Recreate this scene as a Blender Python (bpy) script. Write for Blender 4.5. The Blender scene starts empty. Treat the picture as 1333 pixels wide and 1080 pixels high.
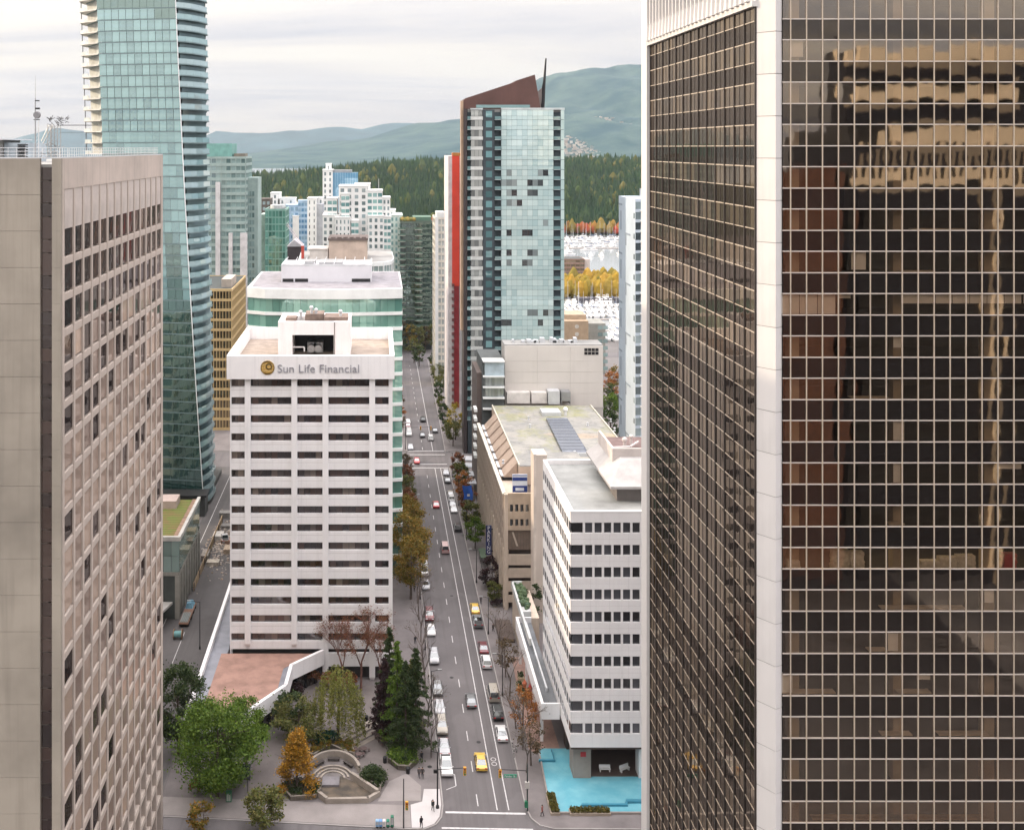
import bpy, bmesh, math, random
import numpy as np
from mathutils import Vector, Matrix, Quaternion
R = math.radians
random.seed(7)
rng = np.random.default_rng(7)
S = bpy.context.scene
COL = S.collection

# ------------------------------------------------------------------ camera
# one-point perspective straight down the street from a high window, lens shifted down and right
cam = bpy.data.cameras.new('camera')
cam.sensor_width = 36.0
cam.lens = 36.0 * 1400 / 1333
cam.shift_x = (666.5 - 490) / 1333
cam.shift_y = -(540 - 192) / 1333
cam.clip_start = 0.5
cam.clip_end = 40000
co = bpy.data.objects.new('camera', cam)
co.location = (0, 0, 100)
co.rotation_euler = (R(90), 0, 0)
COL.objects.link(co)
S.camera = co

# ------------------------------------------------------------------ sky: thin bright cloud over a low autumn sun
SUN = Vector((-0.92, 0.28, 0.27)).normalized()
W = bpy.data.worlds.new('World')
S.world = W
W.use_nodes = True
nt = W.node_tree
nt.nodes.clear()
def wn(t, **k):
    n = nt.nodes.new(t)
    for a, b in k.items():
        setattr(n, a, b)
    return n
def wmath(op, a, b=None, c=None):
    n = wn('ShaderNodeMath', operation=op)
    for i, v in enumerate((a, b, c)):
        if v is None:
            continue
        if isinstance(v, (int, float)):
            n.inputs[i].default_value = v
        else:
            nt.links.new(v, n.inputs[i])
    return n.outputs[0]
wout = wn('ShaderNodeOutputWorld')
bg = wn('ShaderNodeBackground')
bg.inputs[1].default_value = 0.1
nt.links.new(bg.outputs[0], wout.inputs[0])
sky = wn('ShaderNodeTexSky', sky_type='NISHITA', sun_disc=False)
sky.sun_elevation = math.asin(SUN.z)
sky.sun_rotation = math.atan2(SUN.x, SUN.y)
sky.air_density = 1.2
sky.dust_density = 3.0
tc = wn('ShaderNodeTexCoord')
sep = wn('ShaderNodeSeparateXYZ')
nt.links.new(tc.outputs['Generated'], sep.inputs[0])
zc = wmath('MAXIMUM', sep.outputs[2], 0.0)
den = wmath('ADD', zc, 0.10)
cx = wmath('DIVIDE', sep.outputs[0], den)
cy = wmath('DIVIDE', sep.outputs[1], den)
comb = wn('ShaderNodeCombineXYZ')
nt.links.new(cx, comb.inputs[0]); nt.links.new(cy, comb.inputs[1])
mp = wn('ShaderNodeMapping')
mp.inputs['Rotation'].default_value = (0, 0, R(62))
mp.inputs['Scale'].default_value = (0.55, 1.7, 1)
nt.links.new(comb.outputs[0], mp.inputs[0])
nz = wn('ShaderNodeTexNoise')
nz.inputs['Scale'].default_value = 0.5
nz.inputs['Detail'].default_value = 7
nz.inputs['Roughness'].default_value = 0.55
nz.inputs['Distortion'].default_value = 0.5
nt.links.new(mp.outputs[0], nz.inputs[0])
cr = wn('ShaderNodeValToRGB')
cr.color_ramp.elements[0].position = 0.34
cr.color_ramp.elements[0].color = (0.70, 0.69, 0.78, 1)
e = cr.color_ramp.elements.new(0.46); e.color = (0.93, 0.87, 0.88, 1)
e = cr.color_ramp.elements.new(0.56); e.color = (1.09, 1.00, 0.94, 1)
cr.color_ramp.elements[-1].position = 0.70
cr.color_ramp.elements[-1].color = (1.18, 1.10, 1.0, 1)
nt.links.new(nz.outputs[0], cr.inputs[0])
# overcast brightness law: several times brighter overhead than at the horizon
grad = wmath('MULTIPLY_ADD', wmath('POWER', zc, 1.5), 7.2, 1.0)
k = wmath('MULTIPLY', grad, 4.8)
mul = wn('ShaderNodeVectorMath', operation='SCALE')
nt.links.new(cr.outputs[0], mul.inputs[0]); nt.links.new(k, mul.inputs['Scale'])
sk2 = wn('ShaderNodeVectorMath', operation='SCALE')
nt.links.new(sky.outputs[0], sk2.inputs[0]); sk2.inputs['Scale'].default_value = 0.22
addv = wn('ShaderNodeVectorMath', operation='ADD')
nt.links.new(mul.outputs[0], addv.inputs[0]); nt.links.new(sk2.outputs[0], addv.inputs[1])
nt.links.new(addv.outputs[0], bg.inputs[0])

sl = bpy.data.lights.new('sun', 'SUN')
sl.energy = 2.5
sl.angle = R(1.2)
sl.color = (1.0, 0.80, 0.58)
so = bpy.data.objects.new('sun', sl)
so.rotation_euler = SUN.to_track_quat('Z', 'Y').to_euler()
so.location = SUN * 400
COL.objects.link(so)

S.view_settings.view_transform = 'Standard'
S.view_settings.look = 'None'
S.view_settings.exposure = 0.45
S.view_settings.gamma = 1.0
S.view_settings.use_curve_mapping = False
S.cycles.max_bounces = 6
S.cycles.diffuse_bounces = 3
S.cycles.glossy_bounces = 3
S.cycles.transparent_max_bounces = 10
S.cycles.volume_bounces = 0
S.cycles.use_denoising = True
S.cycles.caustics_reflective = False
S.cycles.caustics_refractive = False

# ------------------------------------------------------------------ helpers: places
F = 1400.0
def gx(px, Y):                      # photo column -> metres right of the street axis at depth Y
    return (px - 490) * Y / F
def gz(py, Y):                      # photo row -> height at depth Y
    return 100 - (py - 192) * Y / F
def G(px, py, z=0.0):               # point on a level plane
    Y = F * (100 - z) / (py - 192)
    return (gx(px, Y), Y)

# ------------------------------------------------------------------ helpers: materials
MATS = {}
def _mix(nt, a, b, fac, bl='MIX'):
    n = nt.nodes.new('ShaderNodeMix'); n.data_type = 'RGBA'; n.blend_type = bl
    for sock, v in ((n.inputs[0], fac), (n.inputs[6], a), (n.inputs[7], b)):
        if hasattr(v, 'is_output'):
            nt.links.new(v, sock)
        elif isinstance(v, (int, float)):
            sock.default_value = v
        else:
            sock.default_value = (*v, 1) if len(v) == 3 else v
    return n.outputs[2]
def _noise(nt, scale, detail=4, rough=0.6, stretch=None, coord='Object'):
    t = nt.nodes.new('ShaderNodeTexCoord')
    m = nt.nodes.new('ShaderNodeMapping')
    if stretch:
        m.inputs['Scale'].default_value = stretch
    nt.links.new(t.outputs[coord], m.inputs[0])
    n = nt.nodes.new('ShaderNodeTexNoise')
    n.inputs['Scale'].default_value = scale
    n.inputs['Detail'].default_value = detail
    n.inputs['Roughness'].default_value = rough
    nt.links.new(m.outputs[0], n.inputs[0])
    return n.outputs[0]
def _ramp(nt, x, lo, hi, a=0.0, b=1.0):
    n = nt.nodes.new('ShaderNodeMapRange')
    n.inputs[1].default_value = lo; n.inputs[2].default_value = hi
    n.inputs[3].default_value = a; n.inputs[4].default_value = b
    nt.links.new(x, n.inputs[0])
    return n.outputs[0]
def M(name, col, rough=0.75, metal=0.0, var=0.12, scale=0.4, col2=None, streak=0.0, road=0.0, rnd=0.0, island=None, bump=0.0, spec=0.4, fine=0.0, emit=None):
    """a surface: base colour, broad blotches, downward streaks, fine grain, a shade of its own for each copy"""
    if name in MATS:
        return MATS[name]
    m = bpy.data.materials.new(name); m.use_nodes = True
    nt = m.node_tree
    p = nt.nodes['Principled BSDF']
    p.inputs['Roughness'].default_value = rough
    p.inputs['Metallic'].default_value = metal
    p.inputs['Specular IOR Level'].default_value = spec
    c = (*col, 1)
    if var or col2:
        n = _noise(nt, scale)
        d = col2 if col2 else tuple(x * (1 - 2.2 * var) for x in col)
        c = _mix(nt, col, d, _ramp(nt, n, 0.38, 0.68))
    if streak:
        n = _noise(nt, 1.0, 3, 0.6, (1.3, 1.3, 0.05))
        c = _mix(nt, c, tuple(x * 0.55 for x in col), _ramp(nt, n, 0.5, 0.8, 0, streak))
    if road:
        n = _noise(nt, 1.0, 4, 0.6, (0.75, 0.012, 1))
        c = _mix(nt, c, tuple(x * 0.55 for x in col), _ramp(nt, n, 0.45, 0.72, 0, road))
        n = _noise(nt, 0.16, 2, 0.5, (1, 0.5, 1))
        c = _mix(nt, c, tuple(x * 1.25 for x in col), _ramp(nt, n, 0.58, 0.62, 0, road * .5))
    if fine:
        n = _noise(nt, 9.0, 2, 0.7)
        c = _mix(nt, c, tuple(x * 0.5 for x in col), _ramp(nt, n, 0.45, 0.75, 0, fine))
    if rnd:
        o = nt.nodes.new('ShaderNodeObjectInfo')
        c = _mix(nt, c, tuple(x * (1 - rnd) for x in col), o.outputs['Random'])
    if island:
        g = nt.nodes.new('ShaderNodeNewGeometry')
        r = nt.nodes.new('ShaderNodeValToRGB')
        r.color_ramp.interpolation = 'LINEAR'
        els = r.color_ramp.elements
        els[0].color = (*island[0], 1); els[1].color = (*island[-1], 1)
        for i in range(1, len(island) - 1):
            e = els.new(i / (len(island) - 1)); e.color = (*island[i], 1)
        nt.links.new(g.outputs['Random Per Island'], r.inputs[0])
        if var:
            n = _noise(nt, scale)
            c = _mix(nt, r.outputs[0], tuple(x * 0.45 for x in island[0]), _ramp(nt, n, 0.42, 0.62, 0, var * 4))
        else:
            c = r.outputs[0]
    if hasattr(c, 'is_output'):
        nt.links.new(c, p.inputs['Base Color'])
    else:
        p.inputs['Base Color'].default_value = c
    if bump:
        n = _noise(nt, scale * 6, 5)
        b = nt.nodes.new('ShaderNodeBump'); b.inputs['Strength'].default_value = bump; b.inputs['Distance'].default_value = 0.1
        nt.links.new(n, b.inputs['Height']); nt.links.new(b.outputs[0], p.inputs['Normal'])
    if emit:
        p.inputs['Emission Color'].default_value = (*emit[0], 1)
        p.inputs['Emission Strength'].default_value = emit[1]
    MATS[name] = m
    return m
def leafmat(name, cols):
    """leaves: each leaf clump its own shade, a little light passing through"""
    m = M(name, cols[0], rough=0.65, island=cols, var=0.0, spec=0.25)
    nt = m.node_tree; p = nt.nodes['Principled BSDF']; o = nt.nodes['Material Output']
    t = nt.nodes.new('ShaderNodeBsdfTranslucent'); x = nt.nodes.new('ShaderNodeMixShader'); x.inputs[0].default_value = 0.3
    nt.links.new(p.inputs['Base Color'].links[0].from_socket, t.inputs[0])
    nt.links.new(p.outputs[0], x.inputs[1]); nt.links.new(t.outputs[0], x.inputs[2]); nt.links.new(x.outputs[0], o.inputs[0])
    return m
def glass(name, base, tint, fac, base2=None, rough=0.03, wob=0.02, wscale=0.5, island=False, see=None, edge=0.25):
    """coated glass: what is behind it (base, a shade for each pane) under a mirror layer; see = tint of light let through"""
    if name in MATS:
        return MATS[name]
    m = bpy.data.materials.new(name); m.use_nodes = True
    nt = m.node_tree
    nt.nodes.clear()
    out = nt.nodes.new('ShaderNodeOutputMaterial')
    gl = nt.nodes.new('ShaderNodeBsdfGlossy')
    gl.inputs['Color'].default_value = (*tint, 1)
    gl.inputs['Roughness'].default_value = rough
    n = _noise(nt, wscale, 2, 0.4)
    b = nt.nodes.new('ShaderNodeBump'); b.inputs['Strength'].default_value = 1.0; b.inputs['Distance'].default_value = wob
    nt.links.new(n, b.inputs['Height']); nt.links.new(b.outputs[0], gl.inputs['Normal'])
    if see:
        ba = nt.nodes.new('ShaderNodeBsdfTransparent')
        ba.inputs['Color'].default_value = (*see, 1)
    else:
        ba = nt.nodes.new('ShaderNodeBsdfDiffuse')
        if base2:
            if island:
                r = nt.nodes.new('ShaderNodeNewGeometry').outputs['Random Per Island']
            else:
                r = nt.nodes.new('ShaderNodeObjectInfo').outputs['Random']
            r = _ramp(nt, r, 0.25, 1.0)
            nt.links.new(_mix(nt, base, base2, r), ba.inputs['Color'])
        else:
            ba.inputs['Color'].default_value = (*base, 1)
    lw = nt.nodes.new('ShaderNodeLayerWeight'); lw.inputs[0].default_value = edge
    ad = nt.nodes.new('ShaderNodeMath'); ad.operation = 'MULTIPLY_ADD'; ad.use_clamp = True
    nt.links.new(lw.outputs[0], ad.inputs[0]); ad.inputs[1].default_value = 1 - fac; ad.inputs[2].default_value = fac
    mx = nt.nodes.new('ShaderNodeMixShader')
    nt.links.new(ad.outputs[0], mx.inputs[0])
    nt.links.new(ba.outputs[0], mx.inputs[1]); nt.links.new(gl.outputs[0], mx.inputs[2])
    nt.links.new(mx.outputs[0], out.inputs[0])
    MATS[name] = m
    return m

# ------------------------------------------------------------------ helpers: meshes and objects
class MB:
    """collects shapes; obj() links them as one mesh object"""
    def __init__(s):
        s.v = []; s.f = []; s.m = []; s.mi = 0; s.sm = False
    def add(s, vs, fs):
        o = len(s.v)
        s.v.extend(vs)
        for f in fs:
            s.f.append(tuple(i + o for i in f)); s.m.append(s.mi)
        return s
    def box(s, x0, x1, y0, y1, z0, z1):
        vs = [(x0, y0, z0), (x1, y0, z0), (x1, y1, z0), (x0, y1, z0), (x0, y0, z1), (x1, y0, z1), (x1, y1, z1), (x0, y1, z1)]
        return s.add(vs, [(0, 3, 2, 1), (4, 5, 6, 7), (0, 1, 5, 4), (1, 2, 6, 5), (2, 3, 7, 6), (3, 0, 4, 7)])
    def prism(s, poly, z0, z1, poly2=None):
        n = len(poly); q = poly2 or poly
        if sum(poly[i][0] * poly[(i + 1) % n][1] - poly[(i + 1) % n][0] * poly[i][1] for i in range(n)) < 0:
            poly = poly[::-1]; q = q[::-1]
        vs = [(a, b, z0) for a, b in poly] + [(a, b, z1) for a, b in q]
        fs = [tuple(range(n))[::-1], tuple(range(n, 2 * n))] + [(i, (i + 1) % n, n + (i + 1) % n, n + i) for i in range(n)]
        return s.add(vs, fs)
    def sbox(s, p0, p1, u0, u1, o0, o1, z0, z1):
        """box on the facade line p0->p1: u along it, o outward from it"""
        dx, dy = p1[0] - p0[0], p1[1] - p0[1]
        L = math.hypot(dx, dy); dx /= L; dy /= L
        nx, ny = dy, -dx
        c = [(p0[0] + dx * u + nx * o, p0[1] + dy * u + ny * o) for u, o in ((u0, o1), (u1, o1), (u1, o0), (u0, o0))]
        return s.prism(c, z0, z1)
    def tube(s, a, b, r0, r1=None, n=8, cap=True):
        a = Vector(a); b = Vector(b); r1 = r0 if r1 is None else r1
        d = (b - a)
        if d.length < 1e-6:
            return s
        d.normalize()
        u = d.orthogonal().normalized(); w = d.cross(u)
        vs = []
        for c, r in ((a, r0), (b, r1)):
            for i in range(n):
                t = 2 * math.pi * i / n
                vs.append(tuple(c + u * (r * math.cos(t)) + w * (r * math.sin(t))))
        fs = [(i, (i + 1) % n, n + (i + 1) % n, n + i) for i in range(n)]
        if cap:
            fs += [tuple(range(n))[::-1], tuple(range(n, 2 * n))]
        return s.add(vs, fs)
    def ball(s, c, rx, ry=None, rz=None, n=8, m=6):
        ry = ry or rx; rz = rz or rx
        vs = [(c[0], c[1], c[2] - rz)]
        for j in range(1, m):
            t = math.pi * j / m - math.pi / 2
            for i in range(n):
                a = 2 * math.pi * i / n
                vs.append((c[0] + rx * math.cos(t) * math.cos(a), c[1] + ry * math.cos(t) * math.sin(a), c[2] + rz * math.sin(t)))
        vs.append((c[0], c[1], c[2] + rz))
        fs = [(0, 1 + (i + 1) % n, 1 + i) for i in range(n)]
        for j in range(m - 2):
            for i in range(n):
                fs.append((1 + j * n + i, 1 + j * n + (i + 1) % n, 1 + (j + 1) * n + (i + 1) % n, 1 + (j + 1) * n + i))
        k = len(vs) - 1
        fs += [(k, 1 + (m - 2) * n + i, 1 + (m - 2) * n + (i + 1) % n) for i in range(n)]
        return s.add(vs, fs)
    def mesh(s, name, mats, smooth=False):
        me = bpy.data.meshes.new(name)
        me.from_pydata(s.v, [], s.f)
        if not isinstance(mats, (list, tuple)):
            mats = [mats]
        for m in mats:
            me.materials.append(m)
        if len(mats) > 1:
            me.polygons.foreach_set('material_index', s.m)
        if smooth:
            me.polygons.foreach_set('use_smooth', [True] * len(me.polygons))
        me.update()
        return me
    def obj(s, name, mats, parent=None, smooth=False, kind=None):
        return put(name, s.mesh(name, mats, smooth), parent, kind=kind)
def put(name, me, parent=None, loc=None, rz=0.0, kind=None):
    """link a mesh; without loc its vertices are in the scene's own metres"""
    o = bpy.data.objects.new(name, me)
    COL.objects.link(o)
    if parent is not None:
        o.parent = parent
        if parent.get('_w', 0):
            b = parent['_b']
            o.matrix_parent_inverse = Matrix.Translation((-b[0], -b[1], -b[2]))
    if loc is not None:
        o.location = loc
        o.rotation_euler = (0, 0, rz)
    if kind:
        o['kind'] = kind
    return o
def thing(name, label, cat, base=(0, 0, 0), group=None, world=True):
    """an Empty at the thing's base; with world=True its parts are given in the scene's own metres"""
    o = bpy.data.objects.new(name, None)
    COL.objects.link(o)
    o.location = base
    o.empty_display_size = 0.5
    o['label'] = label; o['category'] = cat
    if group:
        o['group'] = group
    if world:
        o['_w'] = 1; o['_b'] = list(map(float, base))
    return o
def tag(o, label, cat, group=None):
    o['label'] = label; o['category'] = cat
    if group:
        o['group'] = group
    return o
def struct(o):
    o['kind'] = 'structure'
    return o
def dup(root, loc, rz=0.0, label=None, group=None, sc=1.0):
    def cp(o, par):
        c = o.copy(); COL.objects.link(c); c.parent = par
        for ch in list(o.children):
            cp(ch, c)
        return c
    r = cp(root, None)
    r.location = loc; r.rotation_euler = (0, 0, rz); r.scale = (sc, sc, sc)
    if label:
        r['label'] = label
    if group:
        r['group'] = group
    return r
_PM = {}
def pane_mesh(w, h, t, mat, bulge=0.0):
    """one pane: a thin slab, or with bulge a slightly pillowed sheet as heat-treated glass is"""
    key = (round(w, 3), round(h, 3), round(t, 3), mat.name, bulge)
    if key in _PM:
        return _PM[key]
    b = MB()
    if bulge:
        n = 4
        vs = [(-w / 2 + w * i / n, -bulge * (1 - (2 * i / n - 1) ** 2) * (1 - (2 * j / n - 1) ** 2), -h / 2 + h * j / n) for j in range(n + 1) for i in range(n + 1)]
        fs = [(j * (n + 1) + i, j * (n + 1) + i + 1, (j + 1) * (n + 1) + i + 1, (j + 1) * (n + 1) + i) for j in range(n) for i in range(n)]
        b.add(vs, fs)
    else:
        b.box(-w / 2, w / 2, 0, t, -h / 2, h / 2)
    me = b.mesh('pane', mat, smooth=bool(bulge))
    _PM[key] = me
    return me
def seg(p0, p1):
    dx, dy = p1[0] - p0[0], p1[1] - p0[1]
    L = math.hypot(dx, dy)
    return dx / L, dy / L, L, math.atan2(dy, dx)
def panes(parent, name, p0, p1, us, zs, mat, out=0.0, limit=300, t=0.05, bulge=0.0, rest=None, skip=None, tilt=0.0):
    """a pane for every (u0,u1) x (z0,z1) on the line p0->p1: the first `limit` as parts of their own, the others joined"""
    dx, dy, L, a = seg(p0, p1)
    nx, ny = dy, -dx
    n = 0; mb = MB()
    for zi, (z0, z1) in enumerate(zs):
        for ui, (u0, u1) in enumerate(us):
            if skip and skip(ui, zi):
                continue
            u = (u0 + u1) / 2; z = (z0 + z1) / 2
            m = mat(ui, zi) if callable(mat) else mat
            if n < limit:
                o = put(name, pane_mesh(u1 - u0, z1 - z0, t, m, bulge), parent, (p0[0] + dx * u + nx * out, p0[1] + dy * u + ny * out, z), a)
                if tilt:                    # no two panes are set quite alike
                    o.rotation_euler = (random.gauss(0, tilt), 0, a + random.gauss(0, tilt))
            else:
                mb.sbox(p0, p1, u0, u1, out - t, out, z0, z1)
            n += 1
    if mb.v:
        mb.obj(name + '_rows', rest or (mat(0, 0) if callable(mat) else mat), parent, kind='stuff')
    return n
def cuts(L, n, gap, start=0.0):
    w = (L - start) / n
    return [(start + w * i + gap / 2, start + w * (i + 1) - gap / 2) for i in range(n)]
def bars(parent, name, p0, p1, us, zs, o0, o1, mat):
    """one shared-mesh part per (u0,u1) x (z0,z1): mullions, bands, piers"""
    dx, dy, L, a = seg(p0, p1)
    me = {}
    for (u0, u1) in us:
        for (z0, z1) in zs:
            k = (round(u1 - u0, 3), round(z1 - z0, 3))
            if k not in me:
                b = MB(); b.box(-k[0] / 2, k[0] / 2, -o1, -o0, -k[1] / 2, k[1] / 2)
                me[k] = b.mesh(name, mat)
            u = (u0 + u1) / 2
            put(name, me[k], parent, (p0[0] + dx * u, p0[1] + dy * u, (z0 + z1) / 2), a)
def text_mesh(s, size, ext, mat, spacing=1.0, sx=1.0):
    cu = bpy.data.curves.new('lettering', 'FONT')
    cu.body = s; cu.size = size; cu.extrude = ext; cu.space_character = spacing
    o = bpy.data.objects.new('lettering', cu); COL.objects.link(o)
    dg = bpy.context.evaluated_depsgraph_get()
    me = bpy.data.meshes.new_from_object(o.evaluated_get(dg))
    bpy.data.objects.remove(o)
    me.materials.clear(); me.materials.append(mat)
    # stand it up in the facade plane: x along, z up, facing -y
    me.transform(Matrix.Rotation(R(90), 4, 'X') @ Matrix.Diagonal((sx, 1, 1, 1)))
    return me

# ------------------------------------------------------------------ palette
white_conc = M('white_concrete', (0.84, 0.83, 0.835), 0.8, var=0.04, scale=0.15, streak=0.3, fine=0.08)
white_stone = M('white_stone', (0.82, 0.805, 0.80), 0.7, var=0.05, scale=0.12, streak=0.2, fine=0.06)
warm_conc = M('warm_concrete', (0.34, 0.305, 0.255), 0.85, var=0.16, scale=0.09, streak=0.5, fine=0.15)
beige = M('beige_concrete', (0.56, 0.47, 0.38), 0.85, var=0.1, scale=0.2, streak=0.35, fine=0.12)
tan = M('tan_render', (0.47, 0.38, 0.29), 0.85, var=0.1, scale=0.3, streak=0.3)
dark_metal = M('dark_metal', (0.03, 0.03, 0.032), 0.5, 0.4, var=0.1)
grey_metal = M('grey_metal', (0.36, 0.37, 0.38), 0.45, 0.6, var=0.1)
pale_metal = M('pale_metal', (0.62, 0.64, 0.66), 0.45, 0.3, var=0.08)
roof_grey = M('roof_membrane', (0.32, 0.32, 0.31), 0.9, var=0.18, scale=0.12, fine=0.2)
roof_gravel = M('roof_gravel', (0.36, 0.30, 0.25), 0.95, var=0.15, scale=0.5, fine=0.5, bump=0.3)
black = M('black_void', (0.012, 0.011, 0.012), 0.8, var=0)
# ================================================================== THE SETTING
asphalt = M('asphalt', (0.138, 0.128, 0.130), 0.85, var=0.10, scale=0.08, fine=0.25, road=0.6)
asphalt2 = M('asphalt_lane', (0.112, 0.105, 0.105), 0.88, var=0.14, scale=0.1, fine=0.25, road=0.5)
paving = M('pavement_concrete', (0.19, 0.172, 0.17), 0.9, var=0.12, scale=0.25, fine=0.2)
paving_pale = M('pale_paving', (0.28, 0.255, 0.245), 0.9, var=0.10, scale=0.2, fine=0.15)
new_conc = M('new_concrete', (0.50, 0.48, 0.475), 0.9, var=0.05, scale=0.3, fine=0.1)
plaza_m = M('plaza_paving', (0.19, 0.168, 0.16), 0.9, var=0.14, scale=0.2, fine=0.18)
kerbm = M('kerb_stone', (0.33, 0.31, 0.30), 0.9, var=0.1)
line_w = M('road_paint', (0.62, 0.61, 0.61), 0.8, var=0.15, scale=2.0, fine=0.25)
cityground = M('city_ground', (0.17, 0.16, 0.155), 0.95, var=0.25, scale=0.03, fine=0.1)

def sheet(name, poly, z, mat):
    b = MB(); b.add([(x, y, z) for x, y in poly], [tuple(range(len(poly)))])
    return struct(b.obj(name, mat))
sheet('ground', [(-8500, -380), (8500, -380), (8500, 13000), (-8500, 13000)], 0.0, cityground)
watm = bpy.data.materials.new('water'); watm.use_nodes = True
p = watm.node_tree.nodes['Principled BSDF']
p.inputs['Base Color'].default_value = (0.22, 0.25, 0.27, 1); p.inputs['Roughness'].default_value = 0.12
_n = _noise(watm.node_tree, 0.12, 4, 0.6, (1, 0.4, 1)); _b = watm.node_tree.nodes.new('ShaderNodeBump'); _b.inputs['Strength'].default_value = 0.2; _b.inputs['Distance'].default_value = 0.3
watm.node_tree.links.new(_n, _b.inputs['Height']); watm.node_tree.links.new(_b.outputs[0], p.inputs['Normal'])
sheet('water', [(-8400, 2800), (8400, 2800), (8400, 12900), (-8400, 12900)], 0.35, watm)
sheet('water', [(110, 555), (900, 555), (1500, 1225), (60, 1225), (80, 800)], 0.3, watm)

sheet('road', [(10.25, 157), (22.5, 157), (22.5, 337), (10.25, 337)], 0.02, asphalt)
sheet('road', [(10.25, 353), (22.5, 353), (24, 512), (10.25, 512)], 0.02, asphalt)
sheet('cross_road', [(-160, 138), (160, 138), (160, 163.5), (-160, 163.5)], 0.016, asphalt)
sheet('cross_road', [(-160, 337), (160, 337), (160, 353), (-160, 353)], 0.018, asphalt)
sheet('cross_road', [(-160, 512), (160, 512), (160, 524), (-160, 524)], 0.018, asphalt)
sheet('unseen_dark_sheet', [(-60, -60), (120, -60), (120, 92), (-60, 92)], 0.03, M('unseen_dark_ground', (0.05, 0.045, 0.045), 0.6, var=0.15, scale=0.1))  # unseen dark sheet added to darken the lower reflections in the tower glass
sheet('side_road', [(-47, 166), (-33.4, 166), (-33.4, 337), (-47, 337)], 0.024, asphalt2)

def kerbed(name, poly, z=0.14, mat=paving, kerb=True):
    b = MB(); b.prism(poly, 0.004, z); o = struct(b.obj(name, mat))
    return o
kerbed('pavement_left', [(-33.0, 161.0), (4.0, 158.0), (7.0, 157.9), (8.7, 158.9), (9.6, 160.6), (10.0, 163.5), (10.0, 336), (-33.0, 336)], 0.12, paving)
kerbed('pavement_right', [(22.75, 163), (23.2, 160.4), (24.2, 158.8), (26, 158.0), (70, 157.6), (70, 336), (22.75, 336)], 0.12, paving)
kerbed('pavement_far_left', [(-60, 354), (10.0, 354), (10.0, 511), (-60, 511)], 0.12, paving)
kerbed('pavement_far_right', [(22.75, 354), (100, 354), (100, 511), (24.25, 511)], 0.12, paving)
for nm, pts in (('kerb', [(-33.0, 160.8), (4.0, 157.8), (7.05, 157.7), (8.85, 158.75), (9.8, 160.55), (10.2, 163.5), (10.2, 336)]),
                ('kerb', [(22.55, 336), (22.55, 163), (23.02, 160.3), (24.1, 158.6), (26, 157.8), (70, 157.4)]),
                ('kerb', [(10.2, 354), (10.2, 511)]), ('kerb', [(24.05, 511), (22.55, 354)])):
    b = MB()
    for a, c in zip(pts, pts[1:]):
        L = math.dist(a, c)
        b.sbox(a, c, 0, L, -0.2, 0.0, 0.003, 0.135)
    struct(b.obj(nm, kerbm))
# the fresh pale concrete corner by the crossing, and paler walks
sheet('corner_slab', [(5.2, 158.1), (6.95, 158.05), (8.55, 159.0), (9.42, 160.7), (9.85, 163.6), (9.85, 167.6), (7.4, 167.6), (7.0, 164.4), (5.2, 163.6)], 0.128, new_conc)
sheet('plaza_walk', [(-32.8, 161.2), (4.0, 158.2), (5.1, 158.2), (5.1, 163.4), (-32.8, 165.6)], 0.126, paving_pale)
sheet('plaza', [(-20, 166.2), (2.9, 165.2), (4.2, 173), (2.8, 186), (2.8, 200), (-14.5, 200), (-15, 185), (-20, 178)], 0.124, plaza_m)
sheet('plaza_apron', [(0.2, 164.4), (6.8, 164.6), (7.0, 168.4), (4.8, 171.8), (2.0, 169.6)], 0.129, paving_pale)
brickpav = M('brick_paving', (0.34, 0.22, 0.18), 0.9, var=0.15, scale=0.4, fine=0.3)
sheet('cafe_terrace', [(25.3, 178), (30.5, 178), (30.5, 211), (26.5, 211)], 0.125, brickpav)
sheet('forecourt', [(23.2, 162), (26.0, 160), (26.2, 178), (25.2, 178), (25.2, 190), (23.2, 190)], 0.1245, paving)

# road markings
def mark(poly, name='road_marking', z=0.026):
    return sheet(name, poly, z, line_w)
def longline(x, y0, y1, w=0.14, z=0.026, name='lane_line'):
    return mark([(x - w / 2, y0), (x + w / 2, y0), (x + w / 2, y1), (x - w / 2, y1)], name, z)
longline(18.25, 162.4, 336, 0.16)
longline(20.0, 162.4, 336, 0.16)
longline(18.6, 354, 505, 0.16)
y = 163.4
while y < 334:
    longline(15.45, y, y + 3.0, 0.15, name='lane_dash'); y += 9.0
y = 356
while y < 500:
    longline(15.3, y, y + 3.0, 0.15, name='lane_dash'); y += 9.0
mark([(10.4, 161.7), (22.4, 161.3), (22.4, 161.75), (10.4, 162.15)], 'stop_line')
mark([(9.6, 158.0), (23.0, 157.6), (23.0, 157.95), (9.6, 158.35)], 'crossing_line')
for yy in (335.6, 354.2):
    mark([(10.5, yy), (22.3, yy), (22.3, yy + 0.5), (10.5, yy + 0.5)], 'crossing_line')
mark([(10.5, 339.5), (22.3, 339.5), (22.3, 340), (10.5, 340)], 'crossing_line', 0.024)
mark([(10.5, 350), (22.3, 350), (22.3, 350.5), (10.5, 350.5)], 'crossing_line', 0.024)
# parking bay outline
for pl in ([(10.5, 171.6), (12.5, 171.6), (12.5, 171.75), (10.5, 171.75)], [(12.4, 168.6), (12.55, 168.6), (12.55, 171.6), (12.4, 171.6)], [(10.9, 167.5), (12.5, 168.5), (12.5, 168.65), (10.9, 167.65)]):
    mark(pl, 'bay_line')
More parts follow.
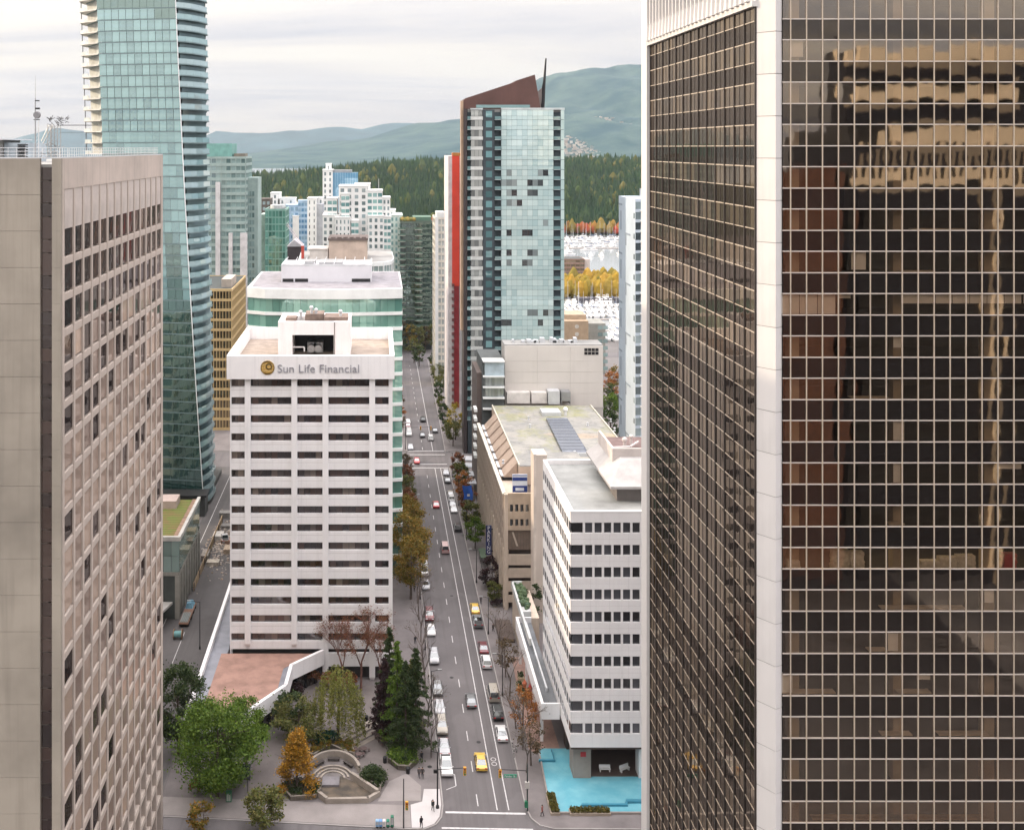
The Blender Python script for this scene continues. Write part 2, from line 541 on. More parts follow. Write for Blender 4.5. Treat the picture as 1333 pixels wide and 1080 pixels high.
# bicycle symbol on the lane: two wheels and a frame
b = MB()
for cyy in (174.6, 175.9):
    for i in range(12):
        a0, a1 = 2 * math.pi * i / 12, 2 * math.pi * (i + 1) / 12
        q = lambda r, a: (19.12 + r * math.cos(a), cyy + 1.2 * r * math.sin(a), 0.027)
        b.add([q(0.34, a0), q(0.46, a0), q(0.46, a1), q(0.34, a1)], [(0, 1, 2, 3)])
struct(b.obj('bicycle_symbol', line_w))
# left-hand street: crossing stripes, edge lines
for i in range(9):
    yy = 322 + i * 2.6
    mark([(-43.5, yy), (-34.4, yy), (-34.4, yy + 0.7), (-43.5, yy + 0.7)], 'crossing_stripe', 0.03)
longline(-44.6, 176, 330, 0.14, 0.03, 'edge_line')
longline(-39.6, 176, 222, 0.12, 0.03, 'edge_line')

# manhole covers
for x, yy in ((8.6, 173.6), (17.2, 181), (14.2, 203), (16.8, 240)):
    b = MB(); b.tube((x, yy, 0.02 if x > 10 else 0.12), (x, yy, 0.034 if x > 10 else 0.134), 0.38, n=14)
    struct(b.obj('manhole_cover', dark_metal))

# ------------------------------------------------------------------ mountains
def ridge(name, prof, Y0, Yr, Y1, mat, seed, amp):
    """a mountain range: foot at Y0, crest near Yr following the photographed skyline, falling to Y1"""
    r2 = np.random.default_rng(seed)
    px = np.array([p[0] for p in prof], float); py = np.array([p[1] for p in prof], float)
    nx, ny = 240, 46
    cols = np.linspace(px[0], px[-1], nx)
    xs = (cols - 490) * Yr / F
    crest = 100 - (np.interp(cols, px, py) - 192) * Yr / F
    ph = r2.uniform(0, 6.28, 12); fr = np.array([0.0011, 0.0019, 0.0031, 0.0052, 0.0083, 0.013]); 
    v = []
    for j in range(ny):
        t = j / (ny - 1)
        Y = Y0 + (Y1 - Y0) * t
        s = (Y - Y0) / (Yr - Y0)
        h = np.where(s < 1, s ** 0.85 * (1 - 0.12 * np.sin(s * 3.14)), np.maximum(0, 1 - (s - 1) * 1.3)) if Y <= Yr else np.full(nx, max(0.0, 1 - (s - 1) * 1.3))
        gul = sum(np.sin(xs * f_ * 1.6 + ph[i] + Y * f_ * (0.7 if i % 2 else -0.9)) / (1 + i * 0.8) for i, f_ in enumerate(fr))
        gul2 = sum(np.sin(xs * f_ * 3.7 + ph[6 + i] + Y * f_ * 2.1) / (1 + i) for i, f_ in enumerate(fr))
        z = crest * h + (gul * amp + gul2 * amp * 0.4) * min(1, s * 3) * (0.2 + 0.8 * max(0, 1 - abs(s - 0.6) * 1.4)) * np.clip(crest / crest.max(), .25, 1)
        z = np.maximum(z, -1.0) if j else np.full(nx, -1.0)
        for i in range(nx):
            v.append((xs[i], Y, float(z[i])))
    f = [(j * nx + i, j * nx + i + 1, (j + 1) * nx + i + 1, (j + 1) * nx + i) for j in range(ny - 1) for i in range(nx - 1)]
    b = MB(); b.add(v, f)
    return struct(b.obj(name, mat, smooth=True))
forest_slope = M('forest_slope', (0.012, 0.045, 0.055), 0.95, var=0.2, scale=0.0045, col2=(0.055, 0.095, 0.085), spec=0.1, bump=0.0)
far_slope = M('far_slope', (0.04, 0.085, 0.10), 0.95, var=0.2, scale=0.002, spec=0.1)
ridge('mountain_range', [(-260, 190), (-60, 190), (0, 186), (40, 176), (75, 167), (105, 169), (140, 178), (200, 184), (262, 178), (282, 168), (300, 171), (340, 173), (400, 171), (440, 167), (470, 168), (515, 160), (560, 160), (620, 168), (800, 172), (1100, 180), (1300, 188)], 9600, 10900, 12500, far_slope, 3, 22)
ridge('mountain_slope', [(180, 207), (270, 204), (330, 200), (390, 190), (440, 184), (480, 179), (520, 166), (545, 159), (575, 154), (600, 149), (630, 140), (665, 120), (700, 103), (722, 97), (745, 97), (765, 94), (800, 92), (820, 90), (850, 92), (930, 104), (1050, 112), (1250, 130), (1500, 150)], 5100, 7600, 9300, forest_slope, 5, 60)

# pale hillside suburbs: far too small and many to count
b = MB()
for i in range(1000):
    px = 735 + 420 * rng.random(); t = rng.random() ** 1.3
    Y = 5200 + 1150 * t
    if rng.random() < 0.35 and px > 800:
        px = 735 + 60 * rng.random()
    s = (Y - 5100) / 2500
    X = gx(px, Y); 
    crest = 100 - (96 - 192) * 7600 / F
    z = crest * (s ** 0.85) * (1 - 0.12 * math.sin(s * 3.14)) * 0.93 - 4
    w = rng.uniform(7, 20)
    b.box(X - w * .55, X + w * .55, Y - 6, Y + 6, z - 10, z + rng.uniform(3, 8))
o = b.obj('hillside_houses', M('hillside_house', (0.6, 0.55, 0.5), 0.9, island=[(0.55, 0.50, 0.45), (0.3, 0.25, 0.21), (0.42, 0.4, 0.37), (0.12, 0.13, 0.10)], var=0), kind='stuff')
o['label'] = 'pale scatter of far suburb houses on the lower mountain slope'; o['category'] = 'houses'

# ------------------------------------------------------------------ the park wood across the inlet
def park_h(x, Y):
    u = np.clip((Y - 1225) / 620, 0, 1)
    top = np.interp(x, [-700, -330, -200, -60, 40, 200, 500, 900], [22, 26, 34, 48, 58, 62, 62, 58])
    d = np.clip((2750 - Y) / 500, 0, 1)
    return top * (u * u * (3 - 2 * u)) * d + 1.2 * np.clip((Y - 1215) / 12, 0, 1)
nx, ny = 60, 40
v = []
for j in range(ny):
    Y = 1205 + (2800 - 1205) * j / (ny - 1)
    for i in range(nx):
        x = -1400 + 3400 * i / (nx - 1)
        v.append((x, Y, float(park_h(x, Y)) + 0.4 if 0 < j < ny - 1 else -0.5))
b = MB(); b.add(v, [(j * nx + i, j * nx + i + 1, (j + 1) * nx + i + 1, (j + 1) * nx + i) for j in range(ny - 1) for i in range(nx - 1)])
struct(b.obj('hill', M('park_floor', (0.045, 0.055, 0.03), 0.95, var=0.2, scale=0.02), smooth=True))

def forest(name, n, xr, yr, hts, cols, hfun, seed, cone=True, dens=None):
    r = np.random.default_rng(seed)
    K = 6
    tiers = [(0.0, 0.55, 0.46), (0.32, 0.40, 0.74), (0.62, 0.22, 1.0)] if cone else None
    V = []; Fc = []; off = 0
    for _ in range(n):
        Y = r.uniform(*yr); 
        x = r.uniform((xr[0] - 490) * Y / F, (xr[1] - 490) * Y / F)
        h = r.uniform(*hts) * (1 if r.random() > .12 else 1.3); w = h * r.uniform(0.26, 0.40)
        z = float(hfun(x, Y))
        a0 = r.uniform(0, 6.28)
        if cone:
            for zb, wd, zt in tiers:
                a = a0 + np.arange(K) * 6.283 / K
                rr = w * wd * r.uniform(0.6, 1.25, K)
                zz = z + h * zb + h * r.uniform(-0.05, 0.07, K)
                V.extend(zip((x + rr * np.cos(a)).tolist(), (Y + rr * np.sin(a)).tolist(), zz.tolist()))
                V.append((x + r.uniform(-.3, .3), Y, z + h * zt))
                Fc.extend([(off + i, off + (i + 1) % K, off + K) for i in range(K)])
                off += K + 1
        else:
            rings = [(0.12, 0.35), (0.35, 0.55), (0.65, 0.5), (0.88, 0.25)]
            st = off
            for zb, wd in rings:
                a = a0 + np.arange(K) * 6.283 / K
                rr = w * 1.35 * wd * r.uniform(0.7, 1.25, K)
                V.extend(zip((x + rr * np.cos(a)).tolist(), (Y + rr * np.sin(a)).tolist(), (z + h * zb + h * r.uniform(-.05, .05, K)).tolist()))
            V.append((x, Y, z + h))
            for q in range(3):
                Fc.extend([(st + q * K + i, st + q * K + (i + 1) % K, st + (q + 1) * K + (i + 1) % K, st + (q + 1) * K + i) for i in range(K)])
            Fc.extend([(st + 3 * K + i, st + 3 * K + (i + 1) % K, st + 4 * K) for i in range(K)])
            off += 4 * K + 1
    b = MB(); b.v = V; b.f = Fc; b.m = [0] * len(Fc)
    return b.obj(name, cols, kind='stuff')
ever = M('park_evergreen', (0.03, 0.05, 0.03), 0.9, island=[(0.018, 0.045, 0.024), (0.034, 0.07, 0.032), (0.05, 0.085, 0.034), (0.026, 0.055, 0.032), (0.05, 0.08, 0.034)], var=0.08, scale=0.01, spec=0.1)
fall = M('park_autumn', (0.25, 0.12, 0.04), 0.9, island=[(0.30, 0.14, 0.03), (0.16, 0.14, 0.035), (0.36, 0.05, 0.03), (0.10, 0.11, 0.03), (0.34, 0.20, 0.05)], var=0.0, spec=0.1)
o = forest('forest', 13500, (250, 870), (1235, 2050), (12, 22), ever, park_h, 11)
o['label'] = 'dense dark evergreen forest covering the park across the water'; o['category'] = 'forest'
o = forest('treeline', 420, (560, 860), (1222, 1250), (8, 15), fall, park_h, 12, cone=False)
o['label'] = 'red and orange autumn trees along the far shore of the park'; o['category'] = 'treeline'
o = forest('mixed_woods', 320, (300, 870), (1250, 1900), (14, 22), M('park_mixed', (0.09, 0.09, 0.03), 0.9, island=[(0.045, 0.075, 0.025), (0.07, 0.09, 0.03), (0.11, 0.10, 0.03), (0.04, 0.07, 0.03)], var=0, spec=0.1), park_h, 13, cone=False)
o['label'] = 'yellowing broadleaf trees mixed through the park forest'; o['category'] = 'woods'
# ================================================================== BUILDINGS
# ------------------------------------------------------------------ dark bronze glass tower
T = thing('office_tower', 'tall dark bronze glass office tower with white stone corner piers', 'tower', (50, 115, 0))
TF = 95.0                                                     # front plane
frame_gold = M('bronze_mullion', (0.60, 0.51, 0.41), 0.4, 0.35, var=0.1, scale=0.3)
frame_grey = M('grey_transom', (0.62, 0.56, 0.51), 0.45, 0.3, var=0.08)
frame_dark = M('dark_mullion', (0.05, 0.04, 0.035), 0.5, 0.3, var=0.1)
vis = glass('bronze_vision_glass', None, (1.0, 0.86, 0.72), 0.28, see=(0.80, 0.70, 0.60), wob=0.002, wscale=0.7, edge=.15)
span = glass('bronze_spandrel_glass', (0.012, 0.010, 0.010), (1.0, 0.86, 0.72), 0.09, base2=(0.010, 0.008, 0.008), wob=0.002, wscale=0.7, edge=.15)
ux = [gx(1028.9 + 20.76 * i, TF) for i in range(-1, 25)]; ux[0] = gx(1018.5, TF)
xe = ux[-1]
p0, p1 = (ux[0], TF), (xe, TF)
us = [(ux[i] - ux[0] + 0.03, ux[i + 1] - ux[0] - 0.03) for i in range(len(ux) - 1)]
ST = 3.732
tops = [gz(52.1, TF) + ST - ST * k for k in range(31)]         # top of each storey's clear row
tops = [t for t in tops if t > 3]
vz = [(t - 1.895 + 0.025, t - 0.025) for t in tops]
sz = [(t - ST + 0.025, t - 1.895 - 0.025) for t in tops]
vis_seen = [z for z in vz if z[0] > gz(1090, TF) - 1]
# seen columns first, so that the largest panes are the ones built singly
seen = list(range(0, 16))
order = [us[i] for i in seen]
rows = [z for z in vz if z[1] < gz(-30, TF)]
panes(T, 'window_pane', p0, p1, order[:16], vz[:19], vis, limit=300, t=0.03, bulge=0.0025, tilt=0.003)
panes(T, 'spandrel_pane', p0, p1, order[:16], sz[:19], span, limit=300, t=0.03, bulge=0.0025, tilt=0.003)
panes(T, 'window_pane', p0, p1, order[:16], vz[19:], vis, limit=0, t=0.03)
panes(T, 'spandrel_pane', p0, p1, order[:16], sz[19:], span, limit=0, t=0.03)
panes(T, 'window_pane', p0, p1, us[16:], vz, vis, limit=0, t=0.03)
panes(T, 'spandrel_pane', p0, p1, us[16:], sz, span, limit=0, t=0.03)
zt = tops[0] + 0.4
bars(T, 'mullion', p0, p1, [(x - ux[0] - 0.05, x - ux[0] + 0.05) for x in ux[1:]], [(1.0, zt)], -0.05, 0.07, frame_gold)
bars(T, 'transom', p0, p1, [(0, xe - ux[0])], [(t - 0.045, t + 0.045) for t in tops] + [(t - 1.895 - 0.045, t - 1.895 + 0.045) for t in tops], -0.04, 0.055, frame_grey)
# floors, ceilings, columns and blinds behind the front glass
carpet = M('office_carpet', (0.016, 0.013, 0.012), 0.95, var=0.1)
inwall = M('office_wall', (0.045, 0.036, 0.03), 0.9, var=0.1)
cream = M('cream_column', (0.42, 0.34, 0.24), 0.8, var=0.08)
blindm = M('window_blind', (0.85, 0.82, 0.76), 0.9, var=0.06)
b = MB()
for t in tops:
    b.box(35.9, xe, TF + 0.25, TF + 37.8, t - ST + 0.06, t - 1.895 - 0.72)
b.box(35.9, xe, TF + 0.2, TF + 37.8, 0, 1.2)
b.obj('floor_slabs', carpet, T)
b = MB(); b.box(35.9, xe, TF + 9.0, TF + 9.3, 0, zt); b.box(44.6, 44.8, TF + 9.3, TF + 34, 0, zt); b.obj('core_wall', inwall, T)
for pxc in (1040, 1177, 1297, 1420, 1510):
    X = gx(pxc, TF)
    b = MB(); b.box(X - 0.45, X + 0.45, TF + 1.1, TF + 2.0, 0.5, zt); b.obj('interior_column', cream, T)
def rowz(py):                                                  # the storey whose clear row shows at photo row py
    z = gz(py, TF)
    return min(range(len(tops)), key=lambda i: abs(tops[i] - 0.95 - z))
def blind(py, pxa, pxb, drop=1.0, out=0.35):
    t = tops[rowz(py)]
    b = MB()
    X0, X1 = gx(pxa, TF), gx(pxb, TF)
    n = max(1, int((X1 - X0) / 1.41))
    w = (X1 - X0) / n
    for i in range(n):
        b.box(X0 + w * i + 0.03, X0 + w * (i + 1) - 0.03, TF + out, TF + out + 0.03, t - 1.85 * drop, t)
    b.obj('window_blind', blindm, T)
blind(396, 1019, 1090, 1.0); blind(396, 1092, 1110, 0.25); blind(396, 1175, 1333, 0.5); blind(396, 1335, 1420, 0.5)
blind(65, 1030, 1048, 0.8); blind(836, 1158, 1172, 1.0); blind(888, 1019, 1034, 1.0); blind(890, 1196, 1214, 0.35)
blind(616, 1165, 1175, 1.0); blind(450, 1165, 1176, 0.6); blind(612, 1300, 1333, 0.35); blind(560, 1165, 1180, 1.0); blind(340, 1110, 1130, 0.9); blind(780, 1284, 1297, 0.7)
# storage floor with lit ceiling strips and stacked paper
t = tops[rowz(726)]
b = MB()
for i in range(7):
    b.box(36.5 + i * 4, 38.6 + i * 4, TF + 3.4, TF + 3.75, t + 0.02, t + 0.05)
b.obj('ceiling_lamp', M('ceiling_lamp', (0.9, 0.8, 0.6), emit=((1.0, 0.80, 0.50), 22.0)), T)
paperm = M('paper_stack', (0.72, 0.66, 0.54), 0.9, var=0.15, scale=3.0)
for pxa, pxb, h in ((1030, 1046, 0.5), (1088, 1110, 1.5), (1112, 1130, 1.25), (1205, 1228, 0.55), (1229, 1252, 0.75), (1253, 1276, 0.95), (1314, 1330, 1.1)):
    b = MB(); X0, X1 = gx(pxa, TF), gx(pxb, TF)
    z = t - 1.895 - 0.72; hh = 0.72 + h
    k = int(hh / 0.16)
    for i in range(k):
        j = rng.uniform(-0.06, 0.06)
        b.box(X0 + j, X1 + j, TF + 0.7, TF + 1.3, z + i * 0.16, z + i * 0.16 + 0.15)
    o = b.obj('paper_stack', M('red_folder', (0.4, 0.03, 0.03)) if pxa == 1314 else paperm)
    tag(o, {1030: 'low paper pile at the tower corner on the lit storage floor', 1088: 'tallest paper pile on the lit storage floor of the dark tower', 1112: 'second tall paper pile on the lit storage floor', 1205: 'lowest of three neighbouring paper piles on lit storage floor', 1229: 'middle of three neighbouring paper piles on lit storage floor', 1253: 'highest of three neighbouring paper piles on lit storage floor', 1314: 'red folders stacked behind the dark tower glass'}[pxa], 'paper pile', 'piles on the storage floor')
# desks and window-sill ledges seen here and there
ledge = M('sill_ledge', (0.55, 0.46, 0.34), 0.8, var=0.1)
for py, pxa, pxb in ((506, 1110, 1160), (780, 1150, 1260), (890, 1019, 1090), (890, 1172, 1215), (945, 1150, 1190), (945, 1225, 1290), (665, 1160, 1180), (840, 1133, 1158), (1040, 1150, 1290), (283, 1190, 1260), (340, 1175, 1220), (1062, 1060, 1180)):
    t = tops[rowz(py)]
    b = MB(); b.box(gx(pxa, TF), gx(pxb, TF), TF + 0.3, TF + 1.0, t - 1.86, t - 1.78); b.obj('sill_ledge', ledge, T)
pier_stone = M('pier_stone', (0.64, 0.625, 0.615), 0.7, var=0.06, scale=0.12, streak=0.35, fine=0.08, rnd=0.05)
# white stone corner pier, one panel a storey
pier_poly = [(34.02, 96.35), (35.18, 94.75), (35.86, 95.12), (35.86, 96.35)]
me = MB().prism([(x - 35, y - 95.5) for x, y in pier_poly], -ST / 2 + 0.03, ST / 2 - 0.03).mesh('pier_panel', pier_stone)
for k in range(33):
    z = tops[0] + ST * 1.2 - ST * (k + 0.5)
    if z > ST / 2:
        put('pier_panel', me, T, (35, 95.5, z))
b = MB(); b.prism([(34.06, 96.3), (35.18, 94.82), (35.8, 95.16), (35.8, 96.3)], 0, tops[0] + ST * 1.2); b.obj('pier_core', M('pier_joint', (0.25, 0.24, 0.24), 0.9, var=0), T)
# street side: thirteen double bays between the piers
XL = 34.0
q0, q1 = (XL, 133.4), (XL, 96.4)
Ls = 37.0
hz = 112.6                                                     # underside of the cornice
us2 = cuts(Ls, 26, 0.05)
lz = [(t - 1.895 + 0.02, min(hz, t - 0.02)) for t in tops if t - 1.9 < hz - .3]
ls = [(t - ST + 0.02, t - 1.895 - 0.02) for t in tops]
gl1 = glass('bronze_side_glass', (0.028, 0.024, 0.022), (0.80, 0.66, 0.52), 0.16, base2=(0.10, 0.08, 0.06), island=True, wob=0.008, wscale=0.6, edge=.17)
gl2 = glass('bronze_side_spandrel', (0.02, 0.017, 0.016), (0.70, 0.58, 0.47), 0.10, wob=0.008, wscale=0.6, edge=.15)
panes(T, 'side_window_pane', q0, q1, us2, lz, gl1, limit=0, t=0.05)
panes(T, 'side_spandrel_pane', q0, q1, us2, ls, gl2, limit=0, t=0.05)
bars(T, 'side_mullion', q0, q1, [(Ls * i / 13 - 0.09, Ls * i / 13 + 0.09) for i in range(14)], [(1, hz)], -0.05, 0.10, frame_dark)
bars(T, 'side_mullion', q0, q1, [(Ls * (i + 0.5) / 13 - 0.04, Ls * (i + 0.5) / 13 + 0.04) for i in range(13)], [(1, hz)], -0.05, 0.03, frame_dark)
bars(T, 'side_transom', q0, q1, [(0, Ls)], [(t - 0.05, t + 0.05) for t in tops if t < hz] + [(t - 1.895 - 0.04, t - 1.895 + 0.04) for t in tops], -0.04, 0.035, frame_gold)
b = MB(); b.sbox(q0, q1, -0.3, Ls + 0.2, -0.2, 0.42, hz, hz + 0.5); b.sbox(q0, q1, -0.3, Ls + 0.2, -0.5, 0.1, hz + 0.5, 122); b.obj('cornice', pier_stone, T)
me = MB().prism([(-0.55, 0), (-0.35, -0.62), (0.35, -0.62), (0.55, 0)], -1.0, 1.0, [(-0.30, 0), (-0.12, -0.52), (0.12, -0.52), (0.30, 0)]).mesh('cornice_bracket', pier_stone)
me2 = MB().box(-0.14, 0.14, -0.55, 0, -4.2, 4.2).mesh('fin', pier_stone)
dx, dy, L_, a_ = seg(q0, q1)
me3 = MB().box(-0.72, 0.72, -0.02, 0.05, -3.6, 3.6).mesh('louvre_panel', M('louvre_panel', (0.30, 0.30, 0.32), 0.6))
for i in range(26):
    u = Ls * (i + 0.5) / 26
    if i % 1 == 0:
        put('cornice_bracket', me, T, (XL - 0.1, 133.4 - u, hz + 1.5), a_)
        put('fin', me2, T, (XL - 0.1, 133.4 - u, hz + 6.6), a_)
    put('louvre_panel', me3, T, (XL - 0.12, 133.4 - u - 0.71, hz + 6.2), a_)
b = MB(); b.box(33.55, 35.6, 133.5, 136.2, 0, 124); b.box(33.9, 35.6, 133.35, 133.5, 0, 124); b.obj('far_pier', pier_stone, T)
b = MB(); b.box(34.4, xe, TF + 37.9, TF + 38.4, 0, 118); b.box(xe + .06, xe + 0.5, TF + .1, TF + 38, 0, 118); b.box(34.4, xe, TF + 0.3, TF + 38, zt, zt + 0.6); b.obj('rear_wall', frame_dark, T)

# ------------------------------------------------------------------ concrete office block at the near left
Bc = thing('concrete_office_block', 'brown grey concrete office block with deep narrow side windows', 'office block', (-45, 130, 0))
x1 = gx(79.5, 107.0); y0, y1 = 107.0, 158.0                     # right-hand wall and its two ends
zt = 98.9
rec0, rec1 = gx(52, y0), gx(67.5, y0)
pan = [(gz(205 + 0, y0))]
# front wall in tall concrete lifts with open joints
b = MB(); b.box(-110, x1 - 1.4, y0 + 0.5, y1, 0, zt - 1.2); b.obj('core', M('concrete_joint', (0.18, 0.16, 0.14), 0.9, var=0), Bc)
zz = zt; hh = 3.62
kk = 0
while zz > 2:
    n = MB(); n.box(-62, rec0, y0, y0 + 0.48, max(0, zz - hh + 0.03), zz); n.obj('wall_panel', warm_conc, Bc)
    n = MB(); n.box(rec1, x1 - 0.02, y0, y0 + 0.48, max(0, zz - hh + 0.015), zz); n.obj('corner_panel', warm_conc, Bc)
    zz -= hh
n = MB(); n.box(-62, -61.6, y0 + .5, y1, 0, zt); n.obj('end_wall', warm_conc, Bc)
slotg = glass('brown_slot_glass', (0.045, 0.028, 0.024), (0.95, 0.85, 0.8), 0.10, base2=(0.012, 0.010, 0.012))
zz = zt - 0.9
while zz > 2:
    for a_, c_ in ((0, 1.25), (1.35, 3.52)):
        put('slot_window', pane_mesh(rec1 - rec0 - 0.02, c_ - a_, 0.05, slotg), Bc, ((rec0 + rec1) / 2, y0 + 0.42, zz - (a_ + c_) / 2))
    zz -= 3.62
# side wall: fourteen bays of slender piers, sloping sills and set-back windows
s0, s1 = (x1, y0), (x1, y1)
Lb = y1 - y0
nb = 14
m0 = 1.2
pitch = (Lb - 2 * m0) / nb
conc2 = M('side_concrete', (0.52, 0.445, 0.39), 0.85, var=0.12, scale=0.12, streak=0.5, fine=0.12)
b = MB(); b.sbox(s0, s1, 0.5, Lb, -0.9, 0, zt - 3.1, zt); b.sbox(s0, s1, 0.5, m0, -0.9, 0, 0, zt - 3.1); b.sbox(s0, s1, Lb - m0, Lb, -0.9, 0, 0, zt - 3.1); b.obj('side_wall', conc2, Bc)
bars(Bc, 'pier', s0, s1, [(m0 + pitch * i - 0.28, m0 + pitch * i + 0.28) for i in range(1, nb)], [(0.0, zt - 3.1)], -0.9, 0.04, conc2)
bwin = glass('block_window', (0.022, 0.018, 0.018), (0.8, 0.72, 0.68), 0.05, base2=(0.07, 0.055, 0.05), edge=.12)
bpale = glass('block_glow_window', (0.40, 0.31, 0.25), (0.9, 0.8, 0.72), 0.06, base2=(0.22, 0.17, 0.145), edge=.12)  # pale peach stands in for warm light thrown onto the lower windows
rw = random.Random(9)
# blank head panels
b0 = zt - 3.12
bars(Bc, 'head_panel', s0, s1, [(m0 + pitch * i + 0.30, m0 + pitch * (i + 1) - 0.30) for i in range(nb)], [(b0 - 4.0, b0)], -0.5, -0.06, M('head_panel', (0.52, 0.46, 0.42), 0.85, var=0.1, scale=0.3))
zz = b0 - 4.0
k = 0
sill_me = MB()
w = pitch - 0.58
sill_me.add([(-w / 2, -0.02, 0.10), (w / 2, -0.02, 0.10), (w / 2, 0.29, 0.14), (-w / 2, 0.29, 0.14), (-w / 2, -0.02, -0.62), (w / 2, -0.02, -0.62), (w / 2, 0.29, -0.62), (-w / 2, 0.29, -0.62)], [(0, 1, 2, 3), (4, 7, 6, 5), (0, 4, 5, 1), (1, 5, 6, 2), (2, 6, 7, 3), (3, 7, 4, 0)])
sill_me = sill_me.mesh('sill', conc2)
dx, dy, L_, a_ = seg(s0, s1)
nwin = 0
band = M('side_band', (0.54, 0.47, 0.41), 0.85, var=0.1, scale=0.2, streak=0.2)
while zz > 5:
    hw = 2.35
    for i in range(nb):
        u = m0 + pitch * (i + 0.5)
        if nwin < 300:
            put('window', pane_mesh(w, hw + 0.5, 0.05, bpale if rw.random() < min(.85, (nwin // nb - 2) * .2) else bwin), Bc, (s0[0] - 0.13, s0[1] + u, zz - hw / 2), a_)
        if nwin < 300:
            put('sill', sill_me, Bc, (s0[0] - 0.03, s0[1] + u, zz - hw - 0.62), a_)
        nwin += 1
    b = MB(); b.sbox(s0, s1, m0, Lb - m0, -0.85, -0.03, zz - 3.62, zz - hw - 0.5); b.obj('floor_band', band, Bc)
    zz -= 3.62
b = MB(); b.box(-62, x1 - 0.9, y0 + 0.4, y1 - .4, zt - 0.9, zt - 0.6); b.obj('roof', roof_grey, Bc)
b = MB(); b.box(-62, x1 - 0.02, y0 + .02, y0 + 0.35, zt, zt + 0.12); b.box(x1 - 0.4, x1 - 0.02, y0 + .35, y1, zt, zt + 0.12); b.obj('coping', pale_metal, Bc)
# roof rail, plant and lattice frame
b = MB()
for i in range(36):
    X = -61 + i * 0.86
    b.tube((X, y0 + 0.8, zt), (X, y0 + 0.8, zt + 1.05), 0.022, n=5)
for z in (0.35, 0.7, 1.05):
    b.tube((-61, y0 + 0.8, zt + z), (x1 - 0.6, y0 + 0.8, zt + z), 0.022, n=5)
for i in range(58):
    Y = y0 + 0.8 + i * 0.86
    b.tube((x1 - 0.6, Y, zt), (x1 - 0.6, Y, zt + 1.05), 0.022, n=5)
for z in (0.35, 0.7, 1.05):
    b.tube((x1 - 0.6, y0 + .8, zt + z), (x1 - 0.6, y1 - 0.6, zt + z), 0.022, n=5)
b.obj('guard_rail', pale_metal, Bc)
P_ = thing('rooftop_plant_room', 'low grey plant room with louvres on the concrete block roof', 'plant room', (-40, 128, zt))
n = MB(); n.box(-58, gx(12, 128), 124, 132, zt - .6, gz(182.5, 128)); n.obj('housing', M('plant_grey', (0.30, 0.30, 0.29), 0.8, streak=0.3), P_)
n = MB(); n.box(gx(13, 128), gx(40, 128), 126, 134, zt - .6, gz(186, 128)); n.obj('housing', M('plant_blue', (0.40, 0.47, 0.52), 0.6, streak=0.2), P_)
n = MB()
for i in range(6):
    n.box(gx(23, 125.8), gx(36, 125.8), 125.75, 125.95, zt - 0.1 + i * 0.28, zt + 0.06 + i * 0.28)
n.obj('louvre', dark_metal, P_)
n = MB(); n.box(-60, gx(28, 130), 123.4, 134, gz(182.5, 128), gz(181, 128)); n.obj('roof', pale_metal, P_)
A = thing('antenna_mast', 'slim whip antenna mast with dish cluster on concrete block roof', 'antenna', (gx(47, 120), 120, zt))
X = gx(46, 120)
n = MB(); n.tube((X, 120, zt), (X, 120, gz(128, 120)), 0.09, 0.06, n=6); n.tube((X, 120, gz(128, 120)), (X, 120, gz(98, 120)), 0.03, 0.015, n=5); n.obj('mast', grey_metal, A)
n = MB(); n.tube((X + 0.3, 119.7, gz(150, 120)), (X + 0.3, 119.4, gz(150, 120)), 0.42, 0.36, n=14); n.obj('dish', M('dish_grey', (0.22, 0.22, 0.23), 0.6), A)
n = MB(); n.box(X, X + 0.5, 119.9, 120.1, gz(142.6, 120), gz(140.4, 120)); n.box(X, X + 0.45, 119.9, 120.1, gz(132, 120), gz(130.6, 120)); n.tube((X - .2, 120, gz(156, 120)), (X + .5, 120, gz(156, 120)), 0.05, n=5); n.obj('aerial', dark_metal, A)
n = MB()
for dX in (0.0, 0.38):
    n.tube((X + dX, 120, zt), (X + dX, 120, gz(157, 120)), 0.05, n=5)
for i in range(8):
    z = zt + i * 0.42; n.tube((X, 120, z), (X + .38, 120, z + .42), 0.02, n=4)
n.obj('ladder', pale_metal, A)
A = thing('lattice_gantry', 'grey lattice gantry with aerials and a long boom on the roof', 'gantry', (gx(66, 122), 122, zt))
n = MB()
gxs = [gx(v_, 122) for v_ in (64, 69, 77)]
ztop = gz(163, 122)
for X in gxs:
    for Y in (121.4, 122.6):
        n.tube((X, Y, zt), (X, Y, ztop), 0.045, n=5)
for k in range(8):
    z = zt + (ztop - zt) * k / 8; z2 = zt + (ztop - zt) * (k + 1) / 8
    for Y in (121.4, 122.6):
        n.tube((gxs[0], Y, z), (gxs[1], Y, z2), 0.025, n=4); n.tube((gxs[1], Y, z), (gxs[2], Y, z2), 0.025, n=4)
        n.tube((gxs[0], Y, z), (gxs[2], Y, z), 0.025, n=4)
n.tube((gx(54, 122), 122, gz(184, 122)), (gxs[0], 122, ztop), 0.05, n=5); n.tube((gx(56, 122), 122, gz(187, 122)), (gxs[1], 122, ztop), 0.05, n=5)
n.obj('lattice', grey_metal, A)
n = MB(); n.tube((gx(78, 122), 122, gz(163.2, 122)), (gx(128, 122), 122, gz(163.2, 122)), 0.045, n=5); n.tube((gx(78, 122), 122, gz(172.5, 122)), (gx(125, 122), 122, gz(172.5, 122)), 0.02, n=4); n.obj('boom', dark_metal, A)
n = MB()
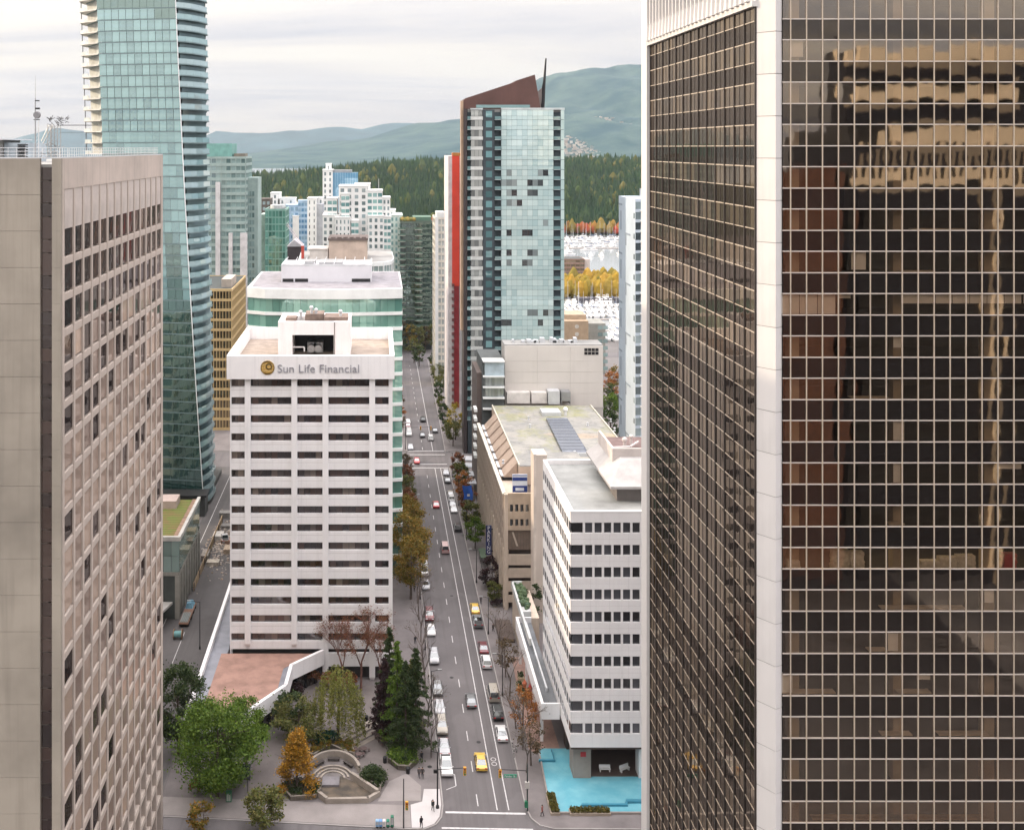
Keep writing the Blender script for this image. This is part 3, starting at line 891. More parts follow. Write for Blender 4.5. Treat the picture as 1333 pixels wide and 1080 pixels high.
for i in range(26):
    c = (gx(76 + rng.uniform(0, 13), 122), 122 + rng.uniform(-.5, .5), gz(158 + rng.uniform(-4, 6), 122))
    d = rng.normal(size=3) * 0.3
    n.tube(c, (c[0] + d[0], c[1] + d[1], c[2] + abs(d[2])), 0.035, n=4)
for i in range(14):
    c = (gx(64 + rng.uniform(0, 6), 122), 122 + rng.uniform(-.5, .5), gz(157 + rng.uniform(-4, 6), 122))
    d = rng.normal(size=3) * 0.25
    n.tube(c, (c[0] + d[0], c[1] + d[1], c[2] + abs(d[2])), 0.035, n=4)
n.obj('aerials', dark_metal, A)
n = MB()
for i in range(30):
    X = gx(54 + 24 * rng.random(), 122); z = zt + rng.random() * 1.5
    n.tube((X, 121.5, z), (X + rng.uniform(-.5, .5), 122.5, z + rng.uniform(-.5, .5)), 0.04, n=4)
n.obj('cable_tray', grey_metal, A)

# ------------------------------------------------------------------ white concrete tower with the gold emblem
E = thing('white_office_tower', 'white concrete office tower with dark ribbon windows and lettered cornice', 'office tower', (-12, 217, 0))
EF = 202.0; ex0, ex1 = gx(299.5, EF), gx(511, EF); ER = 232.0
zt = gz(461.5, EF); zc = gz(492, EF)
SH = 23.62 * EF / F
p0, p1 = (ex0, EF), (ex1, EF)
Lw = ex1 - ex0
ewin = glass('tower_window', (0.030, 0.026, 0.028), (0.9, 0.88, 0.9), 0.10, base2=(0.075, 0.045, 0.036), wob=0.02)
b = MB(); b.box(ex0 + 0.3, ex1 - 0.3, EF + 1.0, ER - 0.5, 0, zt - 2.6); b.obj('core', M('dark_core', (0.05, 0.045, 0.045), 0.8, var=0), E)
spans = [(301, 317.2), (328, 377.8), (388.6, 418.2), (429.2, 479), (490, 506)]
uw = [(gx(a, EF) - ex0, gx(c, EF) - ex0) for a, c in spans]
wz = []; bz = []
for k in range(15):
    z1 = gz(493.2, EF) - SH * k
    wz.append((z1 - 1.45, z1)); bz.append((z1 - SH, z1 - 1.45))
uw6 = [(u0 + (u1 - u0) * j / n_ + .03, u0 + (u1 - u0) * (j + 1) / n_ - .03) for (u0, u1), n_ in zip(uw, (2, 6, 4, 6, 2)) for j in range(n_)]
re_ = random.Random(4)
eb = glass('tower_window_blind', (0.16, 0.13, 0.11), (0.9, 0.88, 0.9), 0.10, base2=(0.07, 0.06, 0.06), wob=0.02)
panes(E, 'window', p0, p1, uw6, wz, lambda i, k: eb if re_.random() < .16 else ewin, out=-0.55, limit=300, t=0.05)
# narrow bars dividing each window
bars(E, 'glazing_bar', p0, p1, [(u0 + (u1 - u0) * j / n_ - 0.03, u0 + (u1 - u0) * j / n_ + 0.03) for (u0, u1), n_ in zip(uw, (2, 6, 4, 6, 2)) for j in range(1, n_)], [(wz[-1][0], wz[0][1])], -0.54, -0.48, dark_metal)
bars(E, 'spandrel', p0, p1, [(0.0, Lw)], bz[:-1], -0.75, -0.02, white_conc)
bars(E, 'spandrel', p0, p1, [(0.0, Lw)], [(bz[-1][1] - 1.5, bz[-1][1])], -0.75, -0.02, white_conc)
bars(E, 'spandrel_groove', p0, p1, [(0.05, Lw - 0.05)], [((z0 + z1) / 2 + .35, (z0 + z1) / 2 + 0.41) for z0, z1 in bz[:-1]], -0.3, -0.012, M('groove_joint', (0.52, 0.50, 0.50), 0.9, var=0))  # grey joint line along each spandrel
pc = [(317.2, 328), (377.8, 388.6), (418.2, 429.2), (479, 490)]
for a, c in pc:
    n = MB(); u0, u1 = gx(a, EF), gx(c, EF)
    foot = 6.4 if a < 400 else 0.15
    n.box(u0 + 0.25, u1 - 0.25, EF - 0.45, EF + 0.6, foot + 0.6, zc - 0.02)
    n.prism([(u0 + 0.25, EF - 0.45), (u1 - 0.25, EF - 0.45), (u1 - 0.25, EF + 0.6), (u0 + 0.25, EF + 0.6)], foot + 0.6, foot, [(u0 + 0.45, EF - 0.2), (u1 - 0.45, EF - 0.2), (u1 - 0.45, EF + 0.4), (u0 + 0.45, EF + 0.4)])
    n.obj('pier', white_conc, E)
for a, c in ((299.5, 301), (506, 511)):
    n = MB(); n.box(gx(a, EF), gx(c, EF), EF - 0.06, EF + 0.8, 0.13, zc - .02); n.obj('corner_pier', white_conc, E)
n = MB(); n.box(ex0, ex0 + 0.4, EF + 0.8, ER, 0.13, zc); n.box(ex1 - 0.4, ex1, EF + 0.8, ER, 0.13, zc); n.box(ex0 + .4, ex1 - .4, ER - 0.4, ER, 0.13, zc); n.obj('side_wall', white_conc, E)
# ground storey glazing behind the piers
n = MB(); n.box(ex0 + .6, ex1 - .6, EF + 2.2, EF + 2.4, 0.13, bz[-1][1] - 1.5); n.obj('lobby_glazing', glass('lobby_glass', (0.05, 0.03, 0.022), (0.9, 0.9, 0.9), 0.10), E)
n = MB(); n.box(-10.2, ex1 - .1, EF - 0.3, EF + 0.3, gz(866, EF), gz(849, EF)); n.obj('lobby_fascia', white_conc, E)
# deep cornice box, roof well, parapets
cx0, cx1 = gx(295, EF - 1), gx(511.8, EF - 1) + 0.25
n = MB()
n.box(cx0, cx1, EF - 1.0, EF - 0.2, zc, zt); n.box(cx0, cx0 + 0.8, EF - 0.2, ER + 0.6, zc, zt); n.box(cx1 - 0.8, cx1, EF - .2, ER + .6, zc, zt); n.box(cx0 + .8, cx1 - .8, ER - 0.2, ER + 0.6, zc, zt)
n.box(cx0 + .8, cx1 - .8, EF - .2, ER - .2, zc, zc + 0.3)
n.obj('cornice', white_conc, E)
n = MB(); n.box(cx0 + .8, cx1 - .8, EF - .2, ER - .2, zt - 2.7, zt - 2.4); n.obj('roof', roof_gravel, E)
# plant penthouse with its dark opening
hx0, hx1 = gx(362, 212), gx(456, 212); ho0, ho1 = gx(380.5, 212), gx(434.5, 212); hz = gz(419, 212); hl = gz(436, 212)
n = MB(); n.box(hx0, ho0, 212, 224, zt - 2.4, hz); n.box(ho1, hx1, 212, 224, zt - 2.4, hz); n.box(ho0, ho1, 212, 213, hl, hz); n.box(ho0, ho1, 219, 224, zt - 2.4, hz)
n.obj('penthouse', white_conc, E)
n = MB(); n.box(ho0, ho1, 213, 219, hl - 0.1, hz - 0.9); n.obj('penthouse_roof', M('penthouse_deck', (0.20, 0.15, 0.13), 0.9, var=0.2), E)
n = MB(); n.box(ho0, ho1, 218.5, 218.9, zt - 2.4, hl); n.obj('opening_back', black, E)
n = MB(); n.box(gx(435, 212), gx(435.8, 212), 211.9, 212, zt - 2.4, hz); n.obj('joint', M('joint_brown', (0.12, 0.08, 0.06)), E)
n = MB()
n.box(ho0 - 1.5, ho0 + 0.6, 213.6, 217, hz, hz + 0.5); n.box(gx(372, 214), gx(386, 214), 213, 218, hz, hz + 0.3); n.box(gx(397, 214), gx(421, 214), 214, 219, hz, hz + 1.2); n.box(gx(422, 214), gx(453, 214), 213.2, 219, hz, hz + 0.7)
n.obj('roof_plant', M('brown_plant', (0.23, 0.17, 0.14), 0.85, var=0.2, scale=0.8), E)
n = MB()
for c in ((391, 0.5), (411, 0.9), (443, 0.6), (405, 1.4)):
    X = gx(c[0], 214); n.tube((X, 215, hz), (X, 215, hz + 1 + c[1]), 0.28, n=8); n.ball((X, 215, hz + 1 + c[1]), 0.42, n=8, m=5)
n.obj('vent', pale_metal, E)
n = MB()
for i in range(2):
    X = gx(405 + 9 * i, 214); n.tube((X, 214.2, zt - 1.2), (X, 215.8, zt - 1.2), 0.75, n=14); n.box(X - .9, X + .9, 215.8, 218, zt - 2.3, zt - 0.2)
n.obj('cooling_fan', grey_metal, E)
n = MB(); n.tube((gx(381, 213), 213.4, zt - .7), (gx(396, 213), 213.4, zt - .7), 0.14, n=6); n.tube((gx(396, 213), 213.4, zt - .7), (gx(396, 213), 213.4, zt - 1.6), 0.14, n=6); n.obj('pipe', white_conc, E)
# lettering and gold emblem on the cornice face
lett = M('sign_letter', (0.36, 0.36, 0.40), 0.5, 0.2, var=0.1)
me = text_mesh('Sun Life Financial', 2.15, 0.06, lett, 1.02, 1.0)
ws = [v_.co.x for v_ in me.vertices]; wt = gx(467, EF) - gx(361.5, EF)
me.transform(Matrix.Diagonal((wt / (max(ws) - min(ws)), 1, 1, 1)))
put('lettering', me, E, (gx(361.5, EF), EF - 1.08, gz(483.2, EF)))
gold = M('gold_emblem', (0.75, 0.47, 0.13), 0.35, 0.35, var=0.1, scale=2.0)
gold2 = M('pale_gold', (0.82, 0.66, 0.36), 0.4, 0.2, var=0.05)
cxs, czs = gx(349, EF), gz(477, EF)
n = MB(); n.tube((cxs, EF - 1.0, czs), (cxs, EF - 1.12, czs), 1.32, n=32); em = n.obj('emblem', gold, E)
n = MB()
def arc(n, c, r, a0, a1, w, y, k=14, sx=1.0):
    for i in range(k):
        t0 = a0 + (a1 - a0) * i / k; t1 = a0 + (a1 - a0) * (i + 1) / k
        q = lambda r_, t: (c[0] + sx * r_ * math.cos(t), y, c[1] + r_ * math.sin(t))
        n.add([q(r - w, t0), q(r + w, t0), q(r + w, t1), q(r - w, t1)], [(0, 1, 2, 3), (3, 2, 1, 0)])
arc(n, (cxs, czs), 1.2, 0, 6.283, 0.06, EF - 1.13, 28)
for sx in (0.25, 0.65):
    arc(n, (cxs, czs), 1.15, 0, 6.283, 0.04, EF - 1.131, 24, sx)
for dz in (-0.55, 0.0, 0.55):
    ww = math.sqrt(1.2 ** 2 - dz ** 2)
    n.box(cxs - ww, cxs + ww, EF - 1.14, EF - 1.125, czs + dz - 0.035, czs + dz + 0.035)
arc(n, (cxs + 0.25, czs + 0.2), 0.5, 0, 6.283, 0.1, EF - 1.142, 16)
n.obj('globe_lines', gold2, em)

# low podium wing with brick-coloured terrace and white parapet
Pd = thing('podium_wing', 'low podium wing with brick terrace roof and angled white parapet', 'podium', (-24, 190, 0))
poly = [(-31.4, 232), (-31.4, 176.5), (-21.2, 179.5), (-15.8, 187.7), (-15.4, 195), (-10.0, 200.6), (-10.0, 201.4), (-27.9, 201.4), (-27.9, 232)]
n = MB(); n.prism(poly, 4.9, 5.3); n.obj('roof_slab', M('terrace_edge', (0.24, 0.25, 0.28), 0.8, var=0.1), Pd)
n = MB(); n.prism([(-29.0, 201.3), (-29.3, 179.2), (-21.9, 181.4), (-17.3, 188.4), (-16.9, 195.6), (-11.6, 201.3)], 5.305, 5.36); n.obj('brick_terrace', M('terrace_brick', (0.36, 0.22, 0.175), 0.9, var=0.16, scale=0.35, fine=0.25), Pd)
par = [(-31.4, 232), (-31.4, 176.5), (-21.2, 179.5), (-15.8, 187.7), (-15.4, 195), (-10.0, 200.6)]
for i, (a, c) in enumerate(zip(par, par[1:])):
    L = math.dist(a, c); n = MB()
    n.sbox(a, c, -0.05, L + 0.15, -0.35, 0.25, 3.6 if i else 4.6, 6.35)
    n.obj('parapet', white_conc, Pd)
n = MB(); n.prism([(-30.6, 231), (-30.4, 178.5), (-21.7, 181), (-16.8, 188.2), (-16.4, 196), (-11.0, 201), (-28, 201), (-28, 231)], 0.1, 4.9); n.obj('shopfront', glass('shopfront_glass', (0.03, 0.026, 0.026), (0.9, 0.9, 0.9), 0.08, wob=0.02), Pd)
for (a, c) in zip(par[1:], par[2:]):
    L = math.dist(a, c); n = MB()
    for k in range(int(L / 2.2) + 1):
        n.sbox(a, c, k * 2.2, k * 2.2 + 0.12, -1.2, -0.85, 0.12, 4.9)
    n.obj('shopfront_frame', dark_metal, Pd)
# ------------------------------------------------------------------ twisting blue-green glass tower
Tw = thing('twisting_glass_tower', 'very tall twisting blue green glass tower with rounded balconies', 'tower', (-62, 306, 0))
twg = glass('blue_green_glass', (0.20, 0.38, 0.38), (0.80, 0.97, 1.0), 0.42, base2=(0.07, 0.18, 0.19), wob=0.10, wscale=0.3)
twd = glass('deep_green_glass', (0.04, 0.10, 0.09), (0.75, 0.95, 0.92), 0.40, base2=(0.02, 0.06, 0.06), wob=0.06, wscale=0.25)
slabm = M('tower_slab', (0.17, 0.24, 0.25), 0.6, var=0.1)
edgem = M('white_edge', (0.78, 0.80, 0.80), 0.5, var=0.05)
balg = glass('balcony_glass', (0.22, 0.36, 0.38), (0.85, 0.97, 1.0), 0.22, base2=(0.33, 0.44, 0.46), wob=0.03)
recm = glass('recess_glass', (0.22, 0.30, 0.31), (0.6, 0.8, 0.9), 0.06, base2=(0.10, 0.16, 0.17), wob=0.03)
FH = 14.55 * 300 / F
nfl = 54
def tw_plan(z):
    py = 192 + (100 - z) * F / 300
    t = np.clip((py - 0) / 640, -0.6, 1)
    ridge_ = gx(229 + 36 * (0.75 * t + 0.25 * t * t), 298)
    right = gx(270 + 11 * t, 312)
    left = gx(125 + 26 * max(t, 0), 301)
    lb = gx(108 + 24 * max(t, -0.3), 309)
    return (lb, 312.0), (left, 301.5), (ridge_, 297.5), (right, 309.0)
npn = 0
rest_g = MB(); rest_b = MB()
me_b = {}
for k in range(nfl):
    z0 = 1.5 + FH * k; z1 = z0 + FH
    lb, le, ri, rt = tw_plan(z0 + FH / 2)
    py = 192 + (100 - z0) * F / 300
    seen_ = -30 < py < 660
    # floor slab and body
    n = MB()
    n.prism([lb, le, ri, rt, (rt[0] * 1.075, 330), (lb[0], 330)], z0 - 0.16, z0 + 0.12)
    n.obj('floor_slab', slabm, Tw)
    dx, dy, L, a = seg(le, ri)
    nc = 11
    for i in range(nc):
        u0, u1 = L * i / nc + 0.04, L * (i + 1) / nc - 0.04
        X = le[0] + dx * (u0 + u1) / 2
        vis_ = seen_ and (py < 215 or (490 + X * F / 300) > 200)
        m_ = twg if z0 > 62 - 14 * math.sin(i * 1.3) else twd
        if vis_ and npn < 300:
            put('pane', pane_mesh(round(u1 - u0, 1), round(FH - 0.34, 2), 0.05, m_), Tw, (X, le[1] + dy * (u0 + u1) / 2, z0 + FH / 2), a); npn += 1
        else:
            rest_g.sbox(le, ri, u0, u1, -0.05, 0, z0 + 0.14, z1 - 0.18)
    # right-hand balconies: bowed slab, glass balustrade, recessed wall
    n = MB()
    mid = ((ri[0] + rt[0]) / 2 + 0.6, (ri[1] + rt[1]) / 2 - 2.2)
    q1 = (ri[0] * .72 + rt[0] * .28 + .35, ri[1] * .72 + rt[1] * .28 - 1.9); q2 = (ri[0] * .28 + rt[0] * .72 + .7, ri[1] * .28 + rt[1] * .72 - 1.5)
    line = [(ri[0] + .12, ri[1] - 0.25), q1, mid, q2, (rt[0] + 0.35, rt[1])]
    n.prism(line + [(rt[0], rt[1] + 3), (ri[0] + .3, ri[1] + 3)], z0 - 0.2, z0 + 0.1)
    bo = n.obj('balcony', slabm, Tw)
    n = MB()
    for a_, c_ in zip(line, line[1:]):
        n.sbox(a_, c_, 0.02, math.dist(a_, c_) - .02, -0.1, -0.05, z0 + 0.12, z0 + 1.5)
    n.obj('balustrade', balg, bo)
    n = MB(); n.sbox((ri[0] + .3, ri[1] + 1.4), (rt[0] - .4, rt[1] + 1.6), 0, math.dist(ri, rt) - .7, -0.1, 0, z0 + .1, z1 - .2); n.obj('recess_wall', recm, bo)
    # left-hand balconies, sunlight put into their pale cream colours
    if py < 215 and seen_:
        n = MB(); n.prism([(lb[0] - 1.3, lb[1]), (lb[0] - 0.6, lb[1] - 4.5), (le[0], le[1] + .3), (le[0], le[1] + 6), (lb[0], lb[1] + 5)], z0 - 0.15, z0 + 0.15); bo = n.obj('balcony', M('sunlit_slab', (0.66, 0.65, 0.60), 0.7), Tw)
        n = MB(); n.sbox((lb[0] - 1.2, lb[1]), (lb[0] - .55, lb[1] - 4.3), 0, 4.3, -0.06, 0, z0 + .16, z0 + .95); n.sbox((lb[0] - 0.55, lb[1] - 4.4), (le[0] - .1, le[1] + .3), 0, 3.0, -0.06, 0, z0 + .16, z0 + .95); n.obj('balustrade', M('sunlit_rail', (0.60, 0.66, 0.63), 0.25), bo)
        n = MB(); n.sbox((lb[0], lb[1] + 1.2), (le[0], le[1] + 2.2), 0, math.dist(lb, le) - .6, -0.1, 0, z0 + .15, z1 - .15); n.obj('recess_wall', M('sunlit_wall', (0.62, 0.64, 0.60), 0.7), bo)
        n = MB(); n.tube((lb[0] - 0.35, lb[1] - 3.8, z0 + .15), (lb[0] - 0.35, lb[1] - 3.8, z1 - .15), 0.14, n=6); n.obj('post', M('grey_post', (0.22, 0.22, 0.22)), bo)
rest_g.obj('pane_rows', twd, Tw, kind='stuff')
# white ridge line that winds up the corner
n = MB()
for k in range(nfl):
    z0 = 1.5 + FH * k; a_ = tw_plan(z0)[2]; c_ = tw_plan(z0 + FH)[2]
    n.tube((a_[0], a_[1] - .15, z0), (c_[0], c_[1] - .15, z0 + FH), 0.14, n=6, cap=False)
n.obj('ridge_line', edgem, Tw)
n = MB(); n.prism([(-77.3, 303.2), (-58, 301), (-51.5, 312), (-54, 329), (-80, 329)], 0, 1.5 + FH * nfl); n.obj('core', M('tower_core', (0.05, 0.08, 0.08), 0.5), Tw)
zr = 1.5 + FH * nfl
a4 = tw_plan(zr); n = MB(); n.prism([*a4, (a4[3][0], 330), (a4[0][0], 330)], zr, zr + 1.0); n.obj('roof', roof_grey, Tw)
n = MB(); n.box(-84, -46.5, 291.5, 297, 0, 5.4); n.box(-84, -47.5, 296.8, 330, 0, 1.4); n.obj('base', M('base_dark', (0.05, 0.055, 0.055), 0.5), Tw)
n = MB(); n.box(-85, -46, 290.8, 296.5, 5.41, 5.9); n.obj('canopy', dark_metal, Tw)

# ------------------------------------------------------------------ general residential / office slab
def slab(T, x0, x1, y0, y1, z1, fh, nb, nb2, gmat, wmat, band=0.9, pier=0.35, proud=0.25, side=None, roofm=roof_grey, limit=0, name='window', z0=0.0, par=0.9, pname='spandrel_band', front=True):
    """block whose glass core stands behind proud floor bands and piers; side = 'L' or 'R' for the second seen face"""
    n = MB(); n.box(x0 + proud + .12, x1 - proud - .12, y0 + proud + .12, y1 - .1, z0, z1 - 0.2); n.obj('core', M('core_dark', (0.04, 0.05, 0.05), 0.6, var=0), T)
    faces = [((x0, y0), (x1, y0), nb)] if front else []
    if side == 'L':
        faces.append(((x0, y1), (x0, y0), nb2))
    if side == 'R':
        faces.append(((x1, y0), (x1, y1), nb2))
    nf = int((z1 - z0 - par) / fh)
    zb = z1 - par - nf * fh
    zs = [(zb + fh * k + band, zb + fh * (k + 1)) for k in range(nf)][::-1]
    cnt = 0
    for a, c, k in faces:
        L = math.dist(a, c)
        us = cuts(L, k, pier)
        cnt += panes(T, name, a, c, us, zs, gmat, out=-proud, limit=max(0, limit - cnt), rest=MATS.get(gmat.name + '_i', gmat))
    m = MB(); m.box(x0, x1, y0, y1, -band / 2, band / 2)
    me = m.mesh(pname, wmat)
    for k in range(nf):
        put(pname, me, T, (0, 0, zb + fh * k + band / 2))
    n = MB(); n.box(x0 - .02, x1 + .02, y0 - .02, y1, z1 - par, z1 - 0.25); n.obj('roof', roofm, T)
    n = MB(); n.box(x0 - .04, x1 + .04, y0 - .04, y0 + 0.3, z1 - par, z1); n.box(x0 - .04, x0 + .3, y0 + .3, y1, z1 - par, z1); n.box(x1 - .3, x1 + .04, y0 + .3, y1, z1 - par, z1); n.box(x0 + .3, x1 - .3, y1 - .3, y1, z1 - par, z1); n.obj('parapet', wmat, T)
    if pier > 0.15:
        for a, c, k in faces:
            L = math.dist(a, c); w = L / k
            bars(T, 'pier', a, c, [(max(0, w * i - pier / 2), min(L, w * i + pier / 2)) for i in range(k + 1)], [(z0, z1 - par)], -proud - .1, 0.03, wmat)
    return zs
def gpair(name, base, tint, fac, base2, **k):
    glass(name + '_i', base, tint, fac, base2=base2, island=True, **k)
    return glass(name, base, tint, fac, base2=base2, **k)

# pale teal flats just beyond the twisting tower
Tt = thing('teal_apartment_tower', 'slim teal and white apartment tower behind the twisting tower', 'apartment tower', (-64, 470, 0))
tg = gpair('teal_flat_glass', (0.30, 0.42, 0.41), (0.85, 0.97, 0.97), 0.25, (0.10, 0.17, 0.17))
tealw = M('teal_spandrel', (0.33, 0.43, 0.41), 0.6, var=0.1, scale=0.3)
y0 = 450.0
slab(Tt, gx(262, y0), gx(320, y0), y0, y0 + 22, gz(204, y0), 3.05, 9, 6, tg, tealw, band=1.25, pier=0.25, side='R', limit=150)
n = MB(); n.box(gx(262, y0), gx(301, y0), y0 + 2, y0 + 18, gz(204, y0), gz(187, y0)); n.obj('crown', M('crown_teal', (0.20, 0.42, 0.38), 0.5), Tt)
n = MB(); n.box(gx(303, y0), gx(318, y0), y0 + 3, y0 + 12, gz(204, y0), gz(200, y0)); n.obj('roof_terrace', M('terrace_brown', (0.22, 0.20, 0.16)), Tt)
for a, c, t_ in ((281, 287, 237), (298, 303, 303), (313, 322, 303)):
    n = MB(); n.box(gx(a, y0), gx(c, y0), y0 - 1.2, y0 - .05, 0.1, gz(t_, y0)); n.obj('white_fin', M('pale_fin', (0.62, 0.61, 0.61), 0.7, streak=0.2), Tt)
n = MB(); n.box(gx(320, y0), gx(333, y0) , y0 + 8, y0 + 22, 0.1, gz(232, y0)); n.obj('side_wing', tealw, Tt)
panes(Tt, 'wing_window', (gx(320.5, y0 + 7.9), y0 + 7.9), (gx(332, y0 + 7.9), y0 + 7.9), cuts(3.6, 3, 0.3), [(2 + 3.05 * k + 1.1, 2 + 3.05 * (k + 1)) for k in range(26)], tg, limit=0, rest=MATS['teal_flat_glass_i'])

# green glass round-cornered tower
Tg = thing('green_glass_tower', 'emerald green glass tower with pale vertical mullions', 'tower', (-48, 500, 0))
gg = gpair('emerald_glass', (0.13, 0.36, 0.29), (0.80, 1.0, 0.93), 0.25, (0.04, 0.15, 0.12))
y0 = 480.0
greenw = M('green_band', (0.26, 0.46, 0.40), 0.5, var=0.1)
slab(Tg, gx(345, y0), gx(372, y0), y0, y0 + 18, gz(272, y0), 3.1, 6, 5, gg, greenw, band=0.45, pier=0.22, side='R', limit=120)
n = MB(); n.box(gx(337, y0), gx(345, y0), y0 + 4, y0 + 18, 0.1, gz(280, y0)); n.obj('rear_wing', M('pale_green_wing', (0.42, 0.56, 0.50), 0.6, var=0.15, scale=0.4, streak=0.3), Tg)
n = MB(); n.tube((gx(359, y0), y0 + 8, gz(273, y0)), (gx(359, y0), y0 + 8, gz(268, y0)), 3.2, n=16); n.obj('roof_drum', pale_metal, Tg)

# brown-gold banded office block
To = thing('gold_banded_office', 'brown office block with gold floor bands beyond twisting tower', 'office block', (-58, 400, 0))
og = gpair('brown_office_glass', (0.05, 0.035, 0.02), (1.0, 0.85, 0.6), 0.16, (0.11, 0.075, 0.035))
y0 = 380.0
goldb = M('gold_band', (0.60, 0.44, 0.22), 0.7, var=0.08, scale=0.3)
slab(To, gx(238, y0), gx(302, y0), y0, y0 + 40, gz(376, y0), 3.5, 16, 20, og, goldb, band=0.9, pier=0.18, side='R', limit=200)
n = MB(); n.box(gx(285, y0), gx(298, y0), y0 + 6, y0 + 20, gz(376, y0) - .3, gz(366, y0)); n.obj('roof_plant', M('plant_tan', (0.50, 0.44, 0.38), 0.8), To)

# office with green ribbon glazing right behind the white tower
Tr = thing('green_ribbon_office', 'office building with green ribbon glazing and white slab edges', 'office building', (-12, 265, 0))
rg = glass('ribbon_green_glass', (0.08, 0.21, 0.175), (0.75, 1.0, 0.9), 0.22, base2=(0.19, 0.36, 0.30), wob=0.03)
wslab = M('white_slab_edge', (0.72, 0.74, 0.73), 0.6, var=0.06, scale=0.3)
yf = 250.0
fr = [(gx(322, 253), 253.0), (gx(345, 250.6), 250.6), (gx(400, 249.4), 249.4), (gx(450, 249.4), 249.4), (gx(505, 250.4), 250.4), (gx(524, 251), 251.0)]
zt = gz(376, yf); FHr = 19.75 * yf / F
zs = [zt - 2.3 - FHr * (k + 1) for k in range(17)]
n = MB(); n.prism([(x + (.5 if i == 0 else -.5 if i == 5 else 0), y + 0.5) for i, (x, y) in enumerate(fr)] + [(fr[-1][0] - .5, 284), (fr[0][0] + .5, 284)], 0.1, zt - 2.0); n.obj('core', M('ribbon_core', (0.05, 0.12, 0.10), 0.5), Tr)
m = MB(); m.prism(fr + [(fr[-1][0], 285), (fr[0][0], 285)], -0.36, 0.36); me = m.mesh('slab_edge', wslab)
for z in zs:
    if z > 0.5:
        put('slab_edge', me, Tr, (0, 0, z))
n = MB(); n.prism([(x, y - 0.25) for x, y in fr] + [(fr[-1][0] + .1, 285.2), (fr[0][0] - .1, 285.2)], zt - 2.3, zt); n.obj('fascia', wslab, Tr)
n = MB(); n.prism([(x * 0.97, y + 0.9) for x, y in fr] + [(fr[-1][0] - .4, 284), (fr[0][0] + .4, 284)], zt + .005, zt + 0.08); n.obj('roof', M('roof_slate', (0.27, 0.26, 0.28), 0.9, var=0.15), Tr)
np_ = 0
for k in range(17):
    zb = zs[k] + .36; z1_ = (zt - 2.3) if k == 0 else zs[k - 1] - .36
    if zb < 1:
        continue
    for a, c in zip(fr, fr[1:]):
        L = math.dist(a, c); nn = max(1, round(L / 1.75))
        if k > 2 and c != fr[-1]:
            continue
        panes(Tr, 'pane', a, c, cuts(L, nn, 0.07), [(zb, z1_)], rg, out=-0.35)
zp = gz(347, 262)
n = MB(); n.box(gx(366, 262), gx(484, 262), 262, 277, zt, zp); n.obj('penthouse', M('penthouse_white', (0.66, 0.66, 0.69), 0.6, var=0.05, scale=0.2), Tr)
n = MB(); n.box(gx(366, 262), gx(484, 262), 262, 262.3, zp, zp + .5); n.box(gx(366, 262), gx(366, 262) + .3, 262.3, 277, zp, zp + .5); n.box(gx(484, 262) - .3, gx(484, 262), 262.3, 277, zp, zp + .5)
for i in range(9):
    X = gx(370 + i * 13, 264); n.tube((X, 263, zp + .5), (X, 276, zp + .9), 0.08, n=5)
n.obj('penthouse_rim', pale_metal, Tr)
n = MB(); n.box(gx(396, 266), gx(410, 266), 266, 272, zp, zp + .8); n.box(gx(415, 266), gx(446, 266), 266, 274, zp, zp + .6); n.obj('roof_plant', grey_metal, Tr)
for a, c in ((368, 382), (384, 401), (458, 482)):
    n = MB(); n.box(gx(a, 262), gx(c, 262), 261.9, 262, zt + 0.15, zt + 0.9); n.obj('vent_grille', dark_metal, Tr)

# curved white building with tan penthouse behind it
Tv = thing('curved_white_building', 'curved white building with tan rooftop block and roof garden', 'building', (-8, 315, 0))
y0 = 300.0; zt = gz(341, y0)
cp = [(gx(387, y0), y0 + 2), (gx(430, y0 - 2), y0 - 1.5), (gx(480, y0 - 2), y0 - 2), (gx(500, y0), y0 - .5), (gx(510, y0 + 3), y0 + 3), (gx(513, y0 + 9), y0 + 10), (gx(511, y0 + 20), y0 + 30), (gx(389, y0 + 20), y0 + 30)]
vg = glass('curved_pane', (0.20, 0.27, 0.26), (0.9, 1, 1), 0.2, base2=(0.38, 0.44, 0.42))
n = MB(); n.prism([(x * .985, y + .4) for x, y in cp], 0.1, zt - .6); n.obj('core', vg, Tv)
m = MB(); m.prism(cp, -0.55, 0.55); me = m.mesh('floor_band', wslab)
for k in range(15):
    put('floor_band', me, Tv, (0, 0, zt - 0.5 - 3.4 * k))
for a, c in zip(cp[2:5], cp[3:6]):
    bars(Tv, 'mullion', a, c, [(u - .06, u + .06) for u in np.arange(0.1, math.dist(a, c), 1.4)], [(zt - 16, zt - .6)], -0.3, -0.02, wslab)
n = MB(); n.prism([(x * .96, y + .8) for x, y in cp], zt + .055, zt + 0.12); n.obj('roof', roof_grey, Tv)
n = MB(); n.box(gx(428, 306), gx(478, 306), 306, 318, zt, gz(313, 306)); n.obj('rooftop_block', M('tan_block', (0.52, 0.42, 0.35), 0.85, var=0.1, scale=0.3, streak=0.3), Tv)
n = MB(); n.box(gx(427, 305.6), gx(479, 305.6), 305.6, 318.4, gz(313, 306), gz(310, 306))
for i in range(6):
    X = gx(431 + i * 8, 306); n.box(X, X + 1.2, 306, 308, gz(310, 306), gz(308.6, 306))
n.obj('rooftop_cap', M('cap_brown', (0.14, 0.11, 0.10), 0.8), Tv)
n = MB(); n.box(gx(403, 307), gx(427, 307), 307, 316, zt, gz(325, 307)); n.box(gx(400, 306.7), gx(427, 306.7), 306.7, 316.4, gz(325, 307), gz(323.5, 307)); n.obj('rooftop_lounge', M('lounge_stone', (0.62, 0.58, 0.54), 0.8), Tv)
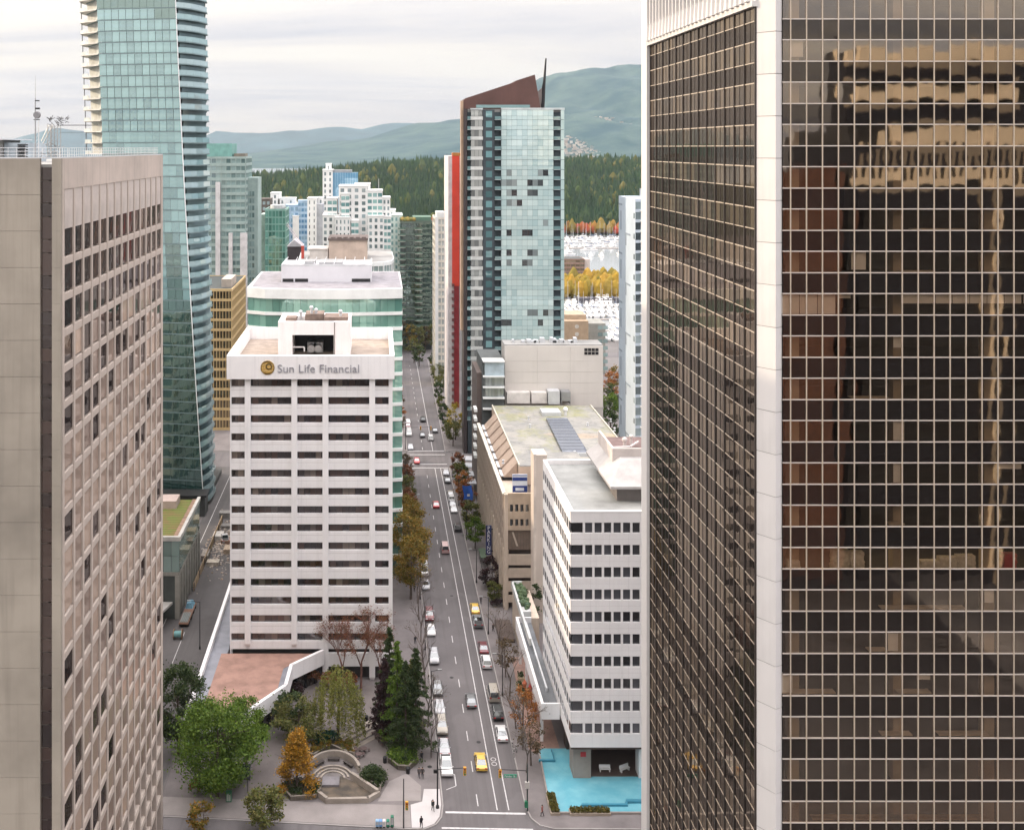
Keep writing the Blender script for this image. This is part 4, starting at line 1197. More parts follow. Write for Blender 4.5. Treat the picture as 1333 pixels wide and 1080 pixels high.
Ck = thing('rooftop_crane', 'small red and white jib crane over the white building roof', 'crane', (gx(391, 308), 308, zt))
n = MB()
a_, c_ = Vector((gx(394, 308), 308, gz(322, 308))), Vector((gx(373, 312), 312, gz(293, 312)))
for off in ((0, 0, 0), (.5, 0, .1), (.25, .4, .4)):
    n.tube(a_ + Vector(off), c_ + Vector(off), 0.09, n=5)
for i in range(9):
    n.tube(a_.lerp(c_, i / 9), a_.lerp(c_, (i + 1) / 9) + Vector((.5, 0, .1)), 0.05, n=4)
n.obj('jib', M('crane_white', (0.55, 0.5, 0.52)), Ck)
n = MB(); n.tube((a_.x, 308, zt), (a_.x, 308, a_.z + .4), 0.45, n=8); n.obj('mast', M('crane_red', (0.45, 0.07, 0.05)), Ck)

# pale stepped apartment cluster
Ta = thing('stepped_apartment_tower', 'white stepped apartment tower with sea green bay windows', 'apartment tower', (-4, 512, 0))
y0 = 500.0
sg = gpair('sea_green_glass', (0.25, 0.45, 0.43), (0.85, 1, 1), 0.22, (0.08, 0.20, 0.21))
dk = gpair('small_dark_window', (0.05, 0.07, 0.08), (0.9, 1, 1), 0.2, (0.28, 0.36, 0.38))
wh = M('apartment_white', (0.72, 0.73, 0.72), 0.7, var=0.06, scale=0.2, streak=0.15)
def block(T, a, c, top, dep, y, cols, glassm, wmat=wh, fh=3.0, wf=0.5, bot=350, nm='wing', wn_='window'):
    X0, X1 = gx(a, y), gx(c, y); zt = gz(top, y)
    n = MB(); n.box(X0, X1, y, y + dep, 0.1, zt); o = n.obj(nm, wmat, T)
    nf = int((zt - max(0, gz(bot, y)) - 1.0) / fh)
    w = (X1 - X0) / cols
    panes(T, wn_, (X0, y), (X1, y), [(w * (i + .5 - wf / 2), w * (i + .5 + wf / 2)) for i in range(cols)], [(zt - 0.9 - fh * k - 1.7, zt - 0.9 - fh * k) for k in range(nf)], glassm, out=0.04, limit=0, rest=MATS.get(glassm.name + '_i', glassm))
    n = MB(); n.box(X0 - .15, X1 + .15, y - .15, y + dep + .1, zt, zt + .5); n.obj('coping', wmat, T)
block(Ta, 441, 478, 243, 18, 500, 4, dk); block(Ta, 478, 498, 249, 16, 500, 3, sg, wf=0.8); block(Ta, 498, 508, 258, 14, 501, 2, dk)
block(Ta, 420, 441, 281, 18, 498, 3, dk); block(Ta, 426, 439, 259, 14, 499.5, 2, sg, wf=.85); block(Ta, 479, 500, 282, 12, 496, 3, dk); block(Ta, 499, 509, 283, 16, 497, 2, sg, wf=.85)
block(Ta, 444, 455, 253, 6, 498.6, 2, sg, wf=.9); block(Ta, 457, 467, 288, 6, 496.5, 2, sg, wf=.9); block(Ta, 436, 456, 284, 6, 495.6, 4, dk, wf=.35)
block(Ta, 462, 482, 240, 10, 504, 2, dk, wf=.3)
n = MB(); n.tube((gx(493, 505), 505, gz(249, 505)), (gx(493, 505), 505, gz(233, 505)), 0.1, n=5); n.obj('flagpole', pale_metal, Ta)
Tb = thing('tall_white_slab', 'tall narrow white apartment slab with bright blue glass wing', 'apartment slab', (-18, 560, 0))
block(Tb, 420, 433, 222, 16, 555, 2, dk, wf=.35); block(Tb, 424, 431, 214, 8, 560, 1, dk, wf=.2)
n = MB(); n.box(gx(433, 557), gx(466, 557), 557, 570, 0.1, gz(225, 557)); n.obj('blue_wing', glass('sky_blue_glass', (0.14, 0.34, 0.52), (0.8, 0.95, 1), 0.25), Tb)
bars(Tb, 'mullion', (gx(433, 557), 557), (gx(466, 557), 557), [(i * 1.3, i * 1.3 + .12) for i in range(10)], [(60, gz(225, 557))], 0, 0.1, M('blue_mullion', (0.35, 0.55, 0.70)))
n = MB(); n.box(gx(434, 559), gx(458, 559), 559, 568, gz(225, 557), gz(221.5, 557)); n.obj('roof_plant', grey_metal, Tb)
Tc = thing('pale_narrow_tower', 'pale narrow tower with grey side wing beside blue building', 'tower', (-40, 545, 0))
block(Tc, 400, 412, 259, 14, 530, 2, dk, wf=.2); n = MB(); n.box(gx(412, 532), gx(420, 532), 532, 545, 0.1, gz(266, 532)); n.obj('grey_wing', M('grey_render', (0.45, 0.47, 0.50), 0.8, streak=0.3), Tc)
block(Tc, 414, 421, 258, 8, 540, 1, dk, wf=.3)
Td = thing('blue_striped_building', 'blue and white striped apartment building beside green tower', 'apartment building', (-42, 585, 0))
bb = gpair('blue_flat_glass', (0.10, 0.24, 0.42), (0.8, 0.9, 1), 0.25, (0.28, 0.42, 0.55))
block(Td, 372, 400, 268, 16, 580, 5, bb, M('pale_blue_render', (0.35, 0.50, 0.66), 0.7), wf=.7); block(Td, 388, 400, 262, 10, 578.5, 3, bb, M('pale_blue_render', (0.35, 0.50, 0.66)), wf=.8); block(Td, 381, 389, 282, 5, 577, 1, dk, wf=.01)
Te = thing('white_rooftop_building', 'low white plant blocks on apartment roof behind the green tower', 'building', (-70, 600, 0))
block(Te, 352, 364, 252, 12, 598, 1, dk, wf=.2); block(Te, 362, 384, 259, 12, 598, 2, dk, wf=.2); block(Te, 340, 400, 266, 14, 600, 8, dk, wf=.4)
Tf = thing('dark_brown_block', 'small dark brown block poking up behind teal tower', 'building', (-60, 560, 0))
block(Tf, 330, 352, 260, 12, 560, 4, dk, M('dark_brown_render', (0.10, 0.085, 0.075), 0.8), wf=.6)
Th = thing('gabled_roof_house', 'dark wall under pale gabled roof beside the small crane', 'building', (-33, 520, 0))
y0 = 420.0
n = MB(); n.box(gx(374, y0), gx(392, y0), y0, y0 + 10, 0.1, gz(321, y0)); n.obj('wall', M('dark_wall', (0.05, 0.04, 0.045)), Th)
n = MB(); zl = gz(321, y0); n.add([(gx(373, y0), y0 - .3, zl), (gx(394, y0), y0 - .3, zl), (gx(383, y0), y0 - .3, gz(312, y0)), (gx(373, y0), y0 + 10, zl), (gx(394, y0), y0 + 10, zl), (gx(383, y0), y0 + 10, gz(312, y0))], [(0, 1, 2), (3, 5, 4), (0, 2, 5, 3), (1, 4, 5, 2), (0, 3, 4, 1)]); n.obj('roof', M('pale_roof', (0.45, 0.45, 0.48)), Th)
Ti = thing('pale_green_flats', 'pale green apartment block at the end of white stepped tower', 'apartment block', (8, 545, 0))
block(Ti, 508, 524, 281, 20, 540, 3, sg, M('pale_green_render', (0.52, 0.62, 0.58), 0.7), wf=.5, bot=460)
block(Ti, 505, 515, 274, 10, 545, 1, dk, wh, wf=.1)

# dark green flats with many balconies closing the street
Tj = thing('dark_balcony_tower', 'dark green apartment tower ringed with balconies at the street end', 'apartment tower', (18, 545, 0))
y0 = 532.0
jg = gpair('dark_flat_glass', (0.04, 0.075, 0.06), (0.85, 1, .95), 0.2, (0.015, 0.03, 0.028))
slab(Tj, gx(521, y0), gx(563, y0), y0, y0 + 20, gz(288, y0), 3.0, 10, 5, jg, M('dark_green_band', (0.11, 0.15, 0.12), 0.6), band=0.55, pier=0.1, limit=0)
m = MB(); m.prism([(-1.9, -0.6), (-1.2, -1.7), (1.2, -1.7), (1.9, -0.6), (1.9, 0.5), (-1.9, 0.5)], -0.12, 0.12); me = m.mesh('balcony', M('balcony_pale', (0.40, 0.40, 0.36), 0.7))
mr = MB(); mr.sbox((-1.85, -0.6), (-1.2, -1.65), 0, 1.25, -.05, 0, .12, 1.0); mr.sbox((-1.2, -1.65), (1.2, -1.65), 0, 2.4, -.05, 0, .12, 1.0); mr.sbox((1.2, -1.65), (1.85, -.6), 0, 1.25, -.05, 0, .12, 1.0); mre = mr.mesh('balustrade', glass('green_rail', (0.10, 0.17, 0.13), (0.9, 1, .95), 0.2))
for k in range(20):
    for X in (gx(523, y0), gx(545, y0)):
        o = put('balcony', me, Tj, (X, y0, gz(292, y0) - 3.0 * k - 2.6)); r_ = put('balustrade', mre); r_.parent = o
n = MB(); n.box(gx(538, y0), gx(562, y0), y0 + 3, y0 + 16, gz(288, y0), gz(283, y0)); n.obj('penthouse', M('green_penthouse', (0.10, 0.18, 0.13)), Tj)
n = MB()
for i in range(60):
    n.ball((gx(522 + 18 * rng.random(), y0), y0 + rng.uniform(.4, 4), gz(287, y0) + rng.random() * 0.8), rng.uniform(.5, 1.1), n=5, m=4)
n.obj('roof_garden', M('roof_garden_leaf', (0.2, 0.16, 0.04), 0.8, island=[(0.22, 0.19, 0.04), (0.09, 0.11, 0.03), (0.30, 0.20, 0.05)], var=0), Tj)

# ------------------------------------------------------------------ black-framed glass tower with raked brown crown
K = thing('raked_crown_tower', 'blue glass apartment tower with black frame and raked brown crown', 'apartment tower', (45, 365, 0))
y0 = 352.0; sc = y0 / F
bx = lambda p_: gx(p_, y0)
bz_ = lambda p_: gz(p_, y0)
FHk = 13.0 * sc
kg = glass('pale_blue_curtain', (0.60, 0.74, 0.72), (0.85, 0.98, 1.0), 0.2, base2=(0.40, 0.56, 0.57), wob=0.03)
ko = glass('open_dark_window', (0.04, 0.045, 0.05), (0.9, 1, 1), 0.12, base2=(0.40, 0.48, 0.48))
kd = M('charcoal_panel', (0.045, 0.06, 0.07), 0.5, var=0.1, scale=0.4)
kw = glass('teal_slot_window', (0.18, 0.36, 0.38), (0.85, 1, 1), 0.25, base2=(0.05, 0.12, 0.13))
brown = M('brown_cladding', (0.115, 0.055, 0.045), 0.6, var=0.12, scale=0.15, streak=0.2)
n = MB(); n.box(bx(609), bx(734), y0 + 1.0, y0 + 26, 0.1, bz_(146)); n.obj('core', M('tower_dark_core', (0.05, 0.07, 0.08)), K)
zs = []
z = bz_(143)
while z > 14:
    zs.append((z - FHk, z)); z -= FHk
# curtain wall 652..720: ten columns of panes, some open and dark
us = [(bx(652.5) + (bx(720.5) - bx(652.5)) * i / 10 + .02, bx(652.5) + (bx(720.5) - bx(652.5)) * (i + 1) / 10 - .02) for i in range(10)]
u0_ = bx(652.5)
rr = random.Random(5)
dark = {}
for k in range(len(zs)):
    if rr.random() < 0.55:
        for _ in range(rr.choice((1, 2, 2, 3))):
            s_ = rr.choice((0, 1, 4, 5, 6, 7, 8)); l_ = rr.choice((1, 1, 2, 2, 3))
            for q in range(s_, min(10, s_ + l_)):
                dark[(q, k)] = 1
panes(K, 'curtain_pane', (u0_, y0), (bx(720.5), y0), [(a - u0_, c - u0_) for a, c in us], [(a + 1.25, c - .04) for a, c in zs], lambda i, k: ko if (i, k) in dark else kg, limit=300)
panes(K, 'spandrel_panel', (u0_, y0), (bx(720.5), y0), [(a - u0_, c - u0_) for a, c in us], [(a + .04, a + 1.2) for a, c in zs], kg, limit=0)
# left bay of flats with bright blinds, slot windows on charcoal, balconies
bayg = gpair('bay_flat_glass', (0.42, 0.44, 0.42), (0.9, 1, 1), 0.2, (0.14, 0.15, 0.15))

for k, (a, c) in enumerate(zs):
    for i in range(3):
        u = bx(613 + 5 * i); w = bx(617.7 + 5 * i)
        put('bay_window', pane_mesh(round(w - u, 3), 2.0, 0.05, bayg), K, ((u + w) / 2, y0 - 0.35, a + 2.1))
    n = MB(); n.box(bx(612.5), bx(628.5), y0 - 0.4, y0 + 1, a - 0.05, a + 1.05); n.obj('bay_band', M('bay_white', (0.60, 0.62, 0.60), 0.6, var=0.1, scale=0.4), K)
    put('slot_window', pane_mesh(round(bx(640.5) - bx(632.5), 3), 2.1, 0.05, kw), K, ((bx(632.5) + bx(640.5)) / 2, y0 - 0.04, a + 1.8))
    for (pa, pb, nm) in ((644, 652, 'balcony'), (721, 729.5, 'balcony'), (608.2, 612.4, 'corner_balcony')):
        n = MB(); n.box(bx(pa), bx(pb), y0 - (0.7 if pa < 700 else 0.1), y0 + 1.6, a - .1, a + .1); o = n.obj(nm, M('balcony_slab_grey', (0.35, 0.40, 0.41)), K)
        n = MB(); n.box(bx(pa), bx(pb), y0 - (0.68 if pa < 700 else 0.08), y0 - (0.62 if pa < 700 else 0.02), a + .12, a + 1.1); n.obj('balustrade', glass('balcony_teal', (0.16, 0.28, 0.29), (0.9, 1, 1), 0.2), o)
panes(K, 'end_pane', (bx(729.8), y0), (bx(734.5), y0), [(0.05, bx(734.5) - bx(729.8))], [(a + .1, c - .05) for a, c in zs], kg, limit=100)
n = MB(); n.box(bx(628.6), bx(643.8), y0, y0 + 1.0, 0.1, bz_(143)); n.box(bx(652), bx(652.5), y0 - .1, y0 + 1, 8, bz_(143)); n.obj('charcoal_strip', kd, K)
n = MB(); n.box(bx(652.5), bx(735), y0 - .06, y0 + 1, bz_(143), bz_(140.5)); n.box(bx(612.5), bx(628.6), y0 - .3, y0 + 1, bz_(143), bz_(141)); n.obj('roof_edge', M('roof_edge_pale', (0.55, 0.60, 0.60)), K)
n = MB()
for i in range(36):
    X = bx(620) + i * (bx(690) - bx(620)) / 36
    n.box(X, X + .5, y0 + .3, y0 + .36, bz_(140.5), bz_(136.5))
n.obj('roof_screen', kw, K)
n = MB(); n.box(bx(609), bx(735), y0 + 1, y0 + 26, bz_(146), bz_(142)); n.obj('roof', roof_grey, K)
# brown frame slab: vertical black leg and the raked crown
lz = [(bx(603.5), bz_(590)), (bx(608), bz_(590)), (bx(608), bz_(142)), (bx(704.5), bz_(142)), (bx(697), bz_(97)), (bx(672), bz_(105)), (bx(670), bz_(107)), (bx(606), bz_(128)), (bx(603.5), bz_(131))]
def extr(n, pts, ya, yb):
    k = len(pts)
    n.add([(x, ya, z) for x, z in pts] + [(x, yb, z) for x, z in pts], [tuple(range(k)), tuple(range(k, 2 * k))[::-1]] + [(i, i + k, (i + 1) % k + k, (i + 1) % k) for i in range(k)])
    return n
crown = [(bx(603.5), bz_(141.8)), (bx(704.5), bz_(141.8)), (bx(697), bz_(97)), (bx(672), bz_(105)), (bx(670), bz_(107)), (bx(606), bz_(128)), (bx(603.5), bz_(131))]
n = extr(MB(), crown, y0 + 1.2, y0 + 12); n.obj('raked_crown', brown, K)
n = MB(); n.box(bx(603.5), bx(608), y0 - .5, y0 + 6, 0.1, bz_(141.8)); n.obj('black_leg', M('black_cladding', (0.05, 0.038, 0.038), 0.5, var=0.1, scale=0.2), K)
n = MB(); n.box(bx(600.3), bx(603.4), y0 + .6, y0 + 4, 40, bz_(131)); n.obj('sunlit_edge', M('sunlit_tan', (0.42, 0.30, 0.21), 0.6, var=0.15, scale=0.2, streak=0.3), K)  # added strip, sun on the tower's left edge put into its tan colour
n = MB(); n.box(bx(609), bx(617), y0 - 0.5, y0 + 1.2, 0.1, 14); n.box(bx(617), bx(660), y0 - 0.3, y0 + 1.2, 0.1, 14); n.obj('base_wall', kd, K)
# mast with ribs
n = MB()
n.tube((bx(712), y0 + 10, bz_(142)), (bx(717), y0 + 10, bz_(73)), 0.75, 0.25, n=8); n.tube((bx(706), y0 + 10, bz_(142)), (bx(716), y0 + 10, bz_(92)), 0.22, 0.12, n=6); n.tube((bx(713.5), y0 + 12, bz_(142)), (bx(716), y0 + 11, bz_(88)), 0.22, 0.12, n=6)
n.obj('mast', dark_metal, K)
n = MB(); extr(n, [(bx(703.5), bz_(142)), (bx(710.5), bz_(142)), (bx(711.5), bz_(112)), (bx(706), bz_(117)), (bx(703), bz_(126))], y0 + 9.6, y0 + 10.2); n.obj('mast_sail', M('sail_grey', (0.20, 0.18, 0.17), 0.5), K)

# red-striped slab behind it
Kr = thing('red_stripe_tower', 'slim white tower with one bright red vertical stripe', 'tower', (30, 415, 0))
y0 = 402.0
n = MB(); n.box(gx(583.5, y0), gx(602, y0), y0, y0 + 24, 0.1, gz(203, y0)); n.obj('wall', M('tower_white_wall', (0.68, 0.64, 0.64), 0.7, streak=0.15), Kr)
n = MB(); n.box(gx(588.5, y0), gx(598, y0), y0 - .5, y0 - .02, gz(372, y0), gz(200, y0)); n.obj('red_stripe', M('signal_red', (0.72, 0.065, 0.035), 0.5, var=0.08, scale=0.2), Kr)
n = MB(); n.box(gx(591, y0), gx(597.5, y0), y0 - .5, y0 - .02, 3, gz(372, y0)); n.obj('red_stripe', M('deep_red', (0.30, 0.03, 0.035), 0.5), Kr)
for k in range(20):
    z = gz(372, y0) - 2.6 * k
    if z > 4:
        n = MB(); n.box(gx(588, y0), gx(591.2, y0), y0 - .9, y0 + .1, z - .15, z + .9); n.obj('balcony', M('dark_red_rail', (0.20, 0.08, 0.08)), Kr)
n = MB(); n.box(gx(589, y0), gx(599, y0), y0 - .6, y0 + 4, gz(203, y0), gz(199, y0)); n.obj('cap', M('orange_cap', (0.55, 0.22, 0.05)), Kr)
# cream flats further down
Kc = thing('cream_balcony_tower', 'cream apartment tower with pale glass bays beyond red stripe', 'apartment tower', (28, 465, 0))
y0 = 452.0
cg = gpair('pale_bay_glass', (0.42, 0.46, 0.43), (0.95, 1, 1), 0.2, (0.22, 0.27, 0.26))
slab(Kc, gx(566, y0), gx(583, y0), y0, y0 + 18, gz(283, y0), 3.0, 4, 5, cg, M('cream_render', (0.66, 0.62, 0.54), 0.7, var=.06), band=1.0, pier=0.3, side='L', limit=160)
n = MB(); n.box(gx(566.5, y0), gx(570.5, y0), y0 - .8, y0 - .05, 0.1, gz(282, y0)); n.obj('white_fin', wh, Kc)
n = MB(); n.box(gx(569, y0), gx(580, y0), y0 + 4, y0 + 14, gz(283, y0) - .2, gz(277, y0)); n.obj('penthouse', wh, Kc)
# ------------------------------------------------------------------ parkade with sloped concrete hoods
Q = thing('concrete_parkade', 'beige concrete parkade with sloped hoods along its roof edge', 'parkade', (45, 262, 0))
y0, y1 = 232.6, 293.0
X0 = 27.7
zl = 24.0; zu = 28.0; Xu = 32.3; X2 = 60.0
inner = M('parkade_inside', (0.10, 0.075, 0.06), 0.9, var=0.1)
n = MB(); n.box(X0 + 1.2, X2 - .5, y0 + 1.6, y1 - .2, 0.1, zl - .4); n.obj('core', inner, Q)
# front: parking decks below, two office rows above
fx1 = gx(697, y0)
n = MB(); n.box(X0, X0 + 0.75, y0 - .1, y0 + 1.2, 0.1, zl + 1.0); n.obj('corner_pier', beige, Q)
b0 = 0.0
for k, (pa, pb) in enumerate(((722, 735.5), (740, 752), (757, 770), (775, 784))):
    n = MB(); n.box(X0 + .76, fx1 + 3, y0 + .1, y0 + .5, gz(pb, y0), gz(pa, y0)); n.obj('deck_rail', beige, Q)
n = MB(); n.box(X0 + .76, fx1 + 3, y0 + .4, y0 + .7, gz(716, y0), gz(690, y0)); n.obj('recess_wall', M('ribbed_brown', (0.19, 0.145, 0.115), 0.9, var=.1, scale=1.2), Q)
for i in range(9):
    X = X0 + 1.6 + i * 0.62
    n = MB(); n.box(X, X + .08, y0 + .34, y0 + .4, gz(716, y0), gz(692, y0)); n.obj('rib', M('ribbed_brown2', (0.15, 0.115, 0.09)), Q)
n = MB(); n.add([(X0 + 1.6, y0 + .2, gz(693, y0)), (X0 + 2.0, y0 + .2, gz(693, y0)), (X0 + 3.0, y0 + .2, gz(711, y0)), (X0 + 2.6, y0 + .2, gz(711, y0))] + [(X0 + 1.6, y0 + .5, gz(693, y0)), (X0 + 2.0, y0 + .5, gz(693, y0)), (X0 + 3.0, y0 + .5, gz(711, y0)), (X0 + 2.6, y0 + .5, gz(711, y0))], [(0, 1, 2, 3), (7, 6, 5, 4), (0, 4, 5, 1), (1, 5, 6, 2), (2, 6, 7, 3), (3, 7, 4, 0)]); n.obj('brace', beige, Q)
for pa, pb in ((642, 656.5), (666, 675.5), (684.5, 690)):
    n = MB(); n.box(X0 + .76, fx1 + 3, y0, y0 + .6, gz(pb, y0), gz(pa, y0)); n.obj('spandrel', tan, Q)
pw = glass('parkade_window', (0.05, 0.055, 0.06), (0.95, 1, 1), 0.14, base2=(0.10, 0.11, 0.12))
for pa, pb in ((656.5, 666), (675.5, 684.5)):
    panes(Q, 'window', (X0 + .76, y0), (fx1 + 3, y0), cuts(fx1 + 3 - X0 - .76, 8, 0.45), [(gz(pb, y0), gz(pa, y0))], pw, out=-.25)
    bars(Q, 'pier', (X0 + .76, y0), (fx1 + 3, y0), [(i * (fx1 + 3 - X0 - .76) / 8 - .0, i * (fx1 + 3 - X0 - .76) / 8 + .45) for i in range(8)], [(gz(pb, y0), gz(pa, y0))], -.4, -.05, tan)
# street side: upper ribbed storeys overhanging a slender arcade
s0, s1 = (X0, y1), (X0, y0 + 1.2)
Ls = y1 - y0 - 1.2
n = MB(); n.sbox(s0, s1, 0, Ls, -.6, 0, 13.2, zl + .6); n.obj('side_wall', M('side_tan', (0.40, 0.33, 0.27), 0.85, var=.1, scale=.2, streak=.3), Q)
for k in range(4):
    z = 14.3 + k * 2.5
    panes(Q, 'side_window', s0, s1, cuts(Ls, 20, .5), [(z, z + 1.2)], pw, out=.03, limit=300)
bars(Q, 'side_rib', s0, s1, [(Ls * i / 20 - .18, Ls * i / 20 + .18) for i in range(21)], [(13.2, zl + .6)], 0, .25, M('rib_tan', (0.46, 0.38, 0.31), 0.85, var=.1))
bars(Q, 'arcade_pier', s0, s1, [(Ls * i / 15 - .45, Ls * i / 15 + .45) for i in range(16)], [(0.13, 13.2)], -1.0, .18, beige)
for k in range(4):
    n = MB(); n.sbox(s0, s1, 0, Ls, -.9, -.1, 2.6 + k * 2.9, 3.9 + k * 2.9); n.obj('side_rail', beige, Q)
n = MB(); n.sbox(s0, s1, -.1, Ls + .4, -.5, .35, zl + .6, zl + 1.0); n.obj('coping', M('pale_coping', (0.62, 0.58, 0.50), .8), Q)
# lower roof strip and the row of sloping hoods
n = MB(); n.box(X0 + .1, Xu, y0 + .5, y1, zl - .4, zl); n.obj('lower_roof', beige, Q)
hood = M('hood_concrete', (0.42, 0.32, 0.25), 0.9, var=.12, scale=.4, streak=.2)
nh = 7
for i in range(nh):
    ya = 245.5 + (y1 - 246) * i / nh; L = (y1 - 246) / nh - 1.4
    n = MB()
    n.add([(X0 + 1.0, ya, zl), (Xu, ya, zl), (Xu, ya + L, zl), (X0 + 1.0, ya + L, zl), (Xu - 0.2, ya, zu + .1), (Xu - .2, ya + L, zu + .1), (X0 + 1.4, ya, zl + .9), (X0 + 1.4, ya + L, zl + .9)], [(0, 1, 4, 6), (3, 7, 5, 2), (0, 6, 7, 3), (6, 4, 5, 7), (1, 2, 5, 4)])
    o = n.obj('roof_hood', hood, Q)
    n = MB(); n.box(X0 + .75, X0 + 1.35, ya + .2, ya + L - .2, zl + .9, zl + 1.05); n.obj('hood_cap', pale_metal, o)
    n = MB(); n.box(X0 + 1.0, Xu - 1, ya - .06, ya, zl + .1, zl + .8); n.obj('hood_window', black, o)
# upper roof
yu = 244.0; yr = 301.0
n = MB(); n.box(Xu, X2, yu, yr, zl - .4, zu - .35); n.obj('upper_storey', M('peach_concrete', (0.58, 0.45, 0.35), .85, var=.06, streak=.2), Q)
mossm = bpy.data.materials.new('mossy_roof'); mossm.use_nodes = True; mt = mossm.node_tree
_c = _mix(mt, (0.31, 0.30, 0.27), (0.22, 0.22, 0.21), _ramp(mt, _noise(mt, .15), .4, .65))
_c = _mix(mt, _c, (0.23, 0.24, 0.06), _ramp(mt, _noise(mt, .09, 5, .7, (1, .6, 1)), .5, .64, 0, .6))
_c = _mix(mt, _c, (0.42, 0.32, 0.22), _ramp(mt, _noise(mt, .07, 4, .6, (.5, 1.4, 1)), .58, .68, 0, .7))
_c = _mix(mt, _c, (0.12, 0.12, 0.12), _ramp(mt, _noise(mt, .55, 5, .75), .5, .72, 0, .7))
mt.links.new(_c, mt.nodes['Principled BSDF'].inputs['Base Color']); mt.nodes['Principled BSDF'].inputs['Roughness'].default_value = .95
n = MB(); n.box(Xu + .02, X2 - .02, yu + .02, yr, zu - .34, zu - .2); n.obj('upper_roof', mossm, Q)
n = MB(); n.box(Xu - .05, Xu + .25, yu, yr, zu - .35, zu + .1); n.box(X2 - .25, X2 + .05, yu, yr, zu - .35, zu + .1); n.obj('roof_kerb', M('pale_kerb', (0.62, 0.58, 0.48), .8), Q)
# long glazed rooflight
Sk = thing('rooflight', 'long grey glass rooflight on the mossy parkade roof', 'rooflight', (47, 268, zu))
ra = [(gx(711, 285), 285.0), (gx(738, 285), 285.0), (gx(766, 252), 252.0), (gx(733, 252), 252.0)]
rgm = glass('rooflight_glass', (0.16, 0.18, 0.22), (0.9, .95, 1), .2, base2=(0.10, 0.12, 0.16))
for i in range(12):
    t0, t1 = i / 12 + .008, (i + 1) / 12 - .008
    lerp = lambda a, c, t: (a[0] + (c[0] - a[0]) * t, a[1] + (c[1] - a[1]) * t)
    n = MB(); n.prism([lerp(ra[0], ra[3], t0), lerp(ra[1], ra[2], t0), lerp(ra[1], ra[2], t1), lerp(ra[0], ra[3], t1)], zu - .15, zu + .5); n.obj('pane', rgm, Sk)
n = MB(); n.prism(ra, zu - .19, zu + .38); n.obj('frame', grey_metal, Sk)
n = MB(); n.prism([(ra[3][0] - .2, ra[3][1] - .5), (ra[2][0] + .2, ra[2][1] - .5), (ra[2][0] + .2, ra[2][1] - .1), (ra[3][0] - .2, ra[3][1] - .1)], zu - .19, zu + .6); n.obj('end_kerb', pale_metal, Sk)
V = thing('rooftop_vent_unit', 'white ventilation unit at the far end of the rooflight', 'vent unit', (44, 292, zu))
n = MB(); n.box(gx(704, 292), gx(728, 292), 289, 294, zu - .19, zu + .8); n.obj('housing', pale_metal, V)
n = MB(); n.tube((gx(736, 290), 290, zu - .19), (gx(736, 290), 290, zu + 1.4), .4, n=10); n.ball((gx(736, 290), 290, zu + 1.4), .7, n=10, m=6); n.obj('cowl', M('white_cowl', (.75, .75, .75)), V)
for i, (px, py) in enumerate(((690, 555), (765, 553), (795, 548), (800, 560), (748, 590), (700, 590), (655, 602), (688, 545), (780, 575))):
    x, y = G(px, py, zu); n = MB()
    n.tube((x, y, zu - .2), (x, y, zu + .5), .16, n=8); n.tube((x, y, zu + .5), (x, y, zu + .62), .3, n=8); n.tube((x, y, zu - .2), (x, y, zu - .05), .35, n=8)
    tag(n.obj('roof_vent_pipe', pale_metal), 'short metal vent pipe standing on the mossy parkade roof', 'vent pipe', 'vent pipes on the parkade roof')
# sign panels on the upper wall
Sg = thing('rooftop_sign', 'blue and white sign board on the parkade roof edge', 'sign', (gx(676, 236.5), 236.5, 24))
yy = 236.5
n = MB(); n.box(gx(667, yy), gx(686.5, yy), yy, yy + .25, gz(641, yy), gz(617.5, yy)); n.obj('board', M('sign_white', (.66, .72, .80), .5), Sg)
navy = M('sign_navy', (0.02, 0.045, 0.20), .4, var=0)
for pa, pb in ((618, 619.2), (621, 625.5), (632, 640.5)):
    n = MB(); n.box(gx(667.2, yy), gx(686.3, yy), yy - .03, yy, gz(pb, yy), gz(pa, yy)); n.obj('stripe', navy, Sg)
n = MB(); n.prism([(gx(671, yy), yy - .05), (gx(682, yy), yy - .05), (gx(682, yy), yy - .03), (gx(671, yy), yy - .03)], gz(638.4, yy), gz(634.6, yy)); n.obj('emblem', M('sign_white', (.66, .72, .80)), Sg)
Sp = thing('vertical_parking_sign', 'tall dark blue vertical letter sign on parkade street side', 'sign', (26.6, 258, 10))
xs_, ys_ = G(640, 703, 12)
ys_ = 256.0; xs_ = 27.5; zt_, zb_ = gz(684, ys_), gz(722, ys_)
xa, xb = gx(632.5, ys_), gx(640, ys_)
n = MB(); n.box(xa, xb, ys_, ys_ + .35, zb_, zt_); n.obj('board', M('sign_dark_blue', (0.03, 0.04, 0.12), .5), Sp)
n = MB(); n.box(xb, 27.9, ys_ + .1, ys_ + .25, zt_ - 1, zt_ - .8); n.box(xb, 27.9, ys_ + .1, ys_ + .25, zb_ + .8, zb_ + 1); n.obj('bracket', dark_metal, Sp)
hl_ = (zt_ - zb_) / 7.4
for i, ch in enumerate('PARKING'):
    me = text_mesh(ch, hl_ * 1.25, .02, M('sign_letter_white', (.72, .72, .76), .5, var=0))
    xs2 = [v_.co.x for v_ in me.vertices]; c_ = (max(xs2) + min(xs2)) / 2
    put('letter', me, Sp, ((xa + xb) / 2 - c_, ys_ - .04, zt_ - hl_ * (i + 1.0)))
